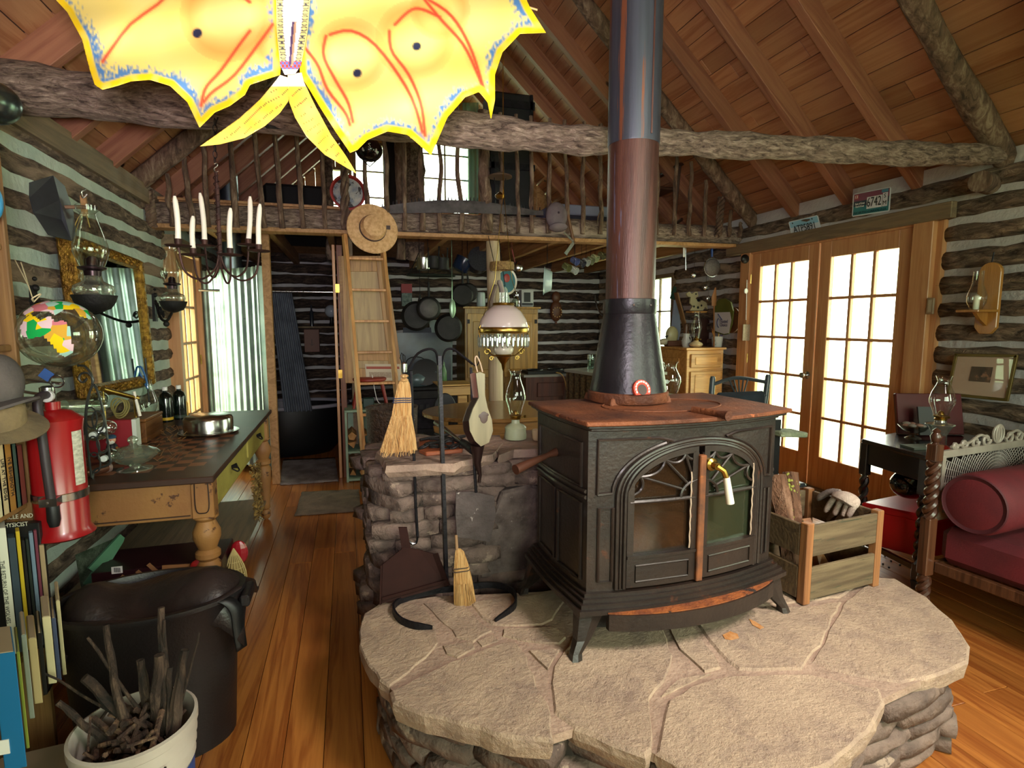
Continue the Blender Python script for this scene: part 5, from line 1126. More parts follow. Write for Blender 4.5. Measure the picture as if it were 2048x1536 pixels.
# lower piles: books stacked in front of the bookcase
of = thing('oracle_book', 'black hardback with silver capital letters standing behind smaller books', 'book', (-.86, 2.05, .43)); 
a = at(0, 1050, Y=1.96); b = at(78, 1015, Y=1.96)
obj('cover', MB().box(((a.x-.06+b.x)/2, 1.965, .62), (b.x-a.x+.06, .03, .40)), plain('151517', .4), of, bev=.002)
text('ORACLE AND', .0185, plain('b9b7a4', .4), of, at(29, 1034, Y=1.948), (1, 0, 0), (0, 0, 1), sx=.8); text('PHYSICIST', .0185, plain('b9b7a4', .4), of, at(29, 1050, Y=1.948), (1, 0, 0), (0, 0, 1), sx=.8)
row = [(-2, 17, 1055, 1245, 'e3e0cc', 'THE RETURN OF THE WOLVES', 'tall white paperback with vertical title at the left edge of the frame'), (18, 34, 1075, 1225, '3a4650', None, 'slate book behind the tall white paperback'), (35, 44, 1062, 1215, 'c9ab2a', None, 'thin book with a yellow spine'), (45, 52, 1080, 1205, '1d1a18', None, 'thin black book right of the yellow spine'),
       (53, 60, 1078, 1190, '232a24', None, 'dark green book with small print in the lower bookcase row'), (61, 70, 1065, 1180, '6e8294', None, 'grey-blue illustrated book in the lower bookcase row'), (71, 78, 1060, 1170, '6e3342', None, 'maroon book in the lower bookcase row'), (79, 90, 1090, 1190, 'a08a6a', None, 'tan book at the right end of the lower bookcase row')]
for i, (x0, x1, y0, y1, c, tx, lab) in enumerate(row):
    Yb = 1.90+.006*i; p = at(x0, y1, Y=Yb); q = at(x1, y0, Y=Yb); t = thing('book', lab, 'book', ((p.x+q.x)/2, Yb, .44), group='books in the lower bookcase row')
    obj('cover', vbook(x0, x1, .44, q.z, Yb, .12), plain(c, .5), t, bev=.0015)
    if tx: text(tx, .014, plain('4a4a40' if c > 'a' else 'c9c4a8'), t, ((p.x+q.x)/2, Yb-.001, (.44+q.z)/2), (0, 0, -1), (1, 0, 0))
# leaning and stacked books below
st = [((-.845, 1.80), .40, (.26, .20, .022), '8c7358', 'tan book lying flat on top of the leaning white books', 4)]
for i, (x0, x1, y0, y1, Yb, c, lab, tx) in enumerate([
    (-4, 43, 1302, 1545, 1.45, '1a6a9c', 'large bright blue book with a barcode standing in the bottom left corner', None), (42, 50, 1302, 1500, 1.50, '8f9a3c', 'narrow green-yellow book right of the large blue book', None), (50, 62, 1268, 1440, 1.56, '8a9088', 'pale grey book right of the green-yellow one', None),
    (62, 80, 1275, 1410, 1.60, 'b8a377', 'cream book leaning in the lower stack', None), (80, 90, 1265, 1392, 1.63, '141416', 'black book between the cream and ivory ones in the lower stack', None), (90, 108, 1232, 1370, 1.66, 'cdbf98', 'ivory paperback in the lower stack', None), (108, 118, 1235, 1365, 1.70, '46506e', 'blue marbled book in the lower stack', None), (118, 127, 1200, 1352, 1.74, 'bcae86', 'cream booklet at the right end of the lower stack', None)]):
    p = at(x0, y1, Y=Yb); q = at(x1, y0, Y=Yb); zb = max(.205, p.z); t = thing('book', lab, 'book', ((p.x+q.x)/2, Yb, zb), group='leaning books in the lower left corner')
    obj('cover', vbook(x0, x1, zb, q.z, Yb, .15, yp=(y0+y1)/2), plain(c, .45), t, bev=.0015)
    obj('pages', vbook(x0, x1, q.z-.002, q.z+.002, Yb, .145, .003, (y0+y1)/2), plain('a8977c', .9), t)
    if tx: text(tx, .014, plain('d8d4c4'), t, ((p.x+q.x)/2, Yb-.001, (zb+q.z)/2), (0, 0, -1), (1, 0, 0))
    if i == 0: obj('barcode', MB().box((p.x+.012, Yb-.001, zb+.06), (.03, .002, .035)), M['white'], t)
for i, (z, c, lab) in enumerate(((.06, '3a2420', 'dark brown book at the bottom of the floor stack'), (.105, '1c2b3c', 'navy book in the floor stack'), (.145, '6e4a38', 'brown book on top of the floor stack'), (.18, '8f7a66', 'tan book under the leaning books'))):
    t = thing('book', lab, 'book', (-.82, 1.62, z-.02), group='flat stack of books on the floor'); obj('cover', MB().box((-.80-.01*i, 1.62, z), (.26, .36, .036), rz=R(2*i)), plain(c, .5), t, bev=.002); obj('pages', MB().box((-.80-.01*i, 1.615, z), (.255, .36, .028), rz=R(2*i)), plain('b5a68a', .9), t)
st_ = struct('shelf_plinth', MB().box((-.95, 1.62, .02), (.5, .7, .04)), bcw)
# hats at the left edge
h1 = thing('felt_hat', 'olive felt hat with a wide brim hanging at the left edge', 'hat', at(20, 880, Y=1.62)); c = at(5, 845, Y=1.65)
fm = mat('olive_felt', '5c4f38', '7a6846', rough=.9, scale=10, bm=.2, bs=80); mh = Matrix.Rotation(R(18), 3, 'X') @ Matrix.Rotation(R(14), 3, 'Y')
obj('brim', MB().lathe([(.06, .005), (.115, -.006), (.117, -.002), (.06, .012)], c-V((.02, 0, -.0)), 32, mh, sx=.95, sy=.8), fm, h1, smooth=True); obj('crown', MB().lathe([(.066, 0), (.06, .05), (.04, .07), (0, .064)], c-V((.02, 0, 0)), 28, mh), fm, h1, smooth=True)
h2 = thing('grey_hat', 'dark grey crushed hat hanging above the olive hat', 'hat', at(10, 790, Y=1.60)); c = at(0, 765, Y=1.62); gm2 = mat('grey_felt', '3f3a36', '57504a', rough=.9, scale=9, bm=.2, bs=80)
obj('crown', MB().ball(c, .055, 20, 12, sz=1.25, sx=.8), gm2, h2, smooth=True); obj('brim', MB().lathe([(.045, 0), (.082, -.012), (.082, -.006), (.045, .008)], c+V((-.01, 0, -.06)), 28, Matrix.Rotation(R(-20), 3, 'Y')), gm2, h2, smooth=True)
# black bin with bag
bn = thing('black_storage_bin', 'large black plastic bin in front of the painted table', 'bin', (-.62, 1.98, 0)); bnm = mat('black_plastic', '141113', '1e191a', rough=.45, scale=5, bm=.1, bs=120)
P0_ = [(.0, 0), (.19, 0), (.205, .3), (.225, .50), (.235, .51), (.235, .525), (.22, .525), (.205, .48), (.19, .03)]
obj('tub', MB().lathe(P0_[1:], (-.655, 2.02, 0), 36, sx=1.22, sy=.82), bnm, bn, smooth=True)
obj('handle', MB().box((-.36, 2.0, .49), (.03, .12, .04)), bnm, bn, bev=.006)
bgv = thing('black_leather_bag', 'dark brown leather bag slumped over the top of the black bin', 'bag', (-.62, 2.08, .5)); lm = mat('dark_leather', '1b1414', '2c2221', rough=.42, scale=5, bm=.25, bs=24)
mb = MB(); N = 16; Mm = 10; vs = []
for i in range(N+1):
    for j in range(Mm+1):
        u, v = i/N, j/Mm; x = -.92+.56*u; yv = 1.90+.34*v; z = .45+.16*sin(pi*min(1, max(.0, v*1.1)))**.6*(.75+.25*sin(u*7+1))+.03*sin(u*9+v*4)-.10*abs(u-.55)*(1-v)
        z -= .10*(1-min(1, u*6))+.06*(1-min(1, (1-u)*6)); vs.append((x, yv, z))
mb.add(vs, [(i*(Mm+1)+j, (i+1)*(Mm+1)+j, (i+1)*(Mm+1)+j+1, i*(Mm+1)+j+1) for i in range(N) for j in range(Mm)])
o = obj('body', mb, lm, bgv, smooth=2); md = o.modifiers.new('s', 'SOLIDIFY'); md.thickness = .012
obj('flap', MB().tube(resample([(-.90, 1.93, .50), (-.75, 1.87, .515), (-.6, 1.86, .51), (-.45, 1.90, .52), (-.38, 1.98, .525)], 20), .012, 8, flat=.6), lm, bgv, smooth=True)
sp_ = [(438, 1205), (462, 1196), (482, 1212), (486, 1245), (492, 1290)]; sa = resample([at(x, y, Y=1.93) for x, y in sp_], 16); sb = resample([at(x-26+i*1.5, y+10+i, Y=1.90) for i, (x, y) in enumerate(sp_)], 16)
so_ = obj('strap', MB().add([p for q_ in zip(sa, sb) for p in q_], [(2*i, 2*i+2, 2*i+3, 2*i+1) for i in range(16)]), M['black'], bgv, smooth=2); so_.modifiers.new('s', 'SOLIDIFY').thickness = .006
# bucket with kindling
bk = thing('plastic_bucket', 'white plastic pail with blue printing full of kindling', 'bucket', (-.565, 1.55, 0)); bcx, bcy = -.565, 1.56; pw_ = mat('pail_plastic', 'b0a59b', 'c2b8ae', rough=.5, scale=6)
obj('pail', MB().lathe([(.115, 0), (.12, .005), (.128, .26), (.134, .265), (.131, .29), (.137, .295), (.134, .32), (.14, .325), (.138, .355), (.144, .36), (.144, .382), (.136, .385), (.133, .36), (.12, .03)], (bcx, bcy, 0), 44), pw_, bk, smooth=True)
obj('bail', MB().tube(resample([(bcx+.155, bcy-.02, .325), (bcx+.12, bcy-.11, .22), (bcx+.02, bcy-.152, .14), (bcx-.10, bcy-.13, .22), (bcx-.155, bcy-.02, .325)], 30), .003, 6), M['steel'], bk, smooth=True) if 0 else None
obj('bail_wire', MB().tube(resample([(bcx+.10, bcy-.118, .33), (bcx+.085, bcy-.135, .27), (bcx+.05, bcy-.15, .18), (bcx+.02, bcy-.15, .12)], 14), .003, 6), M['iron'], bk)
def on_pail(a0, a1, z0, z1, m, nm):
    mb = MB(); n = 6
    for k in range(n):
        A = [R(a0+(a1-a0)*(k+j)/n) for j in (0, 1)]; q = []
        for a, z in ((A[0], z0), (A[1], z0), (A[1], z1), (A[0], z1)): r = .1213+.008*z/.26+.0014; q.append((bcx+cos(a)*r, bcy+sin(a)*r, z))
        mb.add(q, [(0, 1, 2, 3)])
    return obj(nm, mb, m, bk)
blu = plain('2c4a8c', .5); on_pail(-118, -84, .10, .215, blu, 'blue_panel'); on_pail(-24, 6, .05, .255, blu, 'blue_panel'); on_pail(-46, -37, .20, .228, blu, 'pictogram'); on_pail(-59, -49, .185, .213, blu, 'pictogram'); on_pail(-71, -62, .165, .195, blu, 'pictogram'); on_pail(-36, -28, .215, .243, blu, 'pictogram')
for i, (a, z, tx, s_) in enumerate(((-40, .248, '35.145', .015), (-62, .236, 'Handle with care', .009), (-62, .224, 'Keep lid closed', .009), (-92, .145, 'PRIMER', .03))):
    A = R(a); r = .1315; text(tx, s_, blu if i else plain('3a3a48'), bk, (bcx+cos(A)*r, bcy+sin(A)*r, z), (-sin(A), cos(A), 0), (0, 0, 1)) if i < 3 else None
kg = random.Random(21); M['kin'] = bark('kindling_stick', '120c09', '33241c', '5c483b', 2, 34, .6, dist=.02)
stk = [((250, 1460), (212, 1250), .011), ((300, 1420), (175, 1275), .005), ((330, 1440), (322, 1215), .012), ((330, 1400), (328, 1240), .006), ((310, 1450), (318, 1310), .017), ((345, 1440), (370, 1300), .014), ((352, 1430), (398, 1265), .004), ((270, 1440), (168, 1355), .016), ((215, 1470), (115, 1405), .010), ((270, 1430), (90, 1348), .004), ((300, 1450), (280, 1320), .014), ((340, 1460), (340, 1335), .010)]
for i, (a, b, r) in enumerate(stk):
    A = at(*a, Y=bcy+kg.uniform(-.02, .05)); B = at(*b, Y=bcy+kg.uniform(.0, .10)); A.z = min(A.z, .34); dd = A-V((bcx, bcy, 0)); dd.z = 0
    if dd.length > .09: A.x = bcx+dd.x*.09/dd.length; A.y = bcy+dd.y*.09/dd.length
    t = single('kindling_stick', knotty(A, B, r*1.1, r*.7, None, seed=i, k=8, wob=.004, n=7), M['kin'], ['thick brown stick with a cut end pointing up left from the pail', 'thin bare twig reaching far up left out of the pail', 'peeling branch with white tip standing upright in the pail', 'slim upright twig behind the peeling branch', 'split stick with pale wood in the middle of the pail', 'stout bark-covered stick at the right rim of the pail', 'hair-thin twig pointing up right from the pail', 'broken branch lying toward the bin from the pail', 'short branch poking out over the left rim of the pail', 'long thin twig reaching toward the books', 'rough stick leaning back in the pail', 'short upright stick near the right side of the pail'][i], 'stick', 'kindling in the pail', smooth=True)
mb = MB()
for k in range(110):
    a = kg.uniform(0, 6.28); r = kg.uniform(0, .105); c = V((bcx+cos(a)*r, bcy+sin(a)*r, kg.uniform(.28, .39))); d = V((kg.uniform(-1, 1), kg.uniform(-1, 1), kg.uniform(-.2, .6))).normalized()*kg.uniform(.02, .05)
    e0_, e1_ = c-d, c+d
    for e in (e0_, e1_):
        q = V((e.x-bcx, e.y-bcy, 0))
        if q.length > .115: e.x = bcx+q.x*.115/q.length; e.y = bcy+q.y*.115/q.length
    mb.tube([e0_, e1_], kg.uniform(.003, .009), 5)
o = single('twig_litter', mb, bark('kindling_bark', '1e1411', '4a342a', '8a6a50', 2, 20, .6), 'tangle of broken twigs and bark filling the white pail', 'kindling'); o['kind'] = 'stuff'
# ============================================================ left wall hangings
mr_ = thing('gilt_mirror', 'large mirror in an ornate gold frame on the left log wall', 'mirror', (-1.33, 3.8, 1.0))
q = [at(100, 478, X=-1.33), at(247, 528, X=-1.33), at(268, 765, X=-1.33), at(125, 860, X=-1.33)]; q = [V((-1.335, 3.34, 1.83)), V((-1.335, 4.30, 1.80)), V((-1.31, 4.30, 1.03)), V((-1.31, 3.34, 1.06))]
fr2 = MB()
for a, b in ((0, 1), (1, 2), (2, 3), (3, 0)):
    d = (q[b]-q[a]).normalized()*.03; obj('frame_rail', MB().beam(q[a]-d, q[b]+d, .05, .075), M['gilt'], mr_, bev=.012)
    mb = MB(); L = (q[b]-q[a]).length; n = int(L/.03)
    for k in range(n): p = q[a].lerp(q[b], (k+.5)/n); mb.ball(p+V((.027, 0, .015*sin(k*2.1))), .014, 7, 5)
    obj('ornament', mb, M['gilt'], mr_, smooth=True)
mirm, t_, b_ = base('mirror_glass'); b_.inputs['Metallic'].default_value = 1; b_.inputs['Roughness'].default_value = .03; b_.inputs['Base Color'].default_value = (.55, .6, .58, 1)
obj('mirror_glass', MB().add([q[0]+V((.01, 0, 0)), q[1]+V((.01, 0, 0)), q[2]+V((.01, 0, 0)), q[3]+V((.01, 0, 0))], [(0, 3, 2, 1)]), mirm, mr_)
# inflatable clear globe
gl_b = thing('clear_globe', 'clear inflatable globe beach ball with coloured countries hanging by a string', 'globe', at(120, 745, Y=2.1)); gc = at(119, 668, Y=2.1); gr_ = .110
def globe_mat():
    m = glassy('clear_vinyl', (.86, .87, .80), .06, .10, .75, thick=('6b6a58', .12)); t = m.node_tree; out = t.nodes['Material Output']; old = out.inputs[0].links[0].from_socket
    tc = t.nodes.new('ShaderNodeTexCoord'); vo = t.nodes.new('ShaderNodeTexVoronoi'); vo.inputs['Scale'].default_value = 34; t.links.new(tc.outputs['Object'], vo.inputs['Vector'])
    ht_ = t.nodes.new('ShaderNodeSeparateColor'); t.links.new(vo.outputs['Color'], ht_.inputs[0])
    col = ramp(t, ht_.outputs[0], [(0, 'e3c01e'), (.2, '1f9a4a'), (.4, 'd6b8bc'), (.6, '9cc4b4'), (.78, 'c99a3a'), (.9, 'c07078')]); t.nodes[-1].color_ramp.interpolation = 'CONSTANT' if hasattr(t.nodes[-1], 'color_ramp') else None
    df = t.nodes.new('ShaderNodeBsdfDiffuse'); t.links.new(col, df.inputs[0]); at_ = t.nodes.new('ShaderNodeVertexColor'); at_.layer_name = 'paint'
    sp = t.nodes.new('ShaderNodeSeparateColor'); t.links.new(at_.outputs[0], sp.inputs[0]); mx = t.nodes.new('ShaderNodeMixShader'); gt = t.nodes.new('ShaderNodeMath'); gt.operation = 'GREATER_THAN'; gt.inputs[1].default_value = .5
    t.links.new(sp.outputs[0], gt.inputs[0]); t.links.new(gt.outputs[0], mx.inputs[0]); t.links.new(old, mx.inputs[1]); t.links.new(df.outputs[0], mx.inputs[2]); t.links.new(mx.outputs[0], out.inputs[0]); return m
mb = MB().ball(gc, gr_, 110, 72, sx=1.03, sz=.96)
AF = [(47,640),(60,628),(80,640),(100,632),(110,645),(128,640),(140,655),(142,680),(146,690),(145,705),(130,714),(115,705),(105,690),(92,678),(85,672),(60,678),(45,672),(40,655)]
EU = [(45,625),(75,605),(110,596),(150,600),(175,620),(185,640),(160,632),(150,618),(125,620),(112,630),(95,622),(70,622),(52,632)]
def inside(x, y, P):
    c = False
    for i in range(len(P)):
        x1, y1 = P[i]; x2, y2 = P[i-1]
        if (y1 > y) != (y2 > y) and x < (x2-x1)*(y-y1)/(y2-y1)+x1: c = not c
    return c
def proj(p):
    d = p-V((0, 0, EYE)); z = d.dot(fw); return 1024+FPX*d.dot(rt)/z, 768-FPX*d.dot(up)/z
mb.c = []
for p in mb.v:
    n_ = (p-gc); x_, y_ = proj(p); on = n_.y < .02 and (inside(x_, y_, AF) or inside(x_, y_, EU)); mb.c.append((1, 1, 1, 1) if on else (0, 0, 0, 1))
obj('ball', mb, globe_mat(), gl_b, smooth=2)
obj('string', MB().tube([gc+V((-.07, 0, .15)), at(30, 520, Y=2.25)], .0018, 5).tube([gc+V((-.06, 0, .10)), at(42, 525, Y=2.25)], .0018, 5).tube(resample([gc+V((-.06, 0, .10)), gc+V((-.03, -.02, .125)), gc+V((-.05, -.03, .11)), gc+V((-.06, 0, .10))], 10), .002, 5), plain('c8b890', .8), gl_b)
# bracket oil lamps
def bracket(label, base_, wall, h):
    t = thing('bracket_lamp', label, 'lamp', base_, group='iron wall lamps'); b = V(base_); w_ = V(wall)
    mid = b.lerp(w_, .45)-V((0, 0, .10*h/.4))
    obj('arm', MB().tube(resample([w_+V((0, 0, .05)), w_+V((.04, 0, -.05))*1.0 if 0 else w_.lerp(mid, .4)+V((0, 0, -.03)), mid, b.lerp(mid, .4)-V((0, 0, .02)), b-V((0, 0, .01))], 24), .009, 8), M['castiron'], t, smooth=True)
    mb = MB()
    for k, (f, s_) in enumerate(((.25, .03), (.5, .035), (.75, .028))):
        c = w_.lerp(mid, f)+V((0, 0, .02)); d = (mid-w_).normalized(); mb.tube([c+d*(s_*cos(a)*(1-j/26))+V((0, 0, s_*sin(a)*(1-j/26))) for j, a in enumerate([2*pi*j/12 for j in range(18)])], .005, 6)
    c = mid; mb.ball(c-V((0, 0, .02)), .02, 8, 6); mb.ball(w_+V((0, 0, .09)), .016, 8, 6); mb.ball(w_+V((.0, -.0, .13)), .01, 8, 6)
    obj('scrollwork', mb, M['castiron'], t, smooth=True)
    obj('wall_plate', MB().box(w_-V((.01, 0, 0)), (.02, .05, .20), tap=.7).tube([w_-V((0, .05, -.03)), w_+V((0, .05, .03))], .008, 6), M['castiron'], t)
    obj('cup', MB().lathe([(.0, -.045), (.02, -.04), (.055, -.026), (.072, .0), (.082, .03), (.074, .03), (.05, .0)], b, 24), M['castiron'], t, smooth=True)
    obj('font', MB().lathe([(.03, -.01), (.065, .025), (.075, .05), (.07, .07), (.035, .09), (.03, .11)], b, 28, rib=.015, ribn=14), glassy('lamp_font', (.8, .82, .76), .05, .16, .8, thick=('8f8f80', .18)), t, smooth=True)
    obj('burner', MB().lathe([(.03, .11), (.032, .13), (.05, .138), (.052, .146), (.022, .152), (.02, .18), (.01, .19)], b, 20), plain('2f2024', .3, .7), t, smooth=True)
    z0, H = .145, h-.145; obj('chimney', MB().open_lathe([(.042, z0), (.05, z0+.08*H), (.064, z0+.25*H), (.062, z0+.36*H), (.045, z0+.6*H), (.03, z0+.8*H), (.028, z0+.86*H), (.04, z0+.9*H), (.042, z0+.98*H), (.036, z0+H)], b, 32), M['glass'], t, smooth=True)
b1 = at(190, 605, Y=2.75); bracket('larger oil lamp on a black iron wall bracket in front of the mirror', b1, (-1.33, 3.0, b1.z-.02), .40)
b2 = at(347, 612, Y=4.15); bracket('smaller oil lamp on a black iron wall bracket near the left glazed door', b2, (-1.33, 4.62, b2.z+.0), .39)
# tin half-round scoop on the wall with a wooden handle
ds = thing('tin_dustpan', 'grey tin scoop with a wooden handle hung high on the left log wall', 'dustpan', at(110, 480, Y=2.9)); tn = mat('dull_tin', '3a3b42', '4c4d54', rough=.4, metal=.6, scale=5)
A_ = [(58, 365), (105, 350), (130, 372), (148, 425), (150, 480), (128, 482), (92, 465), (68, 425)]; pf = [at(x, y, Y=2.80+.002*(x-58)) for x, y in A_[:1]]
fa = [at(x, y, Y=2.86) for x, y in ((106, 350), (128, 372), (143, 410), (147, 450), (140, 484), (126, 470), (117, 430), (112, 390))]
bk_ = [at(x, y, Y=2.70) for x, y in ((56, 366), (60, 385), (62, 405), (68, 425), (80, 448), (96, 468), (80, 448), (66, 420))]
n = 8; obj('pan', MB().add([at(105, 351, Y=2.86), at(118, 400, Y=2.86), at(122, 440, Y=2.86), at(142, 482, Y=2.86), at(58, 365, Y=2.72), at(58, 395, Y=2.72), at(66, 425, Y=2.72), at(96, 470, Y=2.74)], [(0, 1, 5, 4), (1, 2, 6, 5), (2, 3, 7, 6)]), tn, ds)
obj('end_plate', MB().add([at(105, 351, Y=2.86), at(128, 372, Y=2.95), at(146, 425, Y=2.97), at(150, 470, Y=2.93), at(142, 482, Y=2.86), at(122, 440, Y=2.86), at(118, 400, Y=2.86)], [tuple(range(7))]), tn, ds)
obj('handle', MB().tube([at(118, 414, Y=2.88), at(172, 414, Y=2.95)], [.007, .009], 8), plain('7a5a48', .6), ds, smooth=True); obj('hook', MB().tube(resample([at(x, y, Y=2.95) for x, y in ((172, 378), (163, 384), (166, 396), (174, 388))], 10), .0035, 6), M['steel'], ds)
for o_ in (ds.children if 0 else kids(ds)[:2]): md = o_.modifiers.new('s', 'SOLIDIFY'); md.thickness = .003
pls = thing('wooden_plane_tool', 'small wooden clamp and yellow cord hung beside the tin scoop', 'tool', at(167, 430, Y=2.98)); obj('block', MB().box(at(168, 412, Y=2.98), (.022, .02, .09)), M['joist'], pls, bev=.003); obj('cord', MB().tube(resample([at(x, y, Y=2.98) for x, y in ((163, 425), (150, 450), (145, 480), (160, 440), (170, 425), (180, 455))], 18), .002, 5), plain('a88c48', .7), pls)
single('steel_pot_lid', MB().ball(at(-14, 205, Y=2.3), .075, 20, 12, sz=.9), plain('5c6a66', .25, .9), 'shiny metal lantern top at the upper left edge of the frame', 'lantern', smooth=True)
single('blue_ball', MB().ball(at(-22, 402, Y=1.9), .03, 16, 10, sz=1.9), plain('2f86b5', .4), 'blue round object on top of the bookcase at the left edge', 'ball', smooth=True)
# ============================================================ middle: corrugated screen, bathroom, ladder
cs = thing('corrugated_screen', 'tall corrugated galvanized steel panel at the back left beside the bathroom', 'panel', (-1.0, 5.6, .1))
pa, pb = V((-1.37, 6.0, 0)), V((-.70, 5.27, 0)); d = (pb-pa); L = d.length; d.normalize(); nn = V((d.y, -d.x, 0)); n = 120; vs = []
for i in range(n+1):
    s = L*i/n; o_ = nn*(.012*cos(2*pi*s/.098)); vs += [pa+d*s+o_+V((0, 0, .10)), pa+d*s+o_+V((0, 0, 1.905))]
galv = mat('galvanized_sheet', '8fa09c', 'b3c2bd', rough=.3, metal=.85, scale=5, c3='6f807c', p3=.66, s3=22)
obj('sheet', MB().add(vs, [(2*i, 2*i+2, 2*i+3, 2*i+1) for i in range(n)]), galv, cs, smooth=2)
obj('edge_flat', MB().beam(pb+V((0, 0, .10)), pb+V((0, 0, 1.905)), .10, .012, roll=R(45)), galv, cs)
single('framing_post', MB().box((-.645, 5.18, 1.12), (.065, .07, 2.24)), M['joist'], 'sawn wooden post right of the corrugated panel', 'post', bev=.003)
# bathroom partition and its opening
wbt = struct('wall_bathroom_right', MB().box((.045, 6.68, 1.15), (.04, 2.7, 2.3)), M['oldboard'])
dj = struct('trim_5'); 
obj('jamb', MB().box((-.05, 5.26, 1.05), (.05, .12, 2.1)), wood('brown_jamb', '5a2f18', '7a4526', 2), dj, bev=.003); obj('jamb', MB().box((-.10, 5.24, 1.05), (.025, .09, 2.1)), M['doorwood'], dj, bev=.003)
for z in (1.72, .96): obj('hinge', MB().box((-.075, 5.185, z), (.035, .02, .075)), M['brass'], dj)
bb_ = struct('wall_bathroom_end'); 
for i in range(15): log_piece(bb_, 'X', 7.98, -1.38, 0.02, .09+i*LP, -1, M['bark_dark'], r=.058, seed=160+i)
tubt = thing('clawfoot_bathtub', 'dark bathtub with a pale rolled rim in the bathroom', 'bathtub', (-.6, 6.5, 0)); 
tm_ = plain('0b0b0d', .4); tl = [(-1.25+.62+.62*cos(a)*1.0, 6.35+.34*sin(a)) for a in [2*pi*k/32 for k in range(32)]]
cxx, cyy = -.66, 6.3
mb = MB()
for rr_, z in ((.50, .03), (.72, .18), (.92, .40), (1, .56)): pass
obj('tub', MB().lathe([(.5, .03), (.62, .16), (.66, .54), (.62, .54), (.56, .2), (0, .14)], (cxx, cyy, 0), 36, sx=.92, sy=.52), tm_, tubt, smooth=True)
obj('rim', MB().tube([(cxx+.64*cos(a), cyy+.36*sin(a), .55) for a in [2*pi*k/40 for k in range(40)]], .02, 8, close=True), plain('8d8a94', .3), tubt, smooth=True)
cr = thing('curtain_rod', 'chrome shower rod across the bathroom', 'rod', (-.4, 5.75, 1.72)); obj('rod', MB().tube([(-1.3, 5.75, 1.715), (.0, 5.75, 1.715)], .012, 10), M['steel'], cr, smooth=True)
scn = MB(); n = 40; vs = []
for i in range(n+1):
    t = i/n; xx = -.70+.20*t; vs += [(xx, 5.75+.02*sin(t*38), 1.70), (xx+.06*t+.08, 5.76+.03*sin(t*38), .55)]
scn.add(vs, [(2*i, 2*i+2, 2*i+3, 2*i+1) for i in range(n)])
sc_t = thing('shower_curtain', 'grey shower curtain drawn to the left of the bathroom', 'curtain', (-.5, 5.75, .5)); obj('cloth', scn, mat('curtain_cloth', '3c3f4a', '545864', rough=.9), sc_t, smooth=2)
for k in range(7): obj('ring', MB().tube([(-.70+k*.05, 5.75+.016*cos(a), 1.712+.016*sin(a)) for a in [2*pi*j/10 for j in range(10)]], .002, 4, close=True), M['steel'], sc_t)
sh_ = thing('bath_shelf', 'small dark shelf with a box on the bathroom log wall', 'shelf', (-.3, 7.8, 1.35)); obj('board', MB().box((-.36, 7.82, 1.36), (.55, .16, .02)), M['oldboard'], sh_)
bc2 = thing('wall_box', 'pinkish wooden box with a small anchor mark under the bathroom shelf', 'box', (-.52, 7.8, 1.0)); obj('body', MB().box((-.46, 7.86, 1.18), (.19, .10, .30)), plain('7a5348', .6), bc2, bev=.004)
obj('anchor', MB().beam((-.46, 7.806, 1.12), (-.46, 7.806, 1.20), .006, .003).beam((-.49, 7.806, 1.14), (-.46, 7.806, 1.115), .006, .003).beam((-.46, 7.806, 1.115), (-.43, 7.806, 1.14), .006, .003), M['black'], bc2)
bl_ = thing('bath_lamp', 'round-globed lamp glowing pale on the bathroom shelf', 'lamp', (-.22, 7.8, 1.37)); obj('base', MB().lathe([(.05, 0), (.03, .02), (.02, .10), (.03, .13)], (-.20, 7.8, 1.37), 18), M['black'], bl_, smooth=True); obj('globe', MB().ball((-.20, 7.8, 1.57), .085, 20, 12), mat('milky_globe', 'aab4bc', 'c4ccd2', rough=.15, coat=.5), bl_, smooth=True)
bt2 = thing('tall_bottle', 'slender bottle on the bathroom shelf', 'bottle', (-.45, 7.8, 1.37)); obj('glass', MB().lathe([(.025, 0), (.025, .18), (.01, .22), (.01, .28)], (-.45, 7.8, 1.37), 14), plain('2a2c34', .2), bt2, smooth=True)
# mats
def rug(nm, lab, px, c1, c2):
    q = [at(x, y, Z=.006) for x, y in px]; t = thing(nm, lab, 'rug', sum(q, V())/4*1.0); t.location.z = 0
    mb = MB(); N = 14; vs = []
    for i in range(N+1):
        for j in range(N+1): p = q[0].lerp(q[1], i/N).lerp(q[3].lerp(q[2], i/N), j/N); vs.append((p.x+rnd.uniform(-.004, .004), p.y+rnd.uniform(-.004, .004), .010+rnd.uniform(0, .006)))
    mb.add(vs, [(i*(N+1)+j, (i+1)*(N+1)+j, (i+1)*(N+1)+j+1, i*(N+1)+j+1) for i in range(N) for j in range(N)]); o = obj('pile', mb, mat(nm, c1, c2, rough=1, scale=8, bm=1, bs=120), t, smooth=2); m = o.modifiers.new('s', 'SOLIDIFY'); m.thickness = .010
    return t
rug('small_rug', 'small worn grey-brown rug on the plank floor of the aisle', [(590, 1032), (722, 1022), (718, 980), (604, 985)], '6b5a48', '8a7560')
rug('bath_mat', 'fluffy pale bath mat in the bathroom doorway', [(560, 970), (677, 962), (670, 916), (566, 920)], '7c706c', 'a89c96')
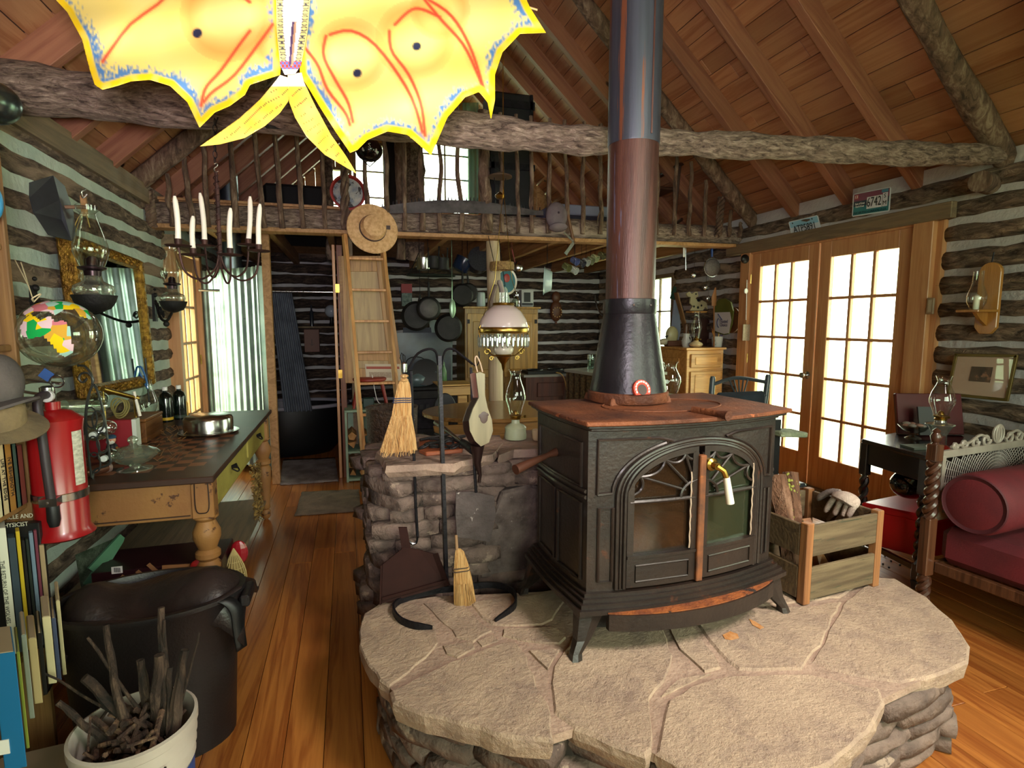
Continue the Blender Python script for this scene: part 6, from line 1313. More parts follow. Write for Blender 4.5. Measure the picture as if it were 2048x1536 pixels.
# wooden panel and ladder
bpn = thing('hinged_panel', 'tall pale wooden door panel hinged beside the bathroom, behind the ladder', 'panel', (.15, 5.25, .9)); pn_w = wood('panel_pine', '8a5f30', 'b98c50', 2, .5)
A, B, Cc, D = at(675, 512, Y=5.22), at(771, 512, Y=5.22), at(807, 766, Y=5.22), at(690, 766, Y=5.22)
def quad(nm, u0, u1, v0, v1, y, th, m, par):
    def pt(u, v): p = D.lerp(Cc, u).lerp(A.lerp(B, u), v); return V((p.x, y, p.z))
    a = [pt(u0, v0), pt(u1, v0), pt(u1, v1), pt(u0, v1)]; return obj(nm, MB().add(a+[p+V((0, th, 0)) for p in a], [(0, 1, 2, 3), (7, 6, 5, 4), (0, 4, 5, 1), (1, 5, 6, 2), (2, 6, 7, 3), (3, 7, 4, 0)]), m, par, bev=.003)
quad('stile', 0, .18, 0, 1, 5.20, .03, pn_w, bpn); quad('stile', .78, 1, 0, 1, 5.20, .03, pn_w, bpn); quad('rail', .18, .78, 0, .12, 5.20, .03, pn_w, bpn); quad('rail', .18, .78, .18, .24, 5.20, .03, pn_w, bpn); quad('rail', .18, .78, .88, 1, 5.20, .03, pn_w, bpn)
quad('inset', .16, .80, .05, .95, 5.215, .012, wood('panel_pale', 'a88858', 'c8aa74', 2, .5), bpn)
st3 = quad('sticker', .36, .98, .02, .155, 5.196, .002, plain('c9b8a0', .6), bpn); quad('sticker_band', .38, .96, .115, .135, 5.1945, .001, plain('a04a38', .6), bpn); quad('sticker_text', .42, .80, .045, .09, 5.1945, .001, mat('fine_print', 'b8a890', '8a6a58', scale=90, stretch=(1, 1, 3)), bpn)
ld = thing('loft_ladder', 'slim wooden loft ladder leaning to the loft edge in front of the pale panel', 'ladder', at(735, 1000, Z=0)); lw_ = wood('ladder_pine', 'a06a38', 'cf9a5c', 2, .5)
L0, L1 = V((.11, 4.47, 0)), V((-.0, 4.72, 2.12)); R0, R1 = V((.42, 4.47, 0)), V((.29, 4.72, 2.12))
obj('rail', MB().beam(L0, L1, .028, .05), lw_, ld, bev=.003); obj('rail', MB().beam(R0, R1, .028, .05), lw_, ld, bev=.003)
for k in range(8): t = .085+k*.118; obj('rung', MB().beam(L0.lerp(L1, t), R0.lerp(R1, t), .035, .02), lw_, ld, bev=.003)
# firewood cubby
cbv = thing('firewood_cabinet', 'small pale green open cabinet holding split firewood behind the ladder', 'cabinet', (.14, 5.3, 0)); gp = mat('pale_green_paint', '7f9a80', '98b096', rough=.6, scale=6, c3='6a5a40', p3=.7)
fx0, fx1, fy0, fy1, fz1 = -.04, .44, 5.02, 5.4, .64
for c, d in (((fx0, 5.21, fz1/2), (.02, .38, fz1)), ((fx1, 5.21, fz1/2), (.02, .38, fz1)), (((fx0+fx1)/2, 5.21, fz1), (.5, .38, .02)), (((fx0+fx1)/2, 5.21, .02), (.48, .38, .02)), (((fx0+fx1)/2, 5.21, .27), (.46, .38, .018)), (((fx0+fx1)/2, 5.39, fz1/2), (.48, .015, fz1))): obj('board', MB().box(c, d), gp, cbv, bev=.003)
fw_g = random.Random(3); log_end = mat('split_wood', '8f6234', 'c29055', rough=.8, scale=14)
for row_, z in ((0, .035), (1, .29)):
    for k in range(8):
        r = fw_g.uniform(.032, .05); x = fx0+.05+(k%5)*.088; zz_ = z+r+(.075 if k > 4 else 0); 
        t = thing('split_log', 'split log in the %s row of the green cabinet, %s' % (('lower', 'upper')[row_], ('leftmost at the bottom', 'second at the bottom', 'middle one at the bottom', 'fourth at the bottom', 'rightmost at the bottom', 'left of the three on top', 'centre of the three on top', 'right of the three on top')[k]), 'firewood', (x, 5.2, zz_-r), group='split firewood in the green cabinet')
        a = fw_g.uniform(0, 3); pts = [(x+r*cos(a+q)*fw_g.uniform(.8, 1), zz_+r*sin(a+q)*fw_g.uniform(.8, 1)) for q in ((0, 1.1, 2.2, 3.5, 5) if k % 2 else (0, 2, 4))]
        obj('wood', MB().prism(pts, lambda a, b: (a, 5.06, b), lambda a, b: (a, 5.36, b)), log_end, t)
rs = thing('red_stool', 'small stool with splayed red legs on top of the green cabinet', 'stool', (.2, 5.2, .65)); rdp = plain('8e2c1c', .5)
for sx_, sy_ in ((-1, -1), (1, -1), (-1, 1), (1, 1)): obj('leg', MB().tube([(.18+sx_*.15, 5.2+sy_*.1, .65), (.18+sx_*.10, 5.2+sy_*.07, .90)], [.012, .016], 8), rdp, rs, smooth=True)
obj('seat', MB().lathe([(.14, .89), (.15, .90), (.15, .915), (.13, .925)], (.18, 5.2, 0), 24), rdp, rs, smooth=True)
gv = thing('green_canister', 'small dark green canister under the red stool', 'canister', (.17, 5.18, .65)); obj('body', MB().box((.16, 5.12, .70), (.10, .06, .09)), plain('1f3a30', .5), gv, bev=.008); obj('cord', MB().tube(resample([(.2, 5.1, .95), (.22, 5.1, .80), (.25, 5.08, .70), (.33, 5.08, .68)], 12), .003, 5), M['white'], gv)
# ============================================================ kitchen
ktc = thing('cook_range', 'black cast iron cook range at the back of the kitchen', 'range', (.75, 6.1, 0)); kb = at(900, 800, Y=5.9)
obj('body', MB().box((.86, 6.35, .38), (.62, .6, .60)), M['castiron'], ktc, bev=.01); obj('oven_door', MB().box((.78, 6.04, .42), (.36, .02, .34)), M['iron'], ktc, bev=.006); obj('top', MB().box((.86, 6.35, .70), (.70, .66, .035)), M['castiron'], ktc, bev=.006)
for k in range(4): obj('leg', MB().box((.60+.52*(k % 2), 6.1+.5*(k//2), .05), (.05, .05, .1), tap=.8), M['castiron'], ktc)
for k in range(3): obj('vent_slot', MB().box((.68+.07*k, 6.026, .50), (.04, .01, .05)), M['black'], ktc)
obj('backshelf', MB().box((.86, 6.64, 1.0), (.66, .02, .6)), mat('blue_enamel', '1f2630', '303a48', rough=.3), ktc)
bkg = thing('kitchen_partition', 'dark slate panel behind the hanging pans', 'panel', (.6, 6.8, .7)); obj('panel', MB().add([at(806, 655, Y=6.75), at(862, 655, Y=6.75), at(880, 800, Y=6.75), at(812, 800, Y=6.75)], [(0, 3, 2, 1)]), plain('2a303c', .6), bkg)
obj('light_panel', MB().add([at(858, 640, Y=6.78), at(905, 640, Y=6.78), at(905, 800, Y=6.78), at(878, 800, Y=6.78)], [(0, 3, 2, 1)]), plain('7b8d88', .6), bkg)
for o_ in kids(bkg): md = o_.modifiers.new('s', 'SOLIDIFY'); md.thickness = .02
def pan(label, px, py, rpx, Y, handle, nm='cast_iron_skillet', m=None, inner=None, tilt=0, cat='skillet'):
    c = at(px, py, Y=Y); r = rpx*Y*.98/FPX; t = thing(nm, label, cat, c-V((0, 0, r))); mt = Matrix.Rotation(R(90+tilt), 3, 'X')
    obj('hook', MB().tube([at(*handle, Y=Y), V((at(*handle, Y=Y).x, Y, 2.335))], .003, 5), M['iron'], t); obj('pan', MB().lathe([(r*.82, 0), (r*.86, -.006), (r, -.035), (r*.96, -.035), (r*.82, -.006), (0, -.004)] if not inner else [(0, .006), (r*.80, .006), (r*.86, 0), (r, -.03), (r*.97, -.032), (0, -.01)], c, 32, mt), m or M['castiron'], t, smooth=True)
    if inner: obj('bottom', MB().lathe([(0, .008), (r*.72, .008), (r*.76, .004)], c, 32, mt), inner, t, smooth=True)
    h = at(*handle, Y=Y); d = (h-c).normalized(); obj('handle', MB().tube([c+d*r*.95, h], [.014, .010], 8), m or M['castiron'], t, smooth=True); return t
pan('dark cast iron skillet at the left of the hanging pans', 833, 632, 30, 5.75, (840, 590))
pan('cast iron skillet with a grey worn bottom at the front of the hanging pans', 858, 617, 25, 5.6, (857, 565), inner=mat('worn_bottom', '3c3a38', '55524e', rough=.6, scale=8))
pan('large cast iron skillet hanging lowest among the pans', 898, 656, 29, 5.7, (905, 600)); pan('round griddle hanging behind the big spoon', 925, 590, 24, 5.9, (925, 548))
pan('black saucepan hanging right of the rack', 938, 585, 20, 6.0, (935, 550), nm='saucepan', cat='saucepan')
pr_ = thing('pot_rack', 'half-round iron pot rack hung under the loft', 'rack', at(862, 550, Y=5.65)); rc_ = at(862, 551, Y=5.7)
obj('rim', MB().tube([rc_+V((.24*cos(a), .12*sin(a), 0)) for a in [2*pi*k/32 for k in range(32)]], .011, 6, close=True, flat=1), plain('39403a', .4, .7), pr_, smooth=True)
for s in (-1, 1): obj('chain', MB().tube([rc_+V((s*.22, 0, 0)), rc_+V((s*.12, 0, .22))], .004, 5), M['iron'], pr_)
for k, (px, py, r, c, lab) in enumerate(((847, 528, 12, 'steel', 'shiny steel saucepan sitting on the pot rack'), (868, 525, 14, 'castiron', 'black pot in the middle of the pot rack'), (885, 528, 13, 'castiron', 'black pot at the right end of the pot rack'))):
    t = thing('stock_pot', lab, 'pot', at(px, py+14, Y=5.7)); c_ = at(px, py+12, Y=5.7); obj('pot', MB().lathe([(.06, 0), (.066, .01), (.068, .12), (.062, .12), (.058, .01)], c_, 24), M[c], t, smooth=True); obj('handle', MB().tube([c_+V((.04, -.05, .10)), c_+V((.05, -.03, .22))], .008, 6), M[c], t)
bsp = thing('serving_spoon', 'large pale green enamel spoon hanging among the pans', 'spoon', at(905, 640, Y=5.4)); c_ = at(905, 617, Y=5.4); spm = plain('8fae90', .3, .4); obj('bowl', MB().ball(c_, .04, 18, 12, sx=.8, sy=.35, sz=2.3), spm, bsp, smooth=True); obj('handle', MB().tube([at(904, 600, Y=5.4), at(904, 565, Y=5.4), at(904, 562, Y=5.4), V((at(904, 565, Y=5.4).x, 5.4, 2.335))], [.006, .006, .0015, .0015], 6), spm, bsp, smooth=True)
bp = thing('blue_pot', 'dark blue enamel pot hanging under the loft joists', 'pot', at(925, 540, Y=6)); c_ = at(924, 530, Y=6.0); obj('pot', MB().lathe([(.07, -.07), (.09, -.05), (.10, .07), (.09, .07)], c_, 24, Matrix.Rotation(R(30), 3, 'Y')), plain('14223c', .25), bp, smooth=True)
bp = thing('speckled_stockpot', 'large speckled dark enamel pot hanging beside the round loft post', 'pot', at(958, 540, Y=6)); c_ = at(957, 522, Y=6.0); obj('pot', MB().lathe([(.10, -.09), (.13, -.06), (.135, .09), (.12, .09)], c_, 24, Matrix.Rotation(R(80), 3, 'X')), mat('speckled', '1c1c22', '3b3b42', rough=.3, scale=90), bp, smooth=True)
rtn = thing('red_tin', 'red and white tin box on the back wall left of the skillets', 'tin', at(812, 610, Y=6.6)); obj('top', boxm(803, 824, 568, 586, 7.98, .12), plain('941c18', .5), rtn); obj('label', boxm(804, 824, 586, 612, 7.98, .12), mat('tin_print', '7a8a80', '4a5a54', scale=30), rtn)
ttp = thing('tea_kettle', 'grey enamel kettle on the black range', 'kettle', (.72, 6.2, .72)); kt = plain('5c6c70', .3, .2); obj('body', MB().lathe([(.12, 0), (.15, .04), (.15, .10), (.09, .17), (.03, .18)], (.72, 6.2, .72), 26), kt, ttp, smooth=True); obj('lid', MB().ball((.72, 6.2, .91), .02), M['black'], ttp); obj('spout', MB().tube([(.84, 6.15, .78), (.93, 6.1, .88)], [.025, .015], 8), kt, ttp, smooth=True); obj('bail', MB().tube(resample([(.60, 6.2, .85), (.62, 6.2, 1.0), (.72, 6.2, 1.04), (.82, 6.2, 1.0), (.84, 6.2, .85)], 16), .006, 6), M['black'], ttp)
sk2 = thing('round_black_pan', 'black round pan leaning at the back of the range', 'pan', (.82, 6.12, .72)); obj('pan', MB().lathe([(.0, 0), (.13, 0), (.15, .03), (.14, .03)], V((at(851, 750, Y=6.12).x, 6.12, .87)), 26, Matrix.Rotation(R(75), 3, 'X')), plain('0c0c0f', .3), sk2, smooth=True)
dbt = thing('dish_soap', 'green bottle with a yellow label by the range', 'bottle', V((at(888, 775, Y=6.12).x, 6.12, .72))); c_ = V((at(888, 775, Y=6.12).x, 6.12, .72)); obj('bottle', MB().lathe([(.03, 0), (.035, .02), (.033, .16), (.012, .22), (.012, .26)], c_, 16), plain('4c7a44', .3), dbt, smooth=True); obj('label', MB().lathe([(.0355, .02), (.0355, .05)], c_, 16), plain('c9b02a', .5), dbt)
bnc = thing('wooden_bench', 'honey pine bench with a cut-out leg near the black range', 'bench', (1.0, 5.4, 0)); pj = wood('bench_pine', 'b48a48', 'd8b068', 0, .4); c_ = at(910, 790, Y=5.1); obj('apron', boxm(880, 942, 772, 792, 5.1, .03), pj, bnc, bev=.003); obj('seat', boxm(876, 946, 768, 773, 5.0, .35), pj, bnc, bev=.003)
for x0, x1 in ((916, 934), (884, 896)): a = at(x0, 792, Y=5.1); b = at(x1, 792, Y=5.1); obj('leg', MB().box(((a.x+b.x)/2, 5.12, a.z/2), (b.x-a.x, .04, a.z)), pj, bnc, bev=.003)
# wood cabinet (ice box) and things on it
ic = thing('oak_cupboard', 'golden oak cupboard with panel doors against the far kitchen wall', 'cupboard', (2.0, 7.0, 0)); ok = wood('golden_oak', '8a6428', 'b98c3e', 2, .35, coat=.3)
IX0, IX1, IY = at(930, 700, Y=6.6).x, at(1076, 700, Y=6.6).x, 6.6; iz = at(1000, 617, Y=6.6).z
obj('carcass', MB().box(((IX0+IX1)/2, IY+.28, iz/2), (IX1-IX0, .55, iz)), ok, ic, bev=.006)
for u0, u1 in ((.03, .48), (.52, .97)):
    for v0, v1 in ((.06, .42), (.47, .96)):
        xa, xb = IX0+(IX1-IX0)*u0, IX0+(IX1-IX0)*u1; dd_ = obj('door', MB().box(((xa+xb)/2, IY-.012, iz*(v0+v1)/2), (xb-xa, .024, iz*(v1-v0))), ok, ic, bev=.004)
        obj('door_field', MB().box(((xa+xb)/2, IY-.028, iz*(v0+v1)/2), ((xb-xa)*.68, .010, iz*(v1-v0)*.76)), ok, dd_, bev=.006)
        obj('hinge', MB().box((xa+.012 if u0 < .5 else xb-.012, IY-.03, iz*(v1-.06)), (.03, .012, .05)), M['iron'], dd_)
obj('top', MB().box(((IX0+IX1)/2, IY+.27, iz+.01), (IX1-IX0+.05, .60, .025)), ok, ic, bev=.004)
cfp = thing('coffee_grinder_box', 'black and white picture box of a coffee grinder on the oak cupboard', 'box', (at(1053, 600, Y=6.7).x, 6.75, iz+.02)); obj('box', boxm(1043, 1067, 580, 613, 6.7, .12), plain('b8bab8', .6), cfp, bev=.002); obj('picture', boxm(1048, 1061, 585, 604, 6.695, .004), plain('1c1c1e', .5), cfp); obj('band', boxm(1044, 1066, 606, 611, 6.695, .004), plain('2b2b2e', .5), cfp)
gjr = thing('glass_jar', 'small glass jar with a lid left of the coffee grinder box', 'jar', (at(1032, 612, Y=6.7).x, 6.7, iz+.02)); c_ = V(gjr.location); obj('glass', MB().lathe([(.05, 0), (.055, .08), (.03, .11), (.03, .14)], c_, 18), jg, gjr, smooth=True); obj('lid', MB().lathe([(.034, .14), (.034, .16), (.012, .17), (.012, .185)], c_, 16), M['steel'], gjr, smooth=True)
wcn = thing('white_canister', 'white enamel canister at the left of the oak cupboard', 'canister', (at(962, 612, Y=6.7).x, 6.7, iz+.02)); obj('body', MB().lathe([(.05, 0), (.055, .02), (.05, .17), (.04, .18)], V(wcn.location), 20), plain('a9b8b4', .3), wcn, smooth=True)
gtr = thing('hanging_gloves', 'pair of grey gardening gloves hung on a hook by the loft post', 'gloves', at(995, 655, Y=4.6)); obj('cord', MB().tube([at(998, 570, Y=4.6), at(1010, 572, Y=4.6), V((at(1004, 520, Y=4.7).x, 4.80, 2.15))], .003, 5), M['iron'], gtr) 
for k, (pp, c) in enumerate(((((992, 570), (986, 590), (983, 620), (984, 640)), '8a7a6e'), (((998, 560), (1004, 585), (1002, 625), (1000, 645)), 'b0a29a'), (((1008, 575), (1014, 600), (1018, 635), (1016, 655)), '9fb0a4'))): obj('glove', MB().tube(resample([at(x, y, Y=4.6) for x, y in pp], 10), [.03, .045, .04, .045, .04, .05, .045, .04, .035, .03, .02], 10, flat=.5), plain(c, .8), gtr, smooth=True)
bsk = thing('woven_basket_ring', 'small woven straw ring hanging above the parlour lamp', 'basket', at(1005, 548, Y=4.5)); obj('band', MB().open_lathe([(.10, -.03), (.103, 0), (.10, .035), (.094, .035), (.094, -.03)], at(1004, 533, Y=4.5), 28), mat('wicker', '7a5c38', 'a8854f', scale=60, bm=1, bs=60), bsk, smooth=True); obj('cord', MB().tube([at(990, 533, Y=4.5), V((at(990, 533, Y=4.5).x, 4.72, 2.16))], .003, 5), M['iron'], bsk)
cpt = thing('chicken_plate', 'teal plate with a white rim and red rooster hanging behind the gloves', 'plate', at(1015, 590, Y=5.0)); c_ = at(1013, 563, Y=4.95); mm_ = Matrix.Rotation(R(88), 3, 'X'); obj('rim', MB().lathe([(.075, 0), (.098, .006), (.098, .012), (.075, .006)], c_, 32, mm_, sx=1, sy=1.25), plain('c9c2b0', .3), cpt, smooth=True); obj('face', MB().lathe([(0, .003), (.085, .008)], c_, 32, mm_, sx=1, sy=1.25), plain('1f5a66', .3), cpt, smooth=True); obj('rooster', MB().ball(c_+V((.0, -.012, .03)), .03, 10, 8, sy=.15, sz=1.3), plain('8e1e18', .4), cpt)
# far wall: cuckoo clock-like pendant, basin, cups along the joist
ckm = thing('carved_clock', 'carved brown wall clock with a ring of numerals on the far log wall', 'clock', at(1112, 636, Y=7.95)); cw_ = plain('5a3018', .5); c_ = at(1112, 622, Y=8.03); obj('body', MB().ball(c_, .13, 16, 10, sx=.75, sy=.4, sz=1.25), cw_, ckm, smooth=True); obj('crest', MB().ball(c_+V((0, 0, .21)), .09, 14, 8, sx=.8, sy=.4), cw_, ckm, smooth=True)
mb = MB(); 
for k in range(12): a = 2*pi*k/12; mb.ball(c_+V((.075*cos(a), -.055, .075*sin(a)-.02)), .011, 6, 4)
obj('numerals', mb, plain('c9a468', .5), ckm); obj('pendulum', MB().tube([c_-V((0, 0, .14)), c_-V((0, 0, .20))], .02, 8), cw_, ckm)
bs_ = thing('enamel_basin', 'pale blue-white enamel basin hanging on edge under the loft joist', 'basin', at(1103, 590, Y=5.2)); c_ = at(1094, 562, Y=5.25); mbn = Matrix.Rotation(R(-14), 3, 'Y') @ Matrix.Rotation(R(90), 3, 'Y') @ Matrix.Rotation(R(0), 3, 'X')
mbn = V((0, 0, 1)).rotation_difference(V((.62, -.75, .12))).to_matrix()
obj('bowl', MB().lathe([(0, .05), (.085, .05), (.095, .045), (.13, -.03), (.14, -.032), (.14, -.028), (.128, -.02)], c_, 36, V((0, 0, 1)).rotation_difference(V((.93, -.36, -.05))).to_matrix()), mat('enamel', '9fb4bc', 'b6c8cc', rough=.2, coat=.4), bs_, smooth=True); obj('hook', MB().tube([c_+V((0, 0, .13)), V((c_.x, c_.y, 2.335))], .003, 5), M['iron'], bs_)
cups = [(1134, 534, '6a6a40', 'olive mug'), (1148, 540, 'b8bcb4', 'white enamel mug'), (1150, 522, '5c6490', 'blue mug'), (1163, 526, '4a4a50', 'dark grey mug'), (1172, 524, 'a8aaa4', 'grey enamel mug'), (1181, 521, '8a8f70', 'sage mug'), (1190, 516, 'b0b48c', 'pale green mug'), (1204, 511, '6f6a50', 'brown-green mug')]
for i, (px, py, c, lab) in enumerate(cups):
    c_ = at(px, py, Y=5.1+.08*i); t = thing('hanging_mug', '%s hung from the hooks under the loft joist' % lab, 'mug', c_-V((0, 0, .04)), group='mugs under the loft joist'); mq = V((0, 0, 1)).rotation_difference(V((.45, -.75, -.45))).to_matrix()
    obj('body', MB().lathe([(0, -.04), (.032, -.04), (.038, .035), (.034, .035), (.03, -.03), (0, -.03)], c_, 20, mq), plain(c, .25, .1, .3), t, smooth=True); obj('handle', MB().tube([c_+mq @ V((-.036-.022*sin(a), 0, .025*cos(a))) for a in [pi*k/8 for k in range(9)]], .005, 6), plain(c, .25, .1, .3), t, smooth=True)
    obj('hook', MB().tube([c_+V((0, 0, .03)), V((c_.x, c_.y, 2.335))], .002, 4), M['iron'], t)
sp_ = thing('tin_ladle', 'small tin ladle hanging right of the loft post', 'ladle', at(1040, 548, Y=5.2)); obj('bowl', MB().ball(at(1038, 535, Y=5.2), .042, 14, 8, sy=.5), M['steel'], sp_, smooth=True); obj('handle', MB().tube([at(1030, 525, Y=5.2), at(1024, 500, Y=5.2), at(1024, 498, Y=5.2), V((at(1024, 500, Y=5.2).x, 5.2, 2.335))], [.005, .005, .0015, .0015], 6), plain('7a3030', .5), sp_)
crs = thing('pan_wall', 'curved tin mould hung on the dark far kitchen wall', 'mould', at(1193, 620, Y=7.7)); obj('mould', MB().tube(resample([at(x, y, Y=7.8) for x, y in ((1190, 590), (1192, 605), (1198, 622), (1206, 632))], 12), .022, 8, flat=.4), M['steel'], crs, smooth=True)
# counter with burlap curtain and water jar
ctr = thing('kitchen_counter', 'white-topped counter with a burlap skirt at the end of the kitchen', 'counter', (2.6, 5.6, 0)); CZ = .92; q = [at(1128, 738, Z=CZ), at(1202, 748, Z=CZ)]
obj('top', MB().slab([(q[0].x, q[0].y), (q[1].x, q[1].y), (q[1].x+.75, q[1].y+.02), (q[0].x+.9, q[0].y+.35)], CZ-.03, CZ), plain('a3a39a', .3), ctr, bev=.003)
n = 30; vs = []
for i in range(n+1): p = q[0].lerp(q[1], i/n); o_ = V((.03, .01, 0))+V((.012*sin(i*1.3), .0, 0)); vs += [(p.x+o_.x, p.y+o_.y, .06), (p.x+o_.x, p.y+o_.y, CZ-.03)]
for i in range(1, n+1): p = q[1]; vs += [(p.x+.7*i/n, p.y+.03+.012*sin(i*1.3), .06), (p.x+.7*i/n, p.y+.03+.012*sin(i*1.3), CZ-.03)]
obj('burlap_skirt', MB().add(vs, [(2*i, 2*i+2, 2*i+3, 2*i+1) for i in range(2*n)]), mat('burlap', '3c3020', '6b5638', rough=1, scale=50, bm=.5), ctr, smooth=2)
wj = thing('water_jar', 'clear glass jar of water on the white-topped counter', 'jar', at(1186, 738, Z=CZ)); c_ = V(wj.location); obj('glass', MB().open_lathe([(.055, 0), (.062, .01), (.062, .155), (.056, .16)], c_, 28), glassy('jar_thick', (.82, .92, .86), .03, .1, .7), wj, smooth=True); obj('water', MB().lathe([(.056, .005), (.056, .09), (0, .09)], c_, 24), glassy('water', (.6, .7, .66), .03, .1, .5), wj, smooth=True); obj('sticker', MB().box(c_+V((.03, -.057, .09)), (.03, .003, .03)), plain('8f9ec0', .5), wj)
gr2 = thing('gas_cooktop', 'low black gas cooktop on a dark cabinet at the back of the kitchen', 'cooktop', (2.1, 6.2, 0)); a_ = at(1060, 752, Y=5.9); b_2 = at(1140, 752, Y=5.9); rwd = wood('redwood_cabinet', '3c1f16', '5a3022', 2)
obj('cabinet', MB().box(((a_.x+b_2.x)/2, 6.15, a_.z/2), (b_2.x-a_.x+.1, .5, a_.z-.02)), rwd, gr2, bev=.004); obj('drawer_front', MB().box(((a_.x+b_2.x)/2, 5.89, a_.z-.16), (.32, .02, .16)), rwd, gr2, bev=.004)
obj('worktop', MB().box(((a_.x+b_2.x)/2, 6.15, a_.z+.0), (b_2.x-a_.x+.16, .56, .025)), plain('85857e', .4), gr2)
obj('burner_grate', MB().tube([((a_.x+b_2.x)/2-.12+.09*cos(a), 6.1+.09*sin(a), a_.z+.05) for a in [2*pi*k/16 for k in range(16)]], .01, 6, close=True).tube([((a_.x+b_2.x)/2+.13+.09*cos(a), 6.1+.09*sin(a), a_.z+.05) for a in [2*pi*k/16 for k in range(16)]], .01, 6, close=True).box(((a_.x+b_2.x)/2, 6.1, a_.z+.03), (.5, .3, .03)), M['castiron'], gr2)
obj('gas_hose', MB().tube(resample([at(x, y, Y=5.85) for x, y in ((1112, 745), (1122, 748), (1130, 762), (1134, 790), (1135, 830))], 16), .007, 6), plain('b08a4a', .6), gr2, smooth=True)
# round table and its leaf
rt_ = thing('drop_leaf_table', 'round oak table with one leaf hanging down behind the stone pier', 'table', (1.25, 3.95, 0)); rw_ = wood('table_oak', '5c4020', '8a6838', 0, .25, coat=.4)
tcx, tcy, tz_ = 1.13, 4.0, .76
obj('table_top', MB().slab([(tcx+.62*cos(a), tcy+.45*sin(a)+.05) for a in [2*pi*k/48 for k in range(48)]], tz_-.028, tz_), rw_, rt_, bev=.004)
obj('leaf', MB().prism([(tcx+.60*cos(a), tz_-.03+.26*sin(a)) for a in [pi+pi*k/24 for k in range(25)]], lambda a, b: (a, tcy-.36, b), lambda a, b: (a, tcy-.335, b)), rw_, rt_, bev=.003)
obj('pedestal', MB().lathe([(.16, .0), (.18, .03), (.06, .10), (.05, .3), (.08, .45), (.05, .6), (.14, .72)], (tcx, tcy+.05, 0), 24), rw_, rt_, smooth=True)
for k in range(4): obj('foot', MB().beam((tcx, tcy+.05, .06), (tcx+.42*cos(pi/4+pi/2*k), tcy+.05+.36*sin(pi/4+pi/2*k), .03), .06, .06), rw_, rt_, bev=.008)
chb = thing('curved_back_chair', 'dark chair with a rounded back tucked by the round table near the bench', 'chair', (.75, 4.9, 0)); dk_ = plain('121317', .5); c_ = at(890, 800, Y=4.8)
obj('back', MB().prism([(c_.x+.10*cos(a), c_.z-.08+.14*sin(a)) for a in [pi*k/16 for k in range(17)]], lambda a, b: (a, 4.8, b), lambda a, b: (a, 4.83, b)), dk_, chb, bev=.006); obj('seat', MB().box((c_.x, 4.6, .45), (.40, .4, .03)), dk_, chb, bev=.01)
for k in range(4): obj('leg', MB().box((c_.x-.17+.34*(k % 2), 4.43+.36*(k//2), .225), (.03, .03, .45)), dk_, chb)
for s in (-1, 1): obj('back_post', MB().beam((c_.x+s*.085, 4.81, .45), (c_.x+s*.085, 4.81, c_.z-.06), .02, .025), dk_, chb)
brb = thing('wicker_basket', 'dark wicker firewood bucket left of the stone pier', 'basket', (.42, 3.6, 0)); c_ = at(785, 815, Y=3.7); obj('body', MB().open_lathe([(.12, 0), (.15, .05), (.17, c_.z-.02), (.175, c_.z), (.16, c_.z-.01)], (c_.x, 3.75, 0), 24), mat('dark_wicker', '2c1f16', '4a3524', scale=50, bm=1, bs=50), brb, smooth=True)
# windsor chair behind the stove
wc = thing('ladderback_chair', 'dark painted wooden chair with a dark cloth over its back behind the stove', 'chair', (2.35, 3.3, 0)); bl2 = plain('2b3236', .35); ccx = at(1470, 780, Y=3.0).x; Wb = .20; cyb = 3.0
for s in (-1, 1): obj('back_post', MB().tube([(ccx+s*Wb, cyb+.02, 0), (ccx+s*Wb, cyb, .45), (ccx+s*(Wb+.01), cyb-.05, 1.07), (ccx+s*(Wb+.01), cyb-.05, 1.085)], [.018, .02, .017, .012], 10), bl2, wc, smooth=True)
obj('crest_rail', MB().tube(resample([(ccx-Wb, cyb-.05, 1.035), (ccx, cyb-.01, 1.065), (ccx+Wb, cyb-.05, 1.035)], 16), .012, 8), bl2, wc, smooth=True); obj('mid_rail', MB().tube([(ccx-Wb, cyb-.045, .95), (ccx+Wb, cyb-.045, .95)], .011, 8), bl2, wc, smooth=True)
for k in range(5): obj('spindle', MB().tube([(ccx-.03+.015*k, cyb-.045, .96), (ccx-.07+.035*k, cyb-.03, 1.055)], .005, 6), bl2, wc)
obj('jacket', MB().box((ccx+.0, cyb-.055, .86), (.37, .05, .24)), mat('navy_cloth', '131a22', '202a34', rough=.9, scale=8), wc, bev=.02)
obj('seat', MB().box((ccx, cyb-.22, .45), (.42, .40, .03)), bl2, wc, bev=.012)
for s in (-1, 1): obj('front_leg', MB().tube([(ccx+s*.18, cyb-.40, 0), (ccx+s*.17, cyb-.38, .45)], .017, 8), bl2, wc, smooth=True)
# lamp chimney standing on the kitchen side table behind the stove
cj = thing('clear_lamp_chimney', 'clear hurricane lamp chimney standing behind the stove top', 'lamp', at(1339, 800, Y=2.7)); b0_ = at(1339, 785, Y=2.72); 
obj('chimney', MB().open_lathe([(.035, .0), (.05, .03), (.062, .075), (.058, .10), (.032, .15), (.036, .175), (.045, .185)], b0_-V((0, 0, .01)), 30), M['glass'], cj, smooth=True); obj('font', MB().lathe([(.07, -.20), (.08, -.19), (.075, -.10), (.03, -.06), (.035, -.01)], b0_, 24), fg, cj, smooth=True)
obj('plant_stand', MB().lathe([(.14, -.225), (.14, -.20)], b0_, 24).box((b0_.x, b0_.y, (b0_.z-.225)/2), (.05, .05, b0_.z-.225)).lathe([(.13, -b0_.z), (.12, -b0_.z+.03)], b0_, 20), rw_, cj)
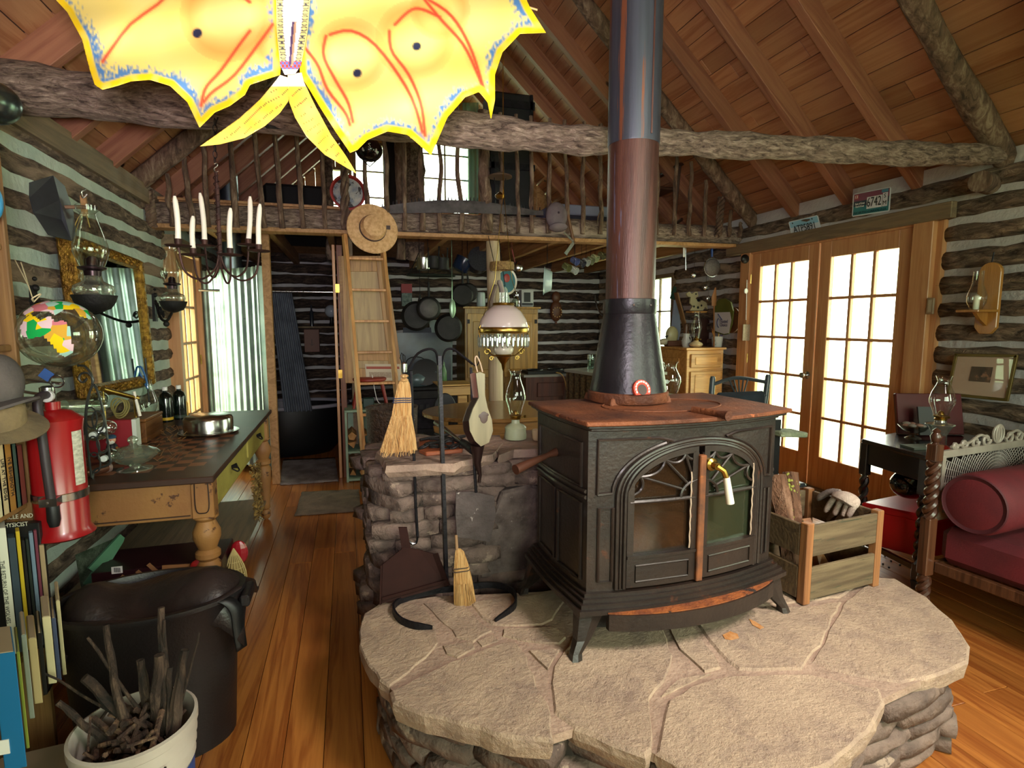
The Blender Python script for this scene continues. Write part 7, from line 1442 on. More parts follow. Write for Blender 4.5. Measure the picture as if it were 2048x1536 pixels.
# corner cabinet with kitchen clutter
cab = thing('pine_corner_cabinet', 'honey-coloured pine cabinet beside the glazed doors carrying kitchen clutter', 'cabinet', (3.5, 5.1, 0)); cw2 = wood('cabinet_honey', 'a06a30', 'cf9a58', 0, .35, coat=.2); KX0, KX1, KY0, KY1, KZ = 3.30, 3.74, 4.88, 5.62, 1.14
obj('carcass', MB().box(((KX0+KX1)/2, (KY0+KY1)/2, KZ/2), (KX1-KX0, KY1-KY0, KZ)), cw2, cab, bev=.006); obj('top', MB().box(((KX0+KX1)/2, (KY0+KY1)/2, KZ+.012), (KX1-KX0+.04, KY1-KY0+.04, .024)), cw2, cab, bev=.004)
for z0, z1 in ((.96, 1.10), (.50, .92), (.08, .46)): f = obj('front_panel', MB().box(((KX0+KX1)/2, KY0-.010, (z0+z1)/2), (KX1-KX0-.08, .018, z1-z0)), cw2, cab, bev=.005); obj('field', MB().box(((KX0+KX1)/2, KY0-.021, (z0+z1)/2), (KX1-KX0-.18, .006, z1-z0-.06)), cw2, f, bev=.003)
obj('side_panel', MB().box((KX0-.008, (KY0+KY1)/2, .7), (.014, .5, .7)), cw2, cab, bev=.004); obj('latch', MB().box((KX0-.02, KY0+.12, .85), (.012, .02, .06)), M['steel'], cab)
KT = KZ+.024
def on(px, Yv): p = at(px, 690, Y=Yv); return V((p.x, Yv, KT))
kl = oil_lamp('kitchen_oil_lamp', 'oil lamp with a cream pot-bellied base on the pine cabinet', on(1392, 4.98), .37, plain('cfb58c', .25, 0, .4), style=2)
pm = thing('pencil_cup', 'white printed mug full of pencils on the pine cabinet', 'mug', on(1434, 5.0)); c_ = V(pm.location); obj('mug', MB().lathe([(.045, 0), (.05, .01), (.06, .11), (.055, .11), (.045, .02)], c_, 24), mat('mug_print', 'cfd2cc', 'c9cbc6', rough=.3, scale=12, c3='6b7d5a', p3=.62), pm, smooth=True)
for k, (dx, c) in enumerate(((-.05, 'b87828'), (-.035, '9a5a20'), (-.02, 'c98a30'), (.0, 'b0882c'), (.015, 'd8c088'), (.03, '4a3a7a'), (.04, '5c3c8c'), (-.045, '8a4a20'))): obj('pencil', MB().tube([c_+V((dx*.5, .01*(k % 3)-.01, .03)), c_+V((dx*1.6, .02*(k % 3)-.02, .17+.01*(k % 4)))], .0045, 6), plain(c, .5), pm)
ot = thing('olive_paddle', 'olive paddle with a printed white paper leaning at the back of the cabinet', 'paddle', on(1445, 4.95)); 
a_ = [at(x, y, X=3.74) for x, y in ((1428, 640), (1430, 608), (1438, 598), (1450, 597), (1461, 604), (1466, 622), (1463, 648), (1456, 668), (1447, 670), (1432, 665))]; obj('paddle', MB().add(a_+[p+V((.015, 0, 0)) for p in a_], [tuple(range(10)), tuple(range(10, 20))[::-1]]+[(i, 10+i, 10+(i+1) % 10, (i+1) % 10) for i in range(10)]), plain('56591f', .6), ot)
obj('round_board', MB().lathe([(.13, 0), (.13, .012)], at(1463, 640, X=3.77), 32, Matrix.Rotation(R(90), 3, 'Y')), wood('board_dark', '4a2a18', '6a4024', 0), ot)
a_ = [at(x, y, X=3.735) for x, y in ((1428, 625), (1460, 624), (1463, 640), (1458, 666), (1448, 668), (1430, 662))]; obj('paper', MB().add(a_, [(5, 4, 3, 2, 1, 0)]), plain('c6c2c6', .7), ot)
for i, tx in enumerate(('Trusted', 'Choice')): text(tx, .05, plain('3a3a5a'), ot, at(1447, 643+i*7, X=3.732), (0, -1, 0), (0, 0, 1), sx=.85)
obj('mark', MB().tube([at(1438+4*cos(R(a)), 646+9*sin(R(a)), X=3.732) for a in range(100, 261, 20)], .004, 5).tube([at(1436, 628, X=3.732), at(1440, 634, X=3.732), at(1444, 640, X=3.732)], .004, 5), plain('3a4a7a'), ot)
ws = thing('wooden_spatula', 'wooden spatula standing behind the paddle', 'spatula', on(1428, 4.98)); obj('blade', MB().tube([at(1428, 612, Y=4.97), at(1428, 595, Y=4.97), at(1431, 575, Y=4.97)], [.028, .03, .008], 8, flat=.3), plain('8f5f34', .6), ws, smooth=True); obj('shaft', MB().tube([at(1428, 610, Y=4.98), (at(1428, 690, Y=4.98).x, 4.98, KT)], .008, 6), plain('8f5f34', .6), ws)
cow = thing('cow_figure', 'cream cut-out cow with black patches on a shelf above the cabinet lamp', 'ornament', at(1396, 622, Y=5.3)); cp_ = [(1373, 587), (1379, 583), (1384, 588), (1390, 584), (1395, 583), (1397, 592), (1391, 597), (1400, 604), (1404, 600), (1414, 606), (1416, 620), (1410, 614), (1406, 621), (1380, 621), (1386, 612), (1380, 606), (1382, 594), (1376, 593)]
a_ = [at(x, y, Y=5.3) for x, y in cp_]; obj('body', MB().add(a_+[p+V((0, .02, 0)) for p in a_], [tuple(range(18)), tuple(range(18, 36))[::-1]]+[(i, 18+i, 18+(i+1) % 18, (i+1) % 18) for i in range(18)]), plain('b8ae86', .6), cow)
mb = MB()
for x, y, r in ((1397, 600, 4), (1388, 613, 2.5), (1396, 615, 3), (1403, 611, 2.5), (1392, 588, 2)): mb.ball(at(x, y, Y=5.297), r*5.3/FPX, 10, 6, sy=.12)
obj('patches', mb, M['black'], cow); single('small_shelf', MB().beam(at(1378, 624, Y=5.34), at(1424, 624, Y=5.34), .12, .018), cw2, 'small wall shelf under the cow ornament', 'shelf')
lbd = thing('slotted_board', 'long slotted wooden board leaning against the window frame', 'board', on(1372, 5.3)); obj('board', MB().beam(at(1352, 585, Y=5.35), at(1375, 672, Y=5.35), .075, .015), wood('slot_board', '7a5434', 'a07a50', 2), lbd, bev=.004); obj('slot', MB().beam(at(1362, 607, Y=5.34), at(1366, 620, Y=5.34), .02, .008), M['black'], lbd); obj('foot', MB().beam(at(1372, 668, Y=5.35), (at(1376, 690, Y=5.35).x, 5.35, KT), .07, .014), plain('7a5434'), lbd)
ghp = thing('goose_ornament', 'cream pottery rooster with a brown base at the left of the cabinet top', 'ornament', on(1340, 5.3)); c_ = V(ghp.location)+V((.02, 0, 0)); obj('body', MB().ball(c_+V((0, 0, .12)), .075, 16, 10, sy=.6, sz=1.3), plain('a39a72', .4), ghp, smooth=True); obj('base', MB().box(c_+V((.02, 0, .03)), (.18, .10, .06)), plain('5a3220', .6), ghp, bev=.008); obj('tail', MB().ball(c_+V((-.09, 0, .05)), .05, 12, 8, sx=1.4, sy=.6, sz=.7), plain('a8a088', .4), ghp, smooth=True); obj('comb', MB().tube([c_+V((-.10, -.02, .10)), c_+V((-.05, -.02, .12)), c_+V((-.08, -.02, .09))], .006, 5), M['black'], ghp)
wpt = thing('white_pitcher', 'small white pitcher beside the cream-based lamp', 'pitcher', on(1372, 5.1)); c_ = V(wpt.location); obj('body', MB().lathe([(.035, 0), (.045, .03), (.045, .06), (.03, .10), (.035, .14), (.03, .14), (.026, .1)], c_, 22), plain('b8b4b0', .3), wpt, smooth=True); obj('handle', MB().tube([c_+V((.04+.02*sin(a), 0, .075+.035*cos(a))) for a in [pi*k/8 for k in range(9)]], .005, 6), plain('b8b4b0', .3), wpt, smooth=True)
cpk = thing('copper_jug', 'tall brown pepper mill behind the white pitcher', 'mill', on(1371, 5.25)); obj('body', MB().lathe([(.03, 0), (.034, .06), (.022, .14), (.03, .2), (.02, .24), (.0, .25)], V(cpk.location), 18), plain('5c3c28', .4), cpk, smooth=True)
btt = thing('dark_wood_block', 'dark brown wooden block behind the cream-based lamp', 'block', on(1408, 5.3)); obj('block', MB().box(V(btt.location)+V((0, 0, .15)), (.14, .05, .30)), plain('3c2018', .5), btt, bev=.004)
twl = thing('hanging_towel', 'pale blue-grey towel hanging at the window edge', 'towel', at(1350, 690, Y=5.75)); obj('cloth', MB().add([at(x, y, Y=5.75) for x, y in ((1347, 600), (1356, 600), (1360, 660), (1356, 680), (1340, 672), (1344, 630))], [(0, 1, 2, 3, 4, 5)]), plain('8b92a4', .9), twl); md = kids(twl)[0].modifiers.new('s', 'SOLIDIFY'); md.thickness = .015
gtw = thing('green_cloth', 'dark green cloth hooked on the window frame', 'cloth', at(1345, 600, Y=5.8)); obj('cloth', MB().add([at(x, y, Y=5.8) for x, y in ((1347, 572), (1352, 575), (1349, 600), (1339, 597))], [(0, 1, 2, 3)]), plain('26402e', .9), gtw); md = kids(gtw)[0].modifiers.new('s', 'SOLIDIFY'); md.thickness = .015
# utensils hung on the right wall above the cabinet
stn = thing('wire_strainer', 'round wire mesh strainer with a blue handle hung above the cabinet', 'strainer', at(1424, 560, Y=5.0)); c_ = at(1424, 535, Y=5.0); obj('mesh', MB().ball(c_, .094, 20, 12, sy=.35), mat('mesh_grey', '5c5654', '7a7472', rough=.6, metal=.4, scale=90), stn, smooth=True); obj('rim', MB().tube([c_+V((.095*cos(a), 0, .095*sin(a))) for a in [2*pi*k/28 for k in range(28)]], .005, 6, close=True), M['steel'], stn); obj('handle', MB().tube([at(1424, 514, Y=5.0), at(1424, 482, Y=5.0)], [.010, .014], 8), plain('1c4a9a', .4), stn, smooth=True)
for i, (pp, c, lab, r) in enumerate(((((1372, 480), (1372, 540)), 'steel', 'long steel skewer hanging at the loft edge', .006), (((1368, 495), (1368, 514)), 'white', 'white-bladed scraper with a red handle at the loft edge', .012), (((1452, 560), (1452, 590)), 'steel', 'steel knife hanging on the right wall above the cabinet', .009))):
    t = thing('hanging_utensil', lab, 'utensil', at(*pp[1], Y=5.1)); obj('blade', MB().tube([at(*p, Y=5.05) for p in pp], r, 6, flat=.4), M[c], t, smooth=True); obj('grip', MB().tube([at(pp[0][0], pp[0][1]-12, Y=5.05), at(*pp[0], Y=5.05)], .008, 6), plain('8e1e18' if i == 1 else '2a2a2c', .5), t, smooth=True)
for i, (x, y, lab) in enumerate(((1400, 485, 'bunch of shiny measuring spoons at the loft edge'), (1388, 550, 'small bright tin cutter hanging left of the strainer'), (1412, 575, 'tin funnel hanging under the strainer'), (1417, 597, 'round shiny ladle bowl above the cow ornament'))):
    t = thing('hanging_tinware', lab, 'tinware', at(x, y+10, Y=5.1)); c_ = at(x, y, Y=5.08); mb = MB().ball(c_, .032, 12, 8, sy=.5)
    if i == 0:
        for k in range(5): mb.ball(c_+V((.025*(k-2), .01*k, .03*((k*7) % 3-1))), .022, 10, 6, sy=.4)
    obj('piece', mb, M['steel'], t, smooth=True); obj('stem', MB().tube([c_+V((0, 0, .02)), V((c_.x, c_.y, 2.335))], .002, 5), M['steel'], t)
lk = thing('iron_roundel', 'dark round bell mounted beside the glazed door head', 'bell', at(1490, 530, Y=4.62)); obj('bell', MB().ball(at(1490, 518, Y=4.58), .045, 16, 10, sy=.5), plain('1e1c1c', .4, .5), lk, smooth=True)
whk = thing('hanging_whisk', 'pale wire flyswatter with a white string hanging by the door frame', 'swatter', at(1492, 690, Y=4.56)); obj('string', MB().tube([at(1494, 560, Y=4.56), at(1492, 640, Y=4.56)], .003, 5), M['white'], whk); obj('head', MB().box(at(1493, 665, Y=4.57), (.09, .01, .16)), mat('screen', '8a7a64', 'a89a84', scale=80), whk, bev=.002); obj('bow', MB().ball(at(1492, 582, Y=4.56), .022, 10, 6, sy=.5, sz=1.2), M['white'], whk)
# ============================================================ right side
cr_ = thing('wooden_crate', 'weathered slatted wooden crate of firewood standing on the hearth', 'crate', (1.67, 1.61, HZ))
A, B = at(1607, 1212, Z=HZ), at(1758, 1172, Z=HZ); u = (B-A); CW = u.length; u.normalize(); v = V((-u.y, u.x, 0)); CD, CH = .36, .325
cwd = wood('crate_slat', '4a3826', '6e583c', 0, .7, 9, .3, var=.2); cpo = wood('crate_post', '75492a', '9c6a40', 2, .6)
M['slat_g'] = mat('crate_board', '55442e', '78664a', rough=.75, scale=3, stretch=(1, 1, 14), bm=.4, bs=90, c3='46432e', p3=.60, s3=4)
def cbox(nm, u0, u1, v0, v1, z0, z1, m):
    mb = MB(); pts = [A+u*a+v*b+V((0, 0, z)) for z in (z0, z1) for a, b in ((u0, v0), (u1, v0), (u1, v1), (u0, v1))]
    return obj(nm, mb.add(pts, [(3, 2, 1, 0), (4, 5, 6, 7), (0, 1, 5, 4), (1, 2, 6, 5), (2, 3, 7, 6), (3, 0, 4, 7)]), m, cr_, bev=.003)
for (a, b) in ((0, 0), (CW-.035, 0), (0, CD-.035), (CW-.035, CD-.035)): cbox('corner_post', a, a+.035, b, b+.035, 0, CH, cpo)
for b in (.003, CD-.018):
    cbox('slat', .035 if b < .1 else .035, CW-.035, b, b+.015, .015, .145, M['slat_g']); cbox('slat', .035, CW-.035, b, b+.015, .19, CH-.01, M['slat_g'])
for a in (.0, CW-.015):
    cbox('side_slat', a, a+.015, .035, CD-.035, .015, .145, cwd); cbox('side_slat', a, a+.015, .035, CD-.035, .19, CH-.01, cwd)
cbox('bottom', .02, CW-.02, .02, CD-.02, .008, .022, cwd)
sw_ = bark('split_bark', '3a2418', '6e4a34', '94705a', 2, 12, .9)
for i, (pa_, pb_, w_, m_, lab) in enumerate((((1590, 1180), (1552, 950), .085, 'sw', 'tall split log leaning back in the left of the crate'), ((1625, 1170), (1580, 945), .07, 'sw', 'lichen-edged split log leaning beside the tallest one'), ((1600, 1180), (1545, 985), .05, 'in', 'thin split stick at the far left of the crate'), ((1660, 1170), (1610, 1040), .06, 'in', 'orange-brown split board lying in the crate'), ((1700, 1160), (1640, 1085), .05, 'sw', 'short log in the bottom of the crate'))):
    p = A+u*(.07+.06*i)+v*(.10+.04*(i % 3))+V((0, 0, .03)); e = at(*pb_, Y=p.y+.16); 
    d = (e-p); t = thing('firewood_log', lab, 'firewood', p, group='logs in the crate'); gg2 = random.Random(i); pts = []
    mb = MB(); s1 = d.normalized().cross(V((0, 1, 0))).normalized(); s2 = d.normalized().cross(s1); vs = []
    for k in range(6):
        c_ = p+d*(k/5); 
        for q_ in range(5): a = 2*pi*q_/5+i; vs.append(c_+s1*cos(a)*w_*.5*gg2.uniform(.85, 1.1)+s2*sin(a)*w_*.5*gg2.uniform(.85, 1.1)+V((0, 0, gg2.uniform(-.01, .01) if 0 < k < 5 else 0)))
    mb.add(vs, [(k*5+q_, k*5+(q_+1) % 5, (k+1)*5+(q_+1) % 5, (k+1)*5+q_) for k in range(5) for q_ in range(5)]+[tuple(range(5))[::-1], tuple(range(25, 30))])
    obj('wood', mb, sw_ if m_ == 'sw' else wood('split_face', '8a5a30', 'b8804a', 2), t)
    if i == 1: 
        lm_ = MB()
        for k in range(60): f = gg2.random(); c_ = p+d*(.45+.55*f)+s1*gg2.uniform(-.03, .045)+V((0, -.02, 0)); lm_.ball(c_, gg2.uniform(.004, .009), 5, 4)
        o = obj('lichen', lm_, plain('8a8a3c', .9), t); o['kind'] = 'stuff'
gv_ = thing('work_glove', 'white knit work glove draped over the back edge of the crate', 'glove', at(1680, 1040, Y=1.95)); gmm = mat('glove_knit', 'b59f92', 'cdb9ab', rough=.95, scale=90, bm=.5, bs=300); gdk = mat('glove_grip', '6f605c', '8f807a', rough=.9, scale=160)
GY = A.y+.31
def gp_(x, y, dy=0):      # on the inner face of the crate's right side
    r_ = ray(x, y); k = A+u*(CW-.030+dy*.8)-V((0, 0, EYE)); return V((0, 0, EYE))+r_*(k.dot(u)/r_.dot(u))
obj('palm', MB().tube(resample([gp_(1668, 988, .02), gp_(1685, 992, 0), gp_(1702, 1000, 0), gp_(1716, 1010, .02)], 12), [.012, .022, .03, .036, .040, .042, .042, .042, .042, .040, .038, .034, .026], 12, flat=.55), gmm, gv_, smooth=True)
for k, (pp, r) in enumerate(((((1672, 992), (1660, 1008), (1650, 1024)), .012), (((1684, 996), (1674, 1018), (1668, 1030)), .012), (((1698, 1002), (1690, 1025), (1686, 1034)), .0125), (((1710, 1008), (1702, 1022), (1696, 1034)), .012))): obj('finger', MB().tube(resample([gp_(x, y, -.012-.01*i_) for i_, (x, y) in enumerate(pp)], 8), [r*1.1, r*1.15, r*1.15, r*1.1, r*1.1, r*1.05, r, r*.85, r*.5], 10), gmm, gv_, smooth=True)
obj('thumb', MB().tube(resample([gp_(1680, 985, .01), gp_(1660, 984, .005), gp_(1642, 993, 0), gp_(1636, 1000, 0)], 8), [.014, .015, .015, .015, .014, .014, .013, .011, .007], 10), gdk, gv_, smooth=True)
for k, (pp) in enumerate((((1668, 1026), (1655, 1040)), ((1684, 1030), (1672, 1042)), ((1697, 1030), (1688, 1040)))): obj('under_finger', MB().tube([gp_(*pp[0], .0), gp_(*pp[1], .01)], [.011, .007], 8), gdk, gv_, smooth=True)
# ---- side table, barley twist
def twist(mb, a, b, r, turns, n=34, strands=2):
    a = V(a); b = V(b)
    for s in range(strands):
        mb.tube([a.lerp(b, k/n)+V((cos(2*pi*turns*k/n+2*pi*s/strands)*r*.55, sin(2*pi*turns*k/n+2*pi*s/strands)*r*.55, 0)) for k in range(n+1)], r*.68, 8)
    return mb
SX0, SX1, SY0, SY1, SZ = 2.86, 3.62, 2.20, 2.62, .735
sd = thing('dark_side_table', 'dark stained side table with barley-twist legs in front of the glazed doors', 'table', (3.2, 2.45, 0)); dw = wood('ebony_stain', '15100e', '2a2220', 0, .25, coat=.5, var=.05)
dwp = plain('1c1513', .3, 0, .4)
# trapezoid in plan: measured corners
c00, c10, c01, c11 = at(1838, 915, Z=SZ), V((3.72, 2.05, SZ)), at(1735, 885, Z=SZ), V((3.76, 2.62, SZ))
c01 = V((2.88, 2.43, SZ)); c00 = V((2.84, 2.07, SZ)); c10 = V((3.66, 2.05, SZ)); c11 = V((3.66, 2.68, SZ)); c01 = V((2.90, 2.50, SZ))
ctr_ = [c00, c10, c11, c01]; cxm = sum(p.x for p in ctr_)/4; cym = sum(p.y for p in ctr_)/4
obj('table_top', MB().slab([(p.x, p.y) for p in ctr_], SZ-.025, SZ), dw, sd, bev=.006)
inn_ = [V((cxm+(p.x-cxm)*.92, cym+(p.y-cym)*.92, 0)) for p in ctr_]
for i in range(4): obj('apron', MB().beam(inn_[i]+V((0, 0, SZ-.085)), inn_[(i+1) % 4]+V((0, 0, SZ-.085)), .02, .12), dwp, sd, bev=.002)
for p in inn_:
    lg = obj('leg', twist(MB(), p+V((0, 0, .14)), p+V((0, 0, .52)), .022, 3.2), dwp, sd, smooth=True); obj('leg_block', MB().box(p+V((0, 0, SZ-.12)), (.045, .045, .19)), dwp, lg, bev=.003); obj('leg_block', MB().box(p+V((0, 0, .10)), (.04, .04, .09)), dwp, lg, bev=.003); obj('leg_foot', MB().box(p+V((0, 0, .025)), (.03, .03, .05), tap=1.4), dwp, lg, bev=.003)
for i in (0, 1, 2, 3): obj('stretcher', MB().beam(inn_[i]+V((0, 0, .115)), inn_[(i+1) % 4]+V((0, 0, .115)), .022, .03), dwp, sd, bev=.002)
rbx = thing('red_steel_box', 'bright red steel box under the dark side table', 'box', at(1800, 1095, Y=2.38)); ra, rb2 = at(1762, 1078, Y=2.38), at(1842, 1110, Y=2.20); rzt = at(1768, 1000, Y=2.40).z; rc1 = plain('b8121c', .4)
obj('body', MB().slab([(2.86, 2.42), (3.0, 2.14), (3.46, 2.16), (3.40, 2.50)], .132, .36), rc1, rbx, bev=.008); obj('lid', MB().slab([(2.85, 2.43), (2.995, 2.13), (3.47, 2.15), (3.41, 2.51)], .33, .375), rc1, rbx, bev=.010)
kh = thing('black_helmet_bag', 'glossy black round helmet sitting on the red box', 'helmet', at(1830, 1000, Y=2.3)); hc_ = at(1822, 968, Y=2.27); obj('shell', MB().ball(hc_, .10, 24, 14, sx=1.2, sy=.9, sz=.82), plain('07090c', .12, 0, .6), kh, smooth=True); obj('visor', MB().lathe([(.07, 0), (.075, .006), (.06, .03), (.03, .034)], hc_+V((-.04, -.05, .045)), 18, Matrix.Rotation(R(35), 3, 'X')), plain('0d1512', .08, 0, .8), kh, smooth=True)
sl = oil_lamp('parlour_oil_lamp', 'tall clear glass oil lamp with red oil on the dark side table', at(1876, 898, Z=SZ), .40, glassy('fluted_glass', (.86, .9, .86), .05, .16, .8, thick=('9a9f98', .15)), style=1, oil=None)
obj('red_oil', MB().lathe([(.055, .002), (.057, .012), (.032, .03), (.030, .075), (0, .075)], at(1876, 898, Z=SZ), 20), plain('8e160e', .2, 0, .3), sl, smooth=True)
bwl = thing('glass_compote', 'small footed glass bowl of shells on the dark side table', 'bowl', at(1826, 876, Z=SZ)); c_ = V(bwl.location); obj('bowl', MB().open_lathe([(.045, 0), (.04, .006), (.012, .02), (.02, .03), (.06, .05), (.085, .08)], c_, 30), glassy('bowl_glass', (.8, .85, .82), .05, .14, .8), bwl, smooth=True)
for k in range(7): obj('shell', MB().ball(c_+V((.04*cos(k*.9), .04*sin(k*.9), .075+.004*(k % 3))), .022, 10, 6, sz=.5), plain('b58c80' if k % 2 else 'a8a09c', .6), bwl, smooth=True)
single('paper_pad', MB().box((3.0, 2.22, SZ+.006), (.16, .10, .01), rz=R(-12)), plain('5a6458', .7), 'dull green notepad on the front of the dark side table', 'pad')
rbk = thing('maroon_album', 'maroon album standing tilted behind the oil lamp on the side table', 'book', (3.45, 2.5, SZ)); obj('cover', MB().box((3.42, 2.50, SZ+.125), (.38, .03, .25), rx=R(-14), rz=R(-22)), plain('561018', .45), rbk, bev=.004); obj('photo', MB().box((3.30, 2.42, SZ+.10), (.09, .012, .17), rx=R(-14), rz=R(-22)), plain('3c3c40', .4), rbk)
# ---- caned daybed
so = thing('caned_daybed', 'antique daybed with barley-twist posts, carved crest, caned end and burgundy upholstery', 'sofa', (3.3, 1.6, 0)); ow = wood('walnut_post', '3e2416', '65402a', 2, .35, coat=.3); owp = plain('45281a', .35, 0, .4)
P1_, P2_ = V((2.69, 1.92, 0)), V((3.70, 2.22, 0)); P1_ = V((2.62, 1.87, 0)); P2_ = V((3.62, 1.98, 0)); du = (P2_-P1_).normalized(); dv = V((du.y, -du.x, 0))      # dv points toward the camera
for P in (P1_, P2_):
    po = obj('post', twist(MB(), P+V((0, 0, .50)), P+V((0, 0, .775)), .026, 3.0), owp, so, smooth=True); obj('post_block', MB().box(P+V((0, 0, .815)), (.05, .05, .08)), ow, po, bev=.004); obj('post_block', MB().box(P+V((0, 0, .36)), (.05, .05, .28)), ow, po, bev=.004)
    obj('finial', MB().lathe([(.018, .855), (.012, .862), (.02, .875), (.024, .892), (.014, .91), (.018, .918), (.006, .93), (0, .932)], P, 14), owp, po, smooth=True); obj('foot', twist(MB(), P+V((0, 0, .02)), P+V((0, 0, .22)), .026, 2.2), owp, po, smooth=True)
for P in (P1_+dv*1.75, P2_+dv*1.75): obj('foot', MB().box(P+V((0, 0, .15)), (.05, .05, .30)), ow, so)
cane_w = mat('painted_cane_frame', '8d8378', 'a89e92', rough=.4, scale=5, coat=.3)
for z, h in ((.80, .035), (.50, .04)): obj('cane_rail', MB().beam(P1_+du*.03+V((0, 0, z)), P2_-du*.03+V((0, 0, z)), .024, h), cane_w, so, bev=.003)
for s in (.05, .95): obj('cane_stile', MB().beam(P1_.lerp(P2_, s)+V((0, 0, .50)), P1_.lerp(P2_, s)+V((0, 0, .80)), .022, .035), cane_w, so)
mb = MB(); cc_ = P1_.lerp(P2_, .5)+V((0, 0, .62)); L = (P2_-P1_).length*.43
def cp2(x, z): return cc_+du*x+V((0, 0, z))
for k in range(72):
    a = 2*pi*k/72; dx, dz = cos(a), sin(a); t = min(L/abs(dx) if abs(dx) > 1e-6 else 9, (.165 if dz > 0 else .11)/abs(dz) if abs(dz) > 1e-6 else 9); mb.tube([cp2(dx*.03, dz*.03), cp2(dx*t, dz*t)], .0016, 4, cap=False)
for r in [.03+.017*k for k in range(25)]:
    pts = []
    for k in range(73):
        a = 2*pi*k/72; x, z = r*cos(a), r*sin(a)
        if abs(x) < L and -.11 < z < .165: pts.append(cp2(x, z))
        else:
            if len(pts) > 1: mb.tube(pts, .0022, 4, cap=False)
            pts = []
    if len(pts) > 1: mb.tube(pts, .0022, 4, cap=False)
mb.lathe([(0, -.004), (.034, -.003), (.034, .003), (0, .004)], cc_, 20, Matrix.Rotation(R(90), 3, 'X'))
obj('caning', mb, mat('pale_cane', '8f8780', 'a79e98', rough=.5), so)
cv_ = MB()
for s in (-1, 1):
    for k, (x0, r) in enumerate(((.10, .034), (.19, .03), (.28, .024), (.35, .018))):
        c_ = P1_.lerp(P2_, .5)+du*(s*x0)+V((0, 0, .822+r*.6)); cv_.tube([c_+du*(s*cos(a)*r*(1-j/30))+V((0, 0, sin(a)*r*(1-j/30))) for j, a in enumerate([pi+2.2*pi*j/20*1.0 for j in range(21)])], [.008]*18+[.006, .005, .004], 7)
    cv_.tube(resample([P1_.lerp(P2_, .5)+du*(s*.06)+V((0, 0, .83)), P1_.lerp(P2_, .5)+du*(s*.15)+V((0, 0, .87)), P1_.lerp(P2_, .5)+du*(s*.24)+V((0, 0, .84)), P1_.lerp(P2_, .5)+du*(s*.38)+V((0, 0, .83))], 16), .007, 6)
c_ = P1_.lerp(P2_, .5)+V((0, 0, .865))
for k in range(5): cv_.tube([c_+du*(.045*sin(pi*j/8)*(k-2)/2)+V((0, 0, -.045*cos(pi*j/8))) for j in range(9)], .006, 6)
obj('carved_crest', cv_, cane_w, so, smooth=True)
bur = mat('burgundy_cloth', '4e0f18', '66161f', rough=.75, scale=4, bm=.15, bs=160, sheen=.4)
Q0, Q1 = P1_+V((.03, -.0, 0)), P2_+V((0, 0, 0)); sc4 = [P1_+du*.03+dv*.03, P2_+dv*.03, P2_+dv*1.75, P1_+du*.03+dv*1.75]
obj('seat_rail', MB().beam(sc4[0]+V((0, 0, .265)), sc4[3]+V((0, 0, .265)), .03, .05), ow, so, bev=.004); obj('end_rail', MB().beam(sc4[0]+V((0, 0, .265)), sc4[1]+V((0, 0, .265)), .03, .05), ow, so, bev=.004)
obj('mattress', MB().slab([(p.x, p.y) for p in sc4], .29, .47), bur, so, bev=.035)
bo = thing('bolster_cushion', 'cylindrical burgundy bolster lying against the caned end of the daybed', 'cushion', (3.2, 1.7, .47)); b0, b1_ = P1_+du*.0+dv*.17+V((0, 0, .615)), P2_+du*.3+dv*.19+V((0, 0, .615)); n = 16
axd = (b1_-b0).normalized(); prof = [(0, 0), (.10, .0), (.128, .01), (.138, .03)]+[(.138, .03+(1.2-.06)*k/10) for k in range(1, 10)]+[(.138, 1.14), (.12, 1.18), (0, 1.19)]
obj('bolster', MB().lathe(prof, b0, 36, V((0, 0, 1)).rotation_difference(axd).to_matrix()), bur, bo, smooth=True); obj('piping', MB().lathe([(.122, .004), (.127, .0), (.131, .006), (.126, .012)], b0, 36, V((0, 0, 1)).rotation_difference(axd).to_matrix()), plain('45101a', .7), bo, smooth=True)
# ---- right wall
sn = thing('wooden_sconce', 'pine wall sconce with a candle in a glass chimney', 'sconce', (XR-.07, 2.44, 1.38)); SY_ = at(1972, 600, X=XR-.1).y; z0, z1 = at(1972, 668, X=XR-.1).z, at(1972, 525, X=XR-.1).z; hw = .062
pl = [(SY_-hw, z0+.04), (SY_-hw*.5, z0), (SY_+hw*.5, z0), (SY_+hw, z0+.04)]+[(SY_+hw*cos(R(a)), z1-.06+.06*sin(R(a))) for a in range(0, 181, 20)]
pnw = wood('sconce_pine', 'a8702e', 'c68c44', 2, .35, coat=.3); obj('backboard', MB().prism(pl, lambda a, b: (XR-.065, a, b), lambda a, b: (XR-.09, a, b)), pnw, sn, bev=.003)
zs = at(1960, 622, X=XR-.15).z; obj('shelf', MB().box((XR-.17, SY_, zs), (.17, .13, .016)), pnw, sn, bev=.003); obj('bracket', MB().prism([(XR-.09, zs-.09), (XR-.09, zs), (XR-.20, zs), (XR-.15, zs-.05)], lambda a, b: (a, SY_-.01, b), lambda a, b: (a, SY_+.01, b)), pnw, sn)
obj('candle', MB().lathe([(.016, zs+.008), (.016, zs+.09), (.002, zs+.1)], (XR-.18, SY_, 0), 14), M['wax'], sn, smooth=True); obj('chimney', MB().open_lathe([(.03, zs+.01), (.05, zs+.05), (.052, zs+.09), (.03, zs+.16), (.027, zs+.24)], (XR-.18, SY_, 0), 26), M['glass'], sn, smooth=True)
obj('hanger', MB().tube([(XR-.08, SY_, z1), (XR-.07, SY_, z1+.06)], .004, 5), M['iron'], sn)
pcf = thing('framed_print', 'small landscape print with a wide cream mat in a gilt frame', 'picture', (XR-.1, 2.47, .95)); XP = XR-.085
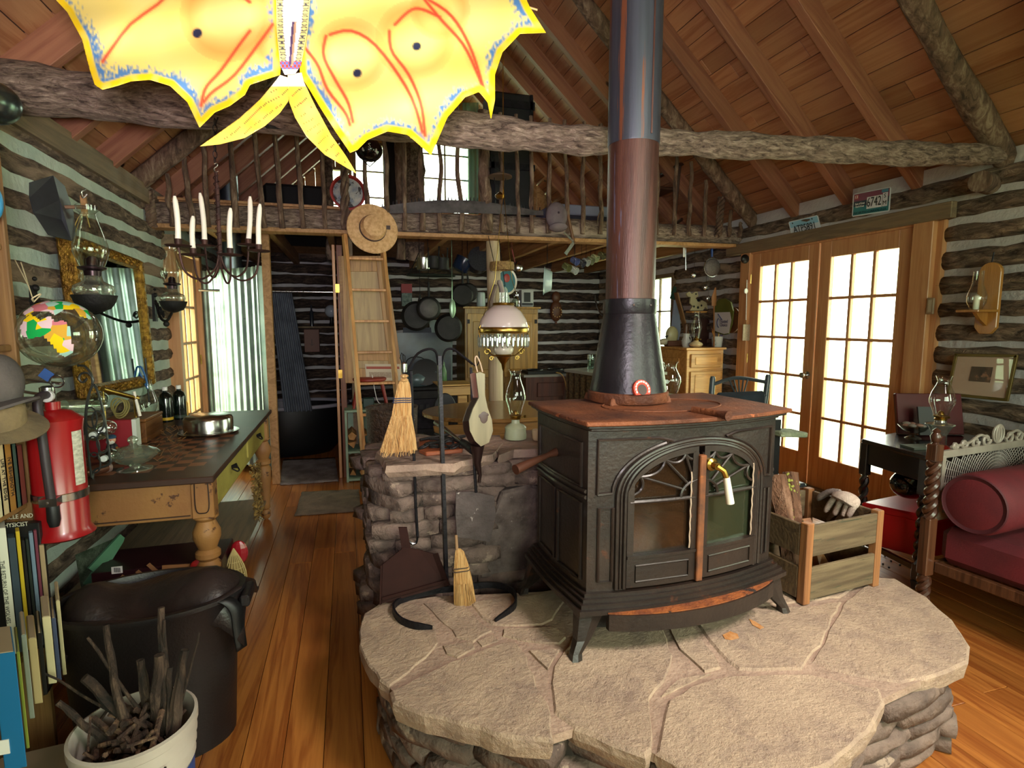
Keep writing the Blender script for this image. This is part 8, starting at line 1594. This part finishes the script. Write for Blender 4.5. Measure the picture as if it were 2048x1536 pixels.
q = [at(1920, 713, X=XP), at(2036, 714, X=XP), at(2014, 800, X=XP), at(1898, 790, X=XP)]; q = [at(1913, 710, X=XP), at(2033, 712, X=XP), at(2014, 800, X=XP), at(1896, 788, X=XP)]; cn = sum(q, V())/4
def ins(f): return [cn+(p-cn)*f for p in q]
for i in range(4): d_ = (q[(i+1) % 4]-q[i]).normalized()*.006; obj('frame_bar', MB().beam(q[i]-d_, q[(i+1) % 4]+d_, .014, .018), plain('6b5a28', .4, .4), pcf, bev=.002)
obj('mat_board', MB().add(ins(.98), [(3, 2, 1, 0)]), plain('c9ae98', .8), pcf); e1_ = [p+V((-.003, 0, 0)) for p in ins(.36)]; sh_v = (q[0]-q[3])*.05
obj('print', MB().add([p+sh_v for p in e1_], [(3, 2, 1, 0)]), mat('lake_print', '3c3630', '7a6452', scale=7, c3='a87a60', p3=.6, s3=5), pcf); obj('glazing', MB().add([p+V((-.006, 0, 0)) for p in ins(.97)], [(3, 2, 1, 0)]), M['pane'], pcf)
def plate(label, px, cols, deco, xo=.10):
    q = [at(x, y, X=XR-xo) for x, y in px]; t = thing('license_plate', label, 'license plate', (q[2]+q[3])/2); r_ = (q[1]-q[0]).normalized(); u_ = (q[0]-q[3]).normalized(); n_ = V((-1, 0, 0)); W_, H_ = (q[1]-q[0]).length, (q[0]-q[3]).length; o = q[3]
    def pt(a, b, d=0): return o+r_*(a*W_)+u_*(b*H_)+n_*d
    def rect(nm, a0, a1, b0, b1, c, d=.002, rnd_=0): return obj(nm, MB().add([pt(a0, b0, d), pt(a1, b0, d), pt(a1, b1, d), pt(a0, b1, d)], [(0, 1, 2, 3)]), plain(c, .4), t)
    obj('plate', MB().add([pt(0, .06), pt(.03, 0), pt(.97, 0), pt(1, .06), pt(1, .94), pt(.97, 1), pt(.03, 1), pt(0, .94)]+[pt(0, .06, .002), pt(.03, 0, .002), pt(.97, 0, .002), pt(1, .06, .002), pt(1, .94, .002), pt(.97, 1, .002), pt(.03, 1, .002), pt(0, .94, .002)], [tuple(range(8)), tuple(range(8, 16))[::-1]]+[(i, 8+i, 8+(i+1) % 8, (i+1) % 8) for i in range(8)]), plain(cols, .4), t)
    deco(t, pt, rect, r_, u_, W_, H_); return t
def d1(t, pt, rect, r_, u_, W_, H_):
    rect('sunset_band', .03, .97, .60, .96, '7e3a52', .003); rect('teal_band', .03, .97, .05, .45, '2a7478', .003); rect('tree_band', .03, .97, .42, .64, '28303c', .0035); rect('number_field', .40, .80, .24, .74, 'dcdcde', .005); rect('letter_field', .81, .94, .24, .80, 'd6d6da', .005); rect('sticker', .06, .17, .72, .92, 'b04a4a', .006); rect('blue_sticker', .78, .95, .82, .95, '4a86a0', .006)
    text('6742', H_*.56, M['black'], t, pt(.60, .49, .008), r_, u_, sx=.62); text('S', H_*.24, M['black'], t, pt(.875, .66, .008), r_, u_); text('M', H_*.24, M['black'], t, pt(.875, .38, .008), r_, u_); text('13', H_*.17, M['white'], t, pt(.115, .82, .009), r_, u_)
    text('NORTH CAROLINA', H_*.15, plain('123c44'), t, pt(.5, .12, .008), r_, u_, sx=1.2); text('State of Great', H_*.12, M['white'], t, pt(.22, .52, .008), r_, u_, sx=.7); text('Salty Beaches', H_*.12, M['white'], t, pt(.22, .38, .008), r_, u_, sx=.7) if 0 else text('Out & Great', H_*.12, M['white'], t, pt(.22, .40, .008), r_, u_, sx=.7)
plate('tilted dark teal and purple license plate 6742 above the door header', [(1707, 388), (1783, 373), (1780, 420), (1704, 434)], 'd0d8dc', d1)
def d2(t, pt, rect, r_, u_, W_, H_):
    rect('sky_band', .03, .97, .66, .96, '8fc0d8', .003); rect('bolt', .12, .16, .84, .92, '20344a', .005); rect('bolt', .78, .82, .84, .92, '20344a', .005); text('ATP5891', H_*.50, M['black'], t, pt(.5, .53, .006), r_, u_, sx=.70)
plate('white and pale blue license plate ATP5891 tucked behind the door header', [(1577, 444), (1636, 430), (1644, 468), (1586, 482)], 'd6dce2', d2, .035)
th_ = thing('wall_thermometer', 'small beige plastic thermometer on the door jamb', 'thermometer', (XR-.09, 2.89, 1.35)); p_ = at(1861, 612, X=XR-.085); obj('case', MB().box(p_, (.015, .05, .11)), plain('9a8468', .5), th_, bev=.005); obj('dial', MB().box(p_+V((-.009, 0, 0)), (.003, .02, .08)), plain('b8a890', .4), th_)
# stone debris on the floor between hearth and table
mb = MB()
for x, y in ((1770, 1112), (1782, 1122), (1790, 1110), (1778, 1135), (1800, 1130), (1766, 1128)): mb.ball(at(x, y, Z=.006), .006, 6, 4)
o = single('bark_crumbs', mb, M['black'], 'scatter of dark bark crumbs on the floor behind the crate', 'debris'); o['kind'] = 'stuff'
# scalloped stone shelf seen beyond the stove top
single('lichen_slab', MB().beam(at(1546, 865, Y=2.6), at(1598, 866, Y=2.6), .14, .03), mat('green_slab', '6f7a60', '97a084', rough=.9, scale=20, bm=.6), 'flat greenish lichen-covered slab projecting beyond the stove', 'slab', bev=.006)
single('slab_stand', MB().box((at(1550, 870, Y=2.6).x, 2.62, .43), (.06, .06, .86)), M['black'], 'slim black stand carrying the lichen-covered slab', 'stand')
# ============================================================ chandelier
chd = thing('candle_chandelier', 'rusty iron chandelier with curved arms hanging from the tie log', 'chandelier', at(440, 555, Y=2.74)); CY = 2.74; rst = mat('rusty_iron', '2e1c18', '4a2e26', rough=.6, metal=.5, scale=20)
arms = [((357, 495), 1, -.10), ((388, 508), 1, .09), ((410, 493), 0, .10), ((461, 508), 1, -.06), ((500, 494), 1, -.10), ((520, 500), 1, .06)]
hubx = 440; hubp = at(440, 525, Y=CY)
cands = [('tallest leftmost candle', 357, 490, 392, 349), ('short candle second from the left', 387, 508, 432, 386), ('tall candle third from the left', 410, 490, 386, 400), ('short candle just right of the chandelier stem', 461, 508, 416, 461), ('tall candle second from the right', 497, 488, 393, 500), ('rightmost candle', 518, 500, 408, 520)]
for i, (lab, cx, cyb_, cyt, tx) in enumerate(cands):
    dy = (-.12, .0, .12, -.06, .12, -.02)[i]; c_ = at(cx, cyb_+5, Y=CY+dy)
    obj('arm', MB().tube(resample([c_-V((0, 0, .0)), c_+(hubp-c_)*.12-V((0, 0, .09)), c_.lerp(hubp, .5)-V((0, 0, .10)), hubp.lerp(c_, .12)-V((0, 0, .03)), hubp+V((0, 0, .06))], 26), .0045, 6), rst, chd, smooth=True)
    obj('drip_pan', MB().lathe([(.010, 0), (.045, .004), (.05, .009), (.012, .006)], c_, 24), rst, chd, smooth=True); obj('socket', MB().lathe([(.013, .004), (.014, .035), (.011, .035)], c_, 14), rst, chd, smooth=True)
    tp_ = at(tx, cyt, Y=CY+dy); t = thing('white_taper_candle', '%s, white, standing in the iron chandelier' % lab, 'candle', c_+V((0, 0, .02)), group='chandelier candles'); b_ = c_+V((0, 0, .02)); obj('wax', MB().tube(resample([b_, b_.lerp(tp_, .5)+V((.004*(-1)**i, 0, 0)), tp_], 8), [.0115]*2+[.0108]*5+[.0095, .005], 12), M['wax'], t, smooth=True); obj('wick', MB().tube([tp_, tp_+V((.004, 0, .012))], .0012, 4), M['black'], t)
obj('stem', MB().tube([hubp-V((0, 0, .02)), at(432, 345, Y=CY)], .007, 8).tube([hubp+V((.006, 0, 0)), at(434, 370, Y=CY)+V((.004, 0, 0))], .005, 6), rst, chd, smooth=True)
s0, s1_ = hubp, at(432, 350, Y=CY); obj('wire_wrap', MB().tube([s0.lerp(s1_, k/160)+V((.011*cos(k*.55), .011*sin(k*.55), 0)) for k in range(161)], .002, 4), rst, chd)
obj('s_hook', MB().tube(resample([at(x, y, Y=CY) for x, y in ((437, 342), (430, 344), (428, 337), (434, 332), (433, 326), (428, 328))], 16), .003, 6), M['steel'], chd, smooth=True)
for k in range(7): a_ = at(430, 322-k*13, Y=CY+.02); obj('chain_link', MB().tube([a_+V((.008*cos(a)*(1 if k % 2 else .2), .008*cos(a)*(.2 if k % 2 else 1), .016*sin(a))) for a in [2*pi*j/10 for j in range(10)]], .002, 4, close=True), M['iron'], chd)
obj('chain_end', MB().tube([at(430, 250, Y=CY+.02), V((at(430, 250, Y=CY+.02).x, 2.84, 2.33))], .003, 5), M['iron'], chd)
# ============================================================ parlour hanging lamp
hl2 = thing('hanging_parlour_lamp', 'victorian hanging oil lamp with a pink-white dome shade, brass band and crystal prisms', 'lamp', at(1008, 745, Y=3.62)); LYY = 3.62; sc_ = at(1007, 660, Y=LYY)
def lz(y): return at(1007, y, Y=LYY).z
LC = V((sc_.x, LYY, 0))
opal = base('opal_glass'); opal[2].inputs['Base Color'].default_value = C4('d9c6c2'); opal[2].inputs['Roughness'].default_value = .18; opal[2].inputs['Subsurface Weight'].default_value = .0
z0, z1 = lz(655), lz(611); obj('shade', MB().open_lathe([(.165, z0), (.166, z0+.01), (.155, z0+(z1-z0)*.35), (.12, z0+(z1-z0)*.72), (.07, z1), (.066, z1)], LC, 48), opal[0], hl2, smooth=True)
obj('shade_collar', MB().lathe([(.068, z1-.004), (.075, z1+.004), (.072, z1+.016), (.066, z1+.018)], LC, 32), M['brass'], hl2, smooth=True); obj('brass_band', MB().open_lathe([(.166, lz(666)), (.172, lz(664)), (.172, lz(656)), (.166, z0+.004), (.162, lz(664))], LC, 48), M['brass'], hl2, smooth=True)
zt_ = lz(666)
crys = mat('crystal', 'a8b0a4', 'd0d6cc', rough=.05, metal=.6, scale=60)
for k in range(30):
    a = 2*pi*k/30; c_ = LC+V((.168*cos(a), .168*sin(a), zt_)); obj('prism', MB().lathe([(0, -.008), (.006, -.014), (.004, -.022), (.009, -.03), (.0085, -.082), (0, -.098)], c_, 6), crys, hl2)
obj('font', MB().ball(LC+V((0, 0, lz(699))), .068, 28, 14, sz=.72), mat('painted_font', 'c9bea8', 'dcd3c0', rough=.25, scale=9, c3='7a4a3a', p3=.66, s3=11, coat=.4), hl2, smooth=True); obj('font_ring', MB().lathe([(.05, lz(712)), (.056, lz(710)), (.05, lz(707))], LC, 28), M['brass'], hl2, smooth=True)
obj('finial', MB().lathe([(0, lz(745)), (.01, lz(738)), (.016, lz(728)), (.03, lz(722)), (.05, lz(713))], LC, 18), M['brass'], hl2, smooth=True); obj('chimney', MB().open_lathe([(.03, lz(690)), (.045, lz(670)), (.028, lz(630)), (.026, lz(585))], LC, 24), M['glass'], hl2, smooth=True)
mb = MB()
for s in (-1, 1):
    mb.tube(resample([LC+V((s*.172, 0, lz(660))), LC+V((s*.15, -.02, lz(690))), LC+V((s*.09, -.02, lz(708))), LC+V((s*.05, 0, lz(712)))], 18), .005, 6)
    for (x, y, r) in ((.12, 703, .022), (.155, 655, .02), (.09, 716, .016)): c_ = LC+V((s*x, -.02, lz(y))); mb.tube([c_+V((r*cos(a)*(1-j/22), 0, r*sin(a)*(1-j/22))) for j, a in enumerate([2*pi*j/12 for j in range(16)])], .004, 5)
obj('scroll_frame', mb, M['brass'], hl2, smooth=True)
for s in (-1, 1): obj('lift_chain', MB().tube([LC+V((s*.165, 0, lz(656))), LC+V((s*.06, 0, lz(560))), LC+V((0, 0, 2.3))], .0022, 4), M['brass'], hl2)
obj('chain', MB().tube([LC+V((0, 0, 2.3)), LC+V((.0, 0, roof_z(LC.x)-.15))], .003, 4), M['brass'], hl2)
# ============================================================ kite
kt = thing('painted_kite', 'large yellow hand-painted winged creature kite with blue and red edging hanging near the camera', 'kite', (0, 1.6, 1.8))
def ky(px, py): return 1.50+.22*(px-580)/500*(-.25)+.30*(1-(py+80)/430)+.03*sin(px*.021)+.015*sin(py*.05+px*.01)
LW = [(40,-150),(75,-60),(110,-2),(135,25),(165,80),(180,140),(190,170),(205,180),(235,172),(262,163),(300,160),(340,172),(375,205),(399,256),(430,225),(460,212),(490,190),(500,170),(530,160),(560,150),(565,100),(560,0),(560,-150)]
RW = [(600,-150),(600,0),(597,100),(600,150),(618,178),(640,215),(670,262),(700,306),(715,300),(735,280),(775,263),(815,270),(850,300),(862,311),(880,270),(895,235),(930,195),(958,184),(975,205),(982,241),(990,200),(990,150),(1005,105),(1040,68),(1092,66),(1060,15),(1030,-50),(1010,-150)]
TL = [(560,150),(545,170),(520,200),(480,236),(440,265),(400,293),(440,289),(490,276),(530,252),(560,226),(576,204),(590,160)]
TR = [(575,150),(578,204),(590,235),(612,272),(650,310),(714,348),(692,312),(662,270),(632,215),(608,165),(603,145)]
red_l = [[(500,5),(478,-10),(430,-30),(370,-35),(315,10),(261,49),(227,93),(206,124)], [(500,63),(481,88),(442,142),(412,176),(403,212)], [(545,50),(520,85),(470,150),(425,185),(408,205)], [(652,73),(647,112),(671,161),(696,205),(706,244)], [(608,95),(635,130),(655,180),(690,225),(700,250)], [(779,63),(784,103),(818,151),(842,210),(850,272)], [(660,70),(700,62),(745,85),(790,140),(825,200),(845,265)], [(845,-5),(881,39),(925,88),(954,146),(972,196)], [(790,50),(830,18),(880,35)], [(838,-10),(900,30),(940,95),(968,180)]]
red_l = [[(p.x, p.y) for p in resample([(a, b, 0) for a, b in L_], 14)] for L_ in red_l]
orange_c = [(455,30,95,1.2), (700,110,75,1), (830,80,80,1), (560,90,50,1), (880,20,60,1)]
dots = [(395,67,9.5), (715,147,8.5), (833,93,8.5)]
def segd(p, a, b):
    dx, dy = b[0]-a[0], b[1]-a[1]; t = max(0, min(1, ((p[0]-a[0])*dx+(p[1]-a[1])*dy)/(dx*dx+dy*dy+1e-9))); return sqrt((p[0]-a[0]-t*dx)**2+(p[1]-a[1]-t*dy)**2)
def pol(p, P, close=True): return min(segd(p, P[i-1], P[i]) for i in range(0 if close else 1, len(P)))
YEL, BRY, BLU, RED, ORG = (.93, .74, .15), (.95, .68, .015), (.01, .14, .50), (.75, .08, .04), (.95, .40, .08)
def lerp3(a, b, t): return tuple(x+(y-x)*t for x, y in zip(a, b))
def kcol(x, y, P):
    d = pol((x, y), P); c = lerp3(YEL, (.95, .80, .32), .5+.5*noise.noise(V((x*.012, y*.012, 0))))
    inner = min(1, max(0, (x-(1040 if x > 600 else 80))*(-1 if x > 600 else 1)/400))
    for ox, oy, r, k in orange_c:
        q = sqrt((x-ox)**2+(y-oy)**2)/r
        if .45 < q < 1: c = lerp3(c, ORG, .55*k*(1-abs(q-.8)/.35) if abs(q-.8) < .35 else 0)
    bw_ = 14+18*noise.noise(V((x*.012, y*.012, 8)))+17*noise.noise(V((x*.22, y*.10, 3)))
    if 11 < d < 11+bw_ and not (545 < x < 615): c = lerp3(c, (.03, .22, .55), min(1, (11+bw_-d)/10)*min(1, (d-11)/3)*.92)
    rd = min(pol((x, y), L_, False) for L_ in red_l)
    if d > 12:
        if rd < 13: c = lerp3(c, (.95, .50, .10), .6*(1-rd/13))
        if rd < 4.5: c = lerp3(RED, c, (rd/4.5)**2)
    if d < 15: c = lerp3(lerp3(BRY, (.9, .75, .2), max(0, noise.noise(V((x*.05, y*.05, 1))))), c, max(0, (d-11)/4))
    for a, b, r in dots:
        q = sqrt((x-a)**2+(y-b)**2)
        if q < r+2: c = lerp3((.02, .025, .06), c, max(0, (q-r+1)/3))
    return c+(1,)
m_, t_, b_ = base('painted_silk'); ca_ = t_.nodes.new('ShaderNodeVertexColor'); ca_.layer_name = 'paint'; t_.nodes.remove(b_)
df_ = t_.nodes.new('ShaderNodeBsdfDiffuse'); tl_ = t_.nodes.new('ShaderNodeBsdfTranslucent'); gl3 = t_.nodes.new('ShaderNodeBsdfGlossy'); gl3.inputs['Roughness'].default_value = .35; mx_ = t_.nodes.new('ShaderNodeMixShader'); mx_.inputs[0].default_value = .3; m2_ = t_.nodes.new('ShaderNodeMixShader'); m2_.inputs[0].default_value = .05
for n_ in (df_, tl_): t_.links.new(ca_.outputs[0], n_.inputs[0])
t_.links.new(df_.outputs[0], mx_.inputs[1]); t_.links.new(tl_.outputs[0], mx_.inputs[2]); t_.links.new(mx_.outputs[0], m2_.inputs[1]); t_.links.new(gl3.outputs[0], m2_.inputs[2]); t_.links.new(m2_.outputs[0], t_.nodes['Material Output'].inputs[0]); SILK = m_
def kite_part(nm, P, colf, step=3, dy=0):
    xs = [p[0] for p in P]; ys = [p[1] for p in P]; x0, x1, y0, y1 = min(xs), max(xs), min(ys), max(ys); mb = MB(); mb.c = []; idx = {}; nx, ny = int((x1-x0)/step)+2, int((y1-y0)/step)+2
    def snap(x, y):      # pull outside points onto the outline
        if inside(x, y, P): return x, y, True
        best = None
        for i in range(len(P)):
            a, b = P[i-1], P[i]; dx, dy_ = b[0]-a[0], b[1]-a[1]; t = max(0, min(1, ((x-a[0])*dx+(y-a[1])*dy_)/(dx*dx+dy_*dy_+1e-9))); qx, qy = a[0]+t*dx, a[1]+t*dy_; q = (x-qx)**2+(y-qy)**2
            if best is None or q < best[0]: best = (q, qx, qy)
        return best[1], best[2], best[0] < (step*1.5)**2
    def vid(i, j):
        if (i, j) in idx: return idx[(i, j)]
        x, y, ok_ = snap(x0+i*step, y0+j*step); k = None
        if ok_: k = len(mb.v); mb.v.append(at(x, y, Y=ky(x, y)+dy)); mb.c.append(colf(x, y, P))
        idx[(i, j)] = k; return k
    for i in range(nx):
        for j in range(ny):
            cin = [inside(x0+a*step, y0+b*step, P) for a, b in ((i, j), (i+1, j), (i+1, j+1), (i, j+1))]
            if not any(cin): continue
            f = [vid(i, j), vid(i+1, j), vid(i+1, j+1), vid(i, j+1)]
            if None not in f: mb.f.append(tuple(f))
    o = obj(nm, mb, SILK, kt, smooth=2); s_ = o.modifiers.new('s', 'SOLIDIFY'); s_.thickness = .0012; return o
obj_l = kite_part('wing', LW, kcol); obj_r = kite_part('wing', RW, kcol)
def tcol(x, y, P):
    d = pol((x, y), P); c = lerp3(BRY, (.9, .74, .2), .5+.5*noise.noise(V((x*.03, y*.03, 2)))); s_ = sin((x*.6+y*.8)*.35+3*noise.noise(V((x*.02, y*.02, 4))))
    if d > 7 and s_ > .975: c = (.08, .07, .04) if noise.noise(V((x*.1, y*.1, 7))) > -.1 else RED
    if y < 175: c = lerp3(c, (.95, .92, .85), .7)
    return c+(1,)
kite_part('tail', TL, tcol, 2.5, -.012); kite_part('tail', TR, tcol, 2.5, -.016)
BODY = [(548,-150),(552,0),(553,60),(560,130),(570,150),(590,148),(602,130),(616,60),(620,0),(624,-150)]
def bcol(x, y, P):
    d = pol((x, y), P); c = (.93, .80, .82) if d > 13 else (.92, .80, .30)
    r_ = ((y+200) % 11)-5.5; xx = x-580
    if 2 < d < 14 and abs(abs(r_)-4+.06*(d-8)**2) < 1.1: c = (.10, .10, .12)
    if y > 122: c = RED if (int(x*.25)+int(y*.2)) % 2 else (.1, .2, .6)
    if y > 138: c = (.92, .92, .95)
    if abs((x-584)-(y-100)*-.08) < 4.5 and 45 < y < 132: c = (.10, .06, .16) if x < 584-(y-100)*.08 else (.6, .35, .2)
    return c+(1,)
kite_part('body', BODY, bcol, 1.6, -.03)
for a, b in (((560, -120), (120, -20)), ((610, -120), (1075, 20)), ((570, 120), (300, -60)), ((605, 120), (900, -60))): obj('spar', MB().tube([at(*a, Y=ky(*a)+.06), at(*b, Y=ky(*b)+.06)], .003, 6), plain('c8a868', .6), kt)
obj('suspension_cord', MB().tube([at(585, -120, Y=ky(585, -120)), (at(585, -120, Y=ky(585, -120)).x, 1.9, roof_z(-.1)-.1)], .0015, 4), plain('d8d0c0'), kt)
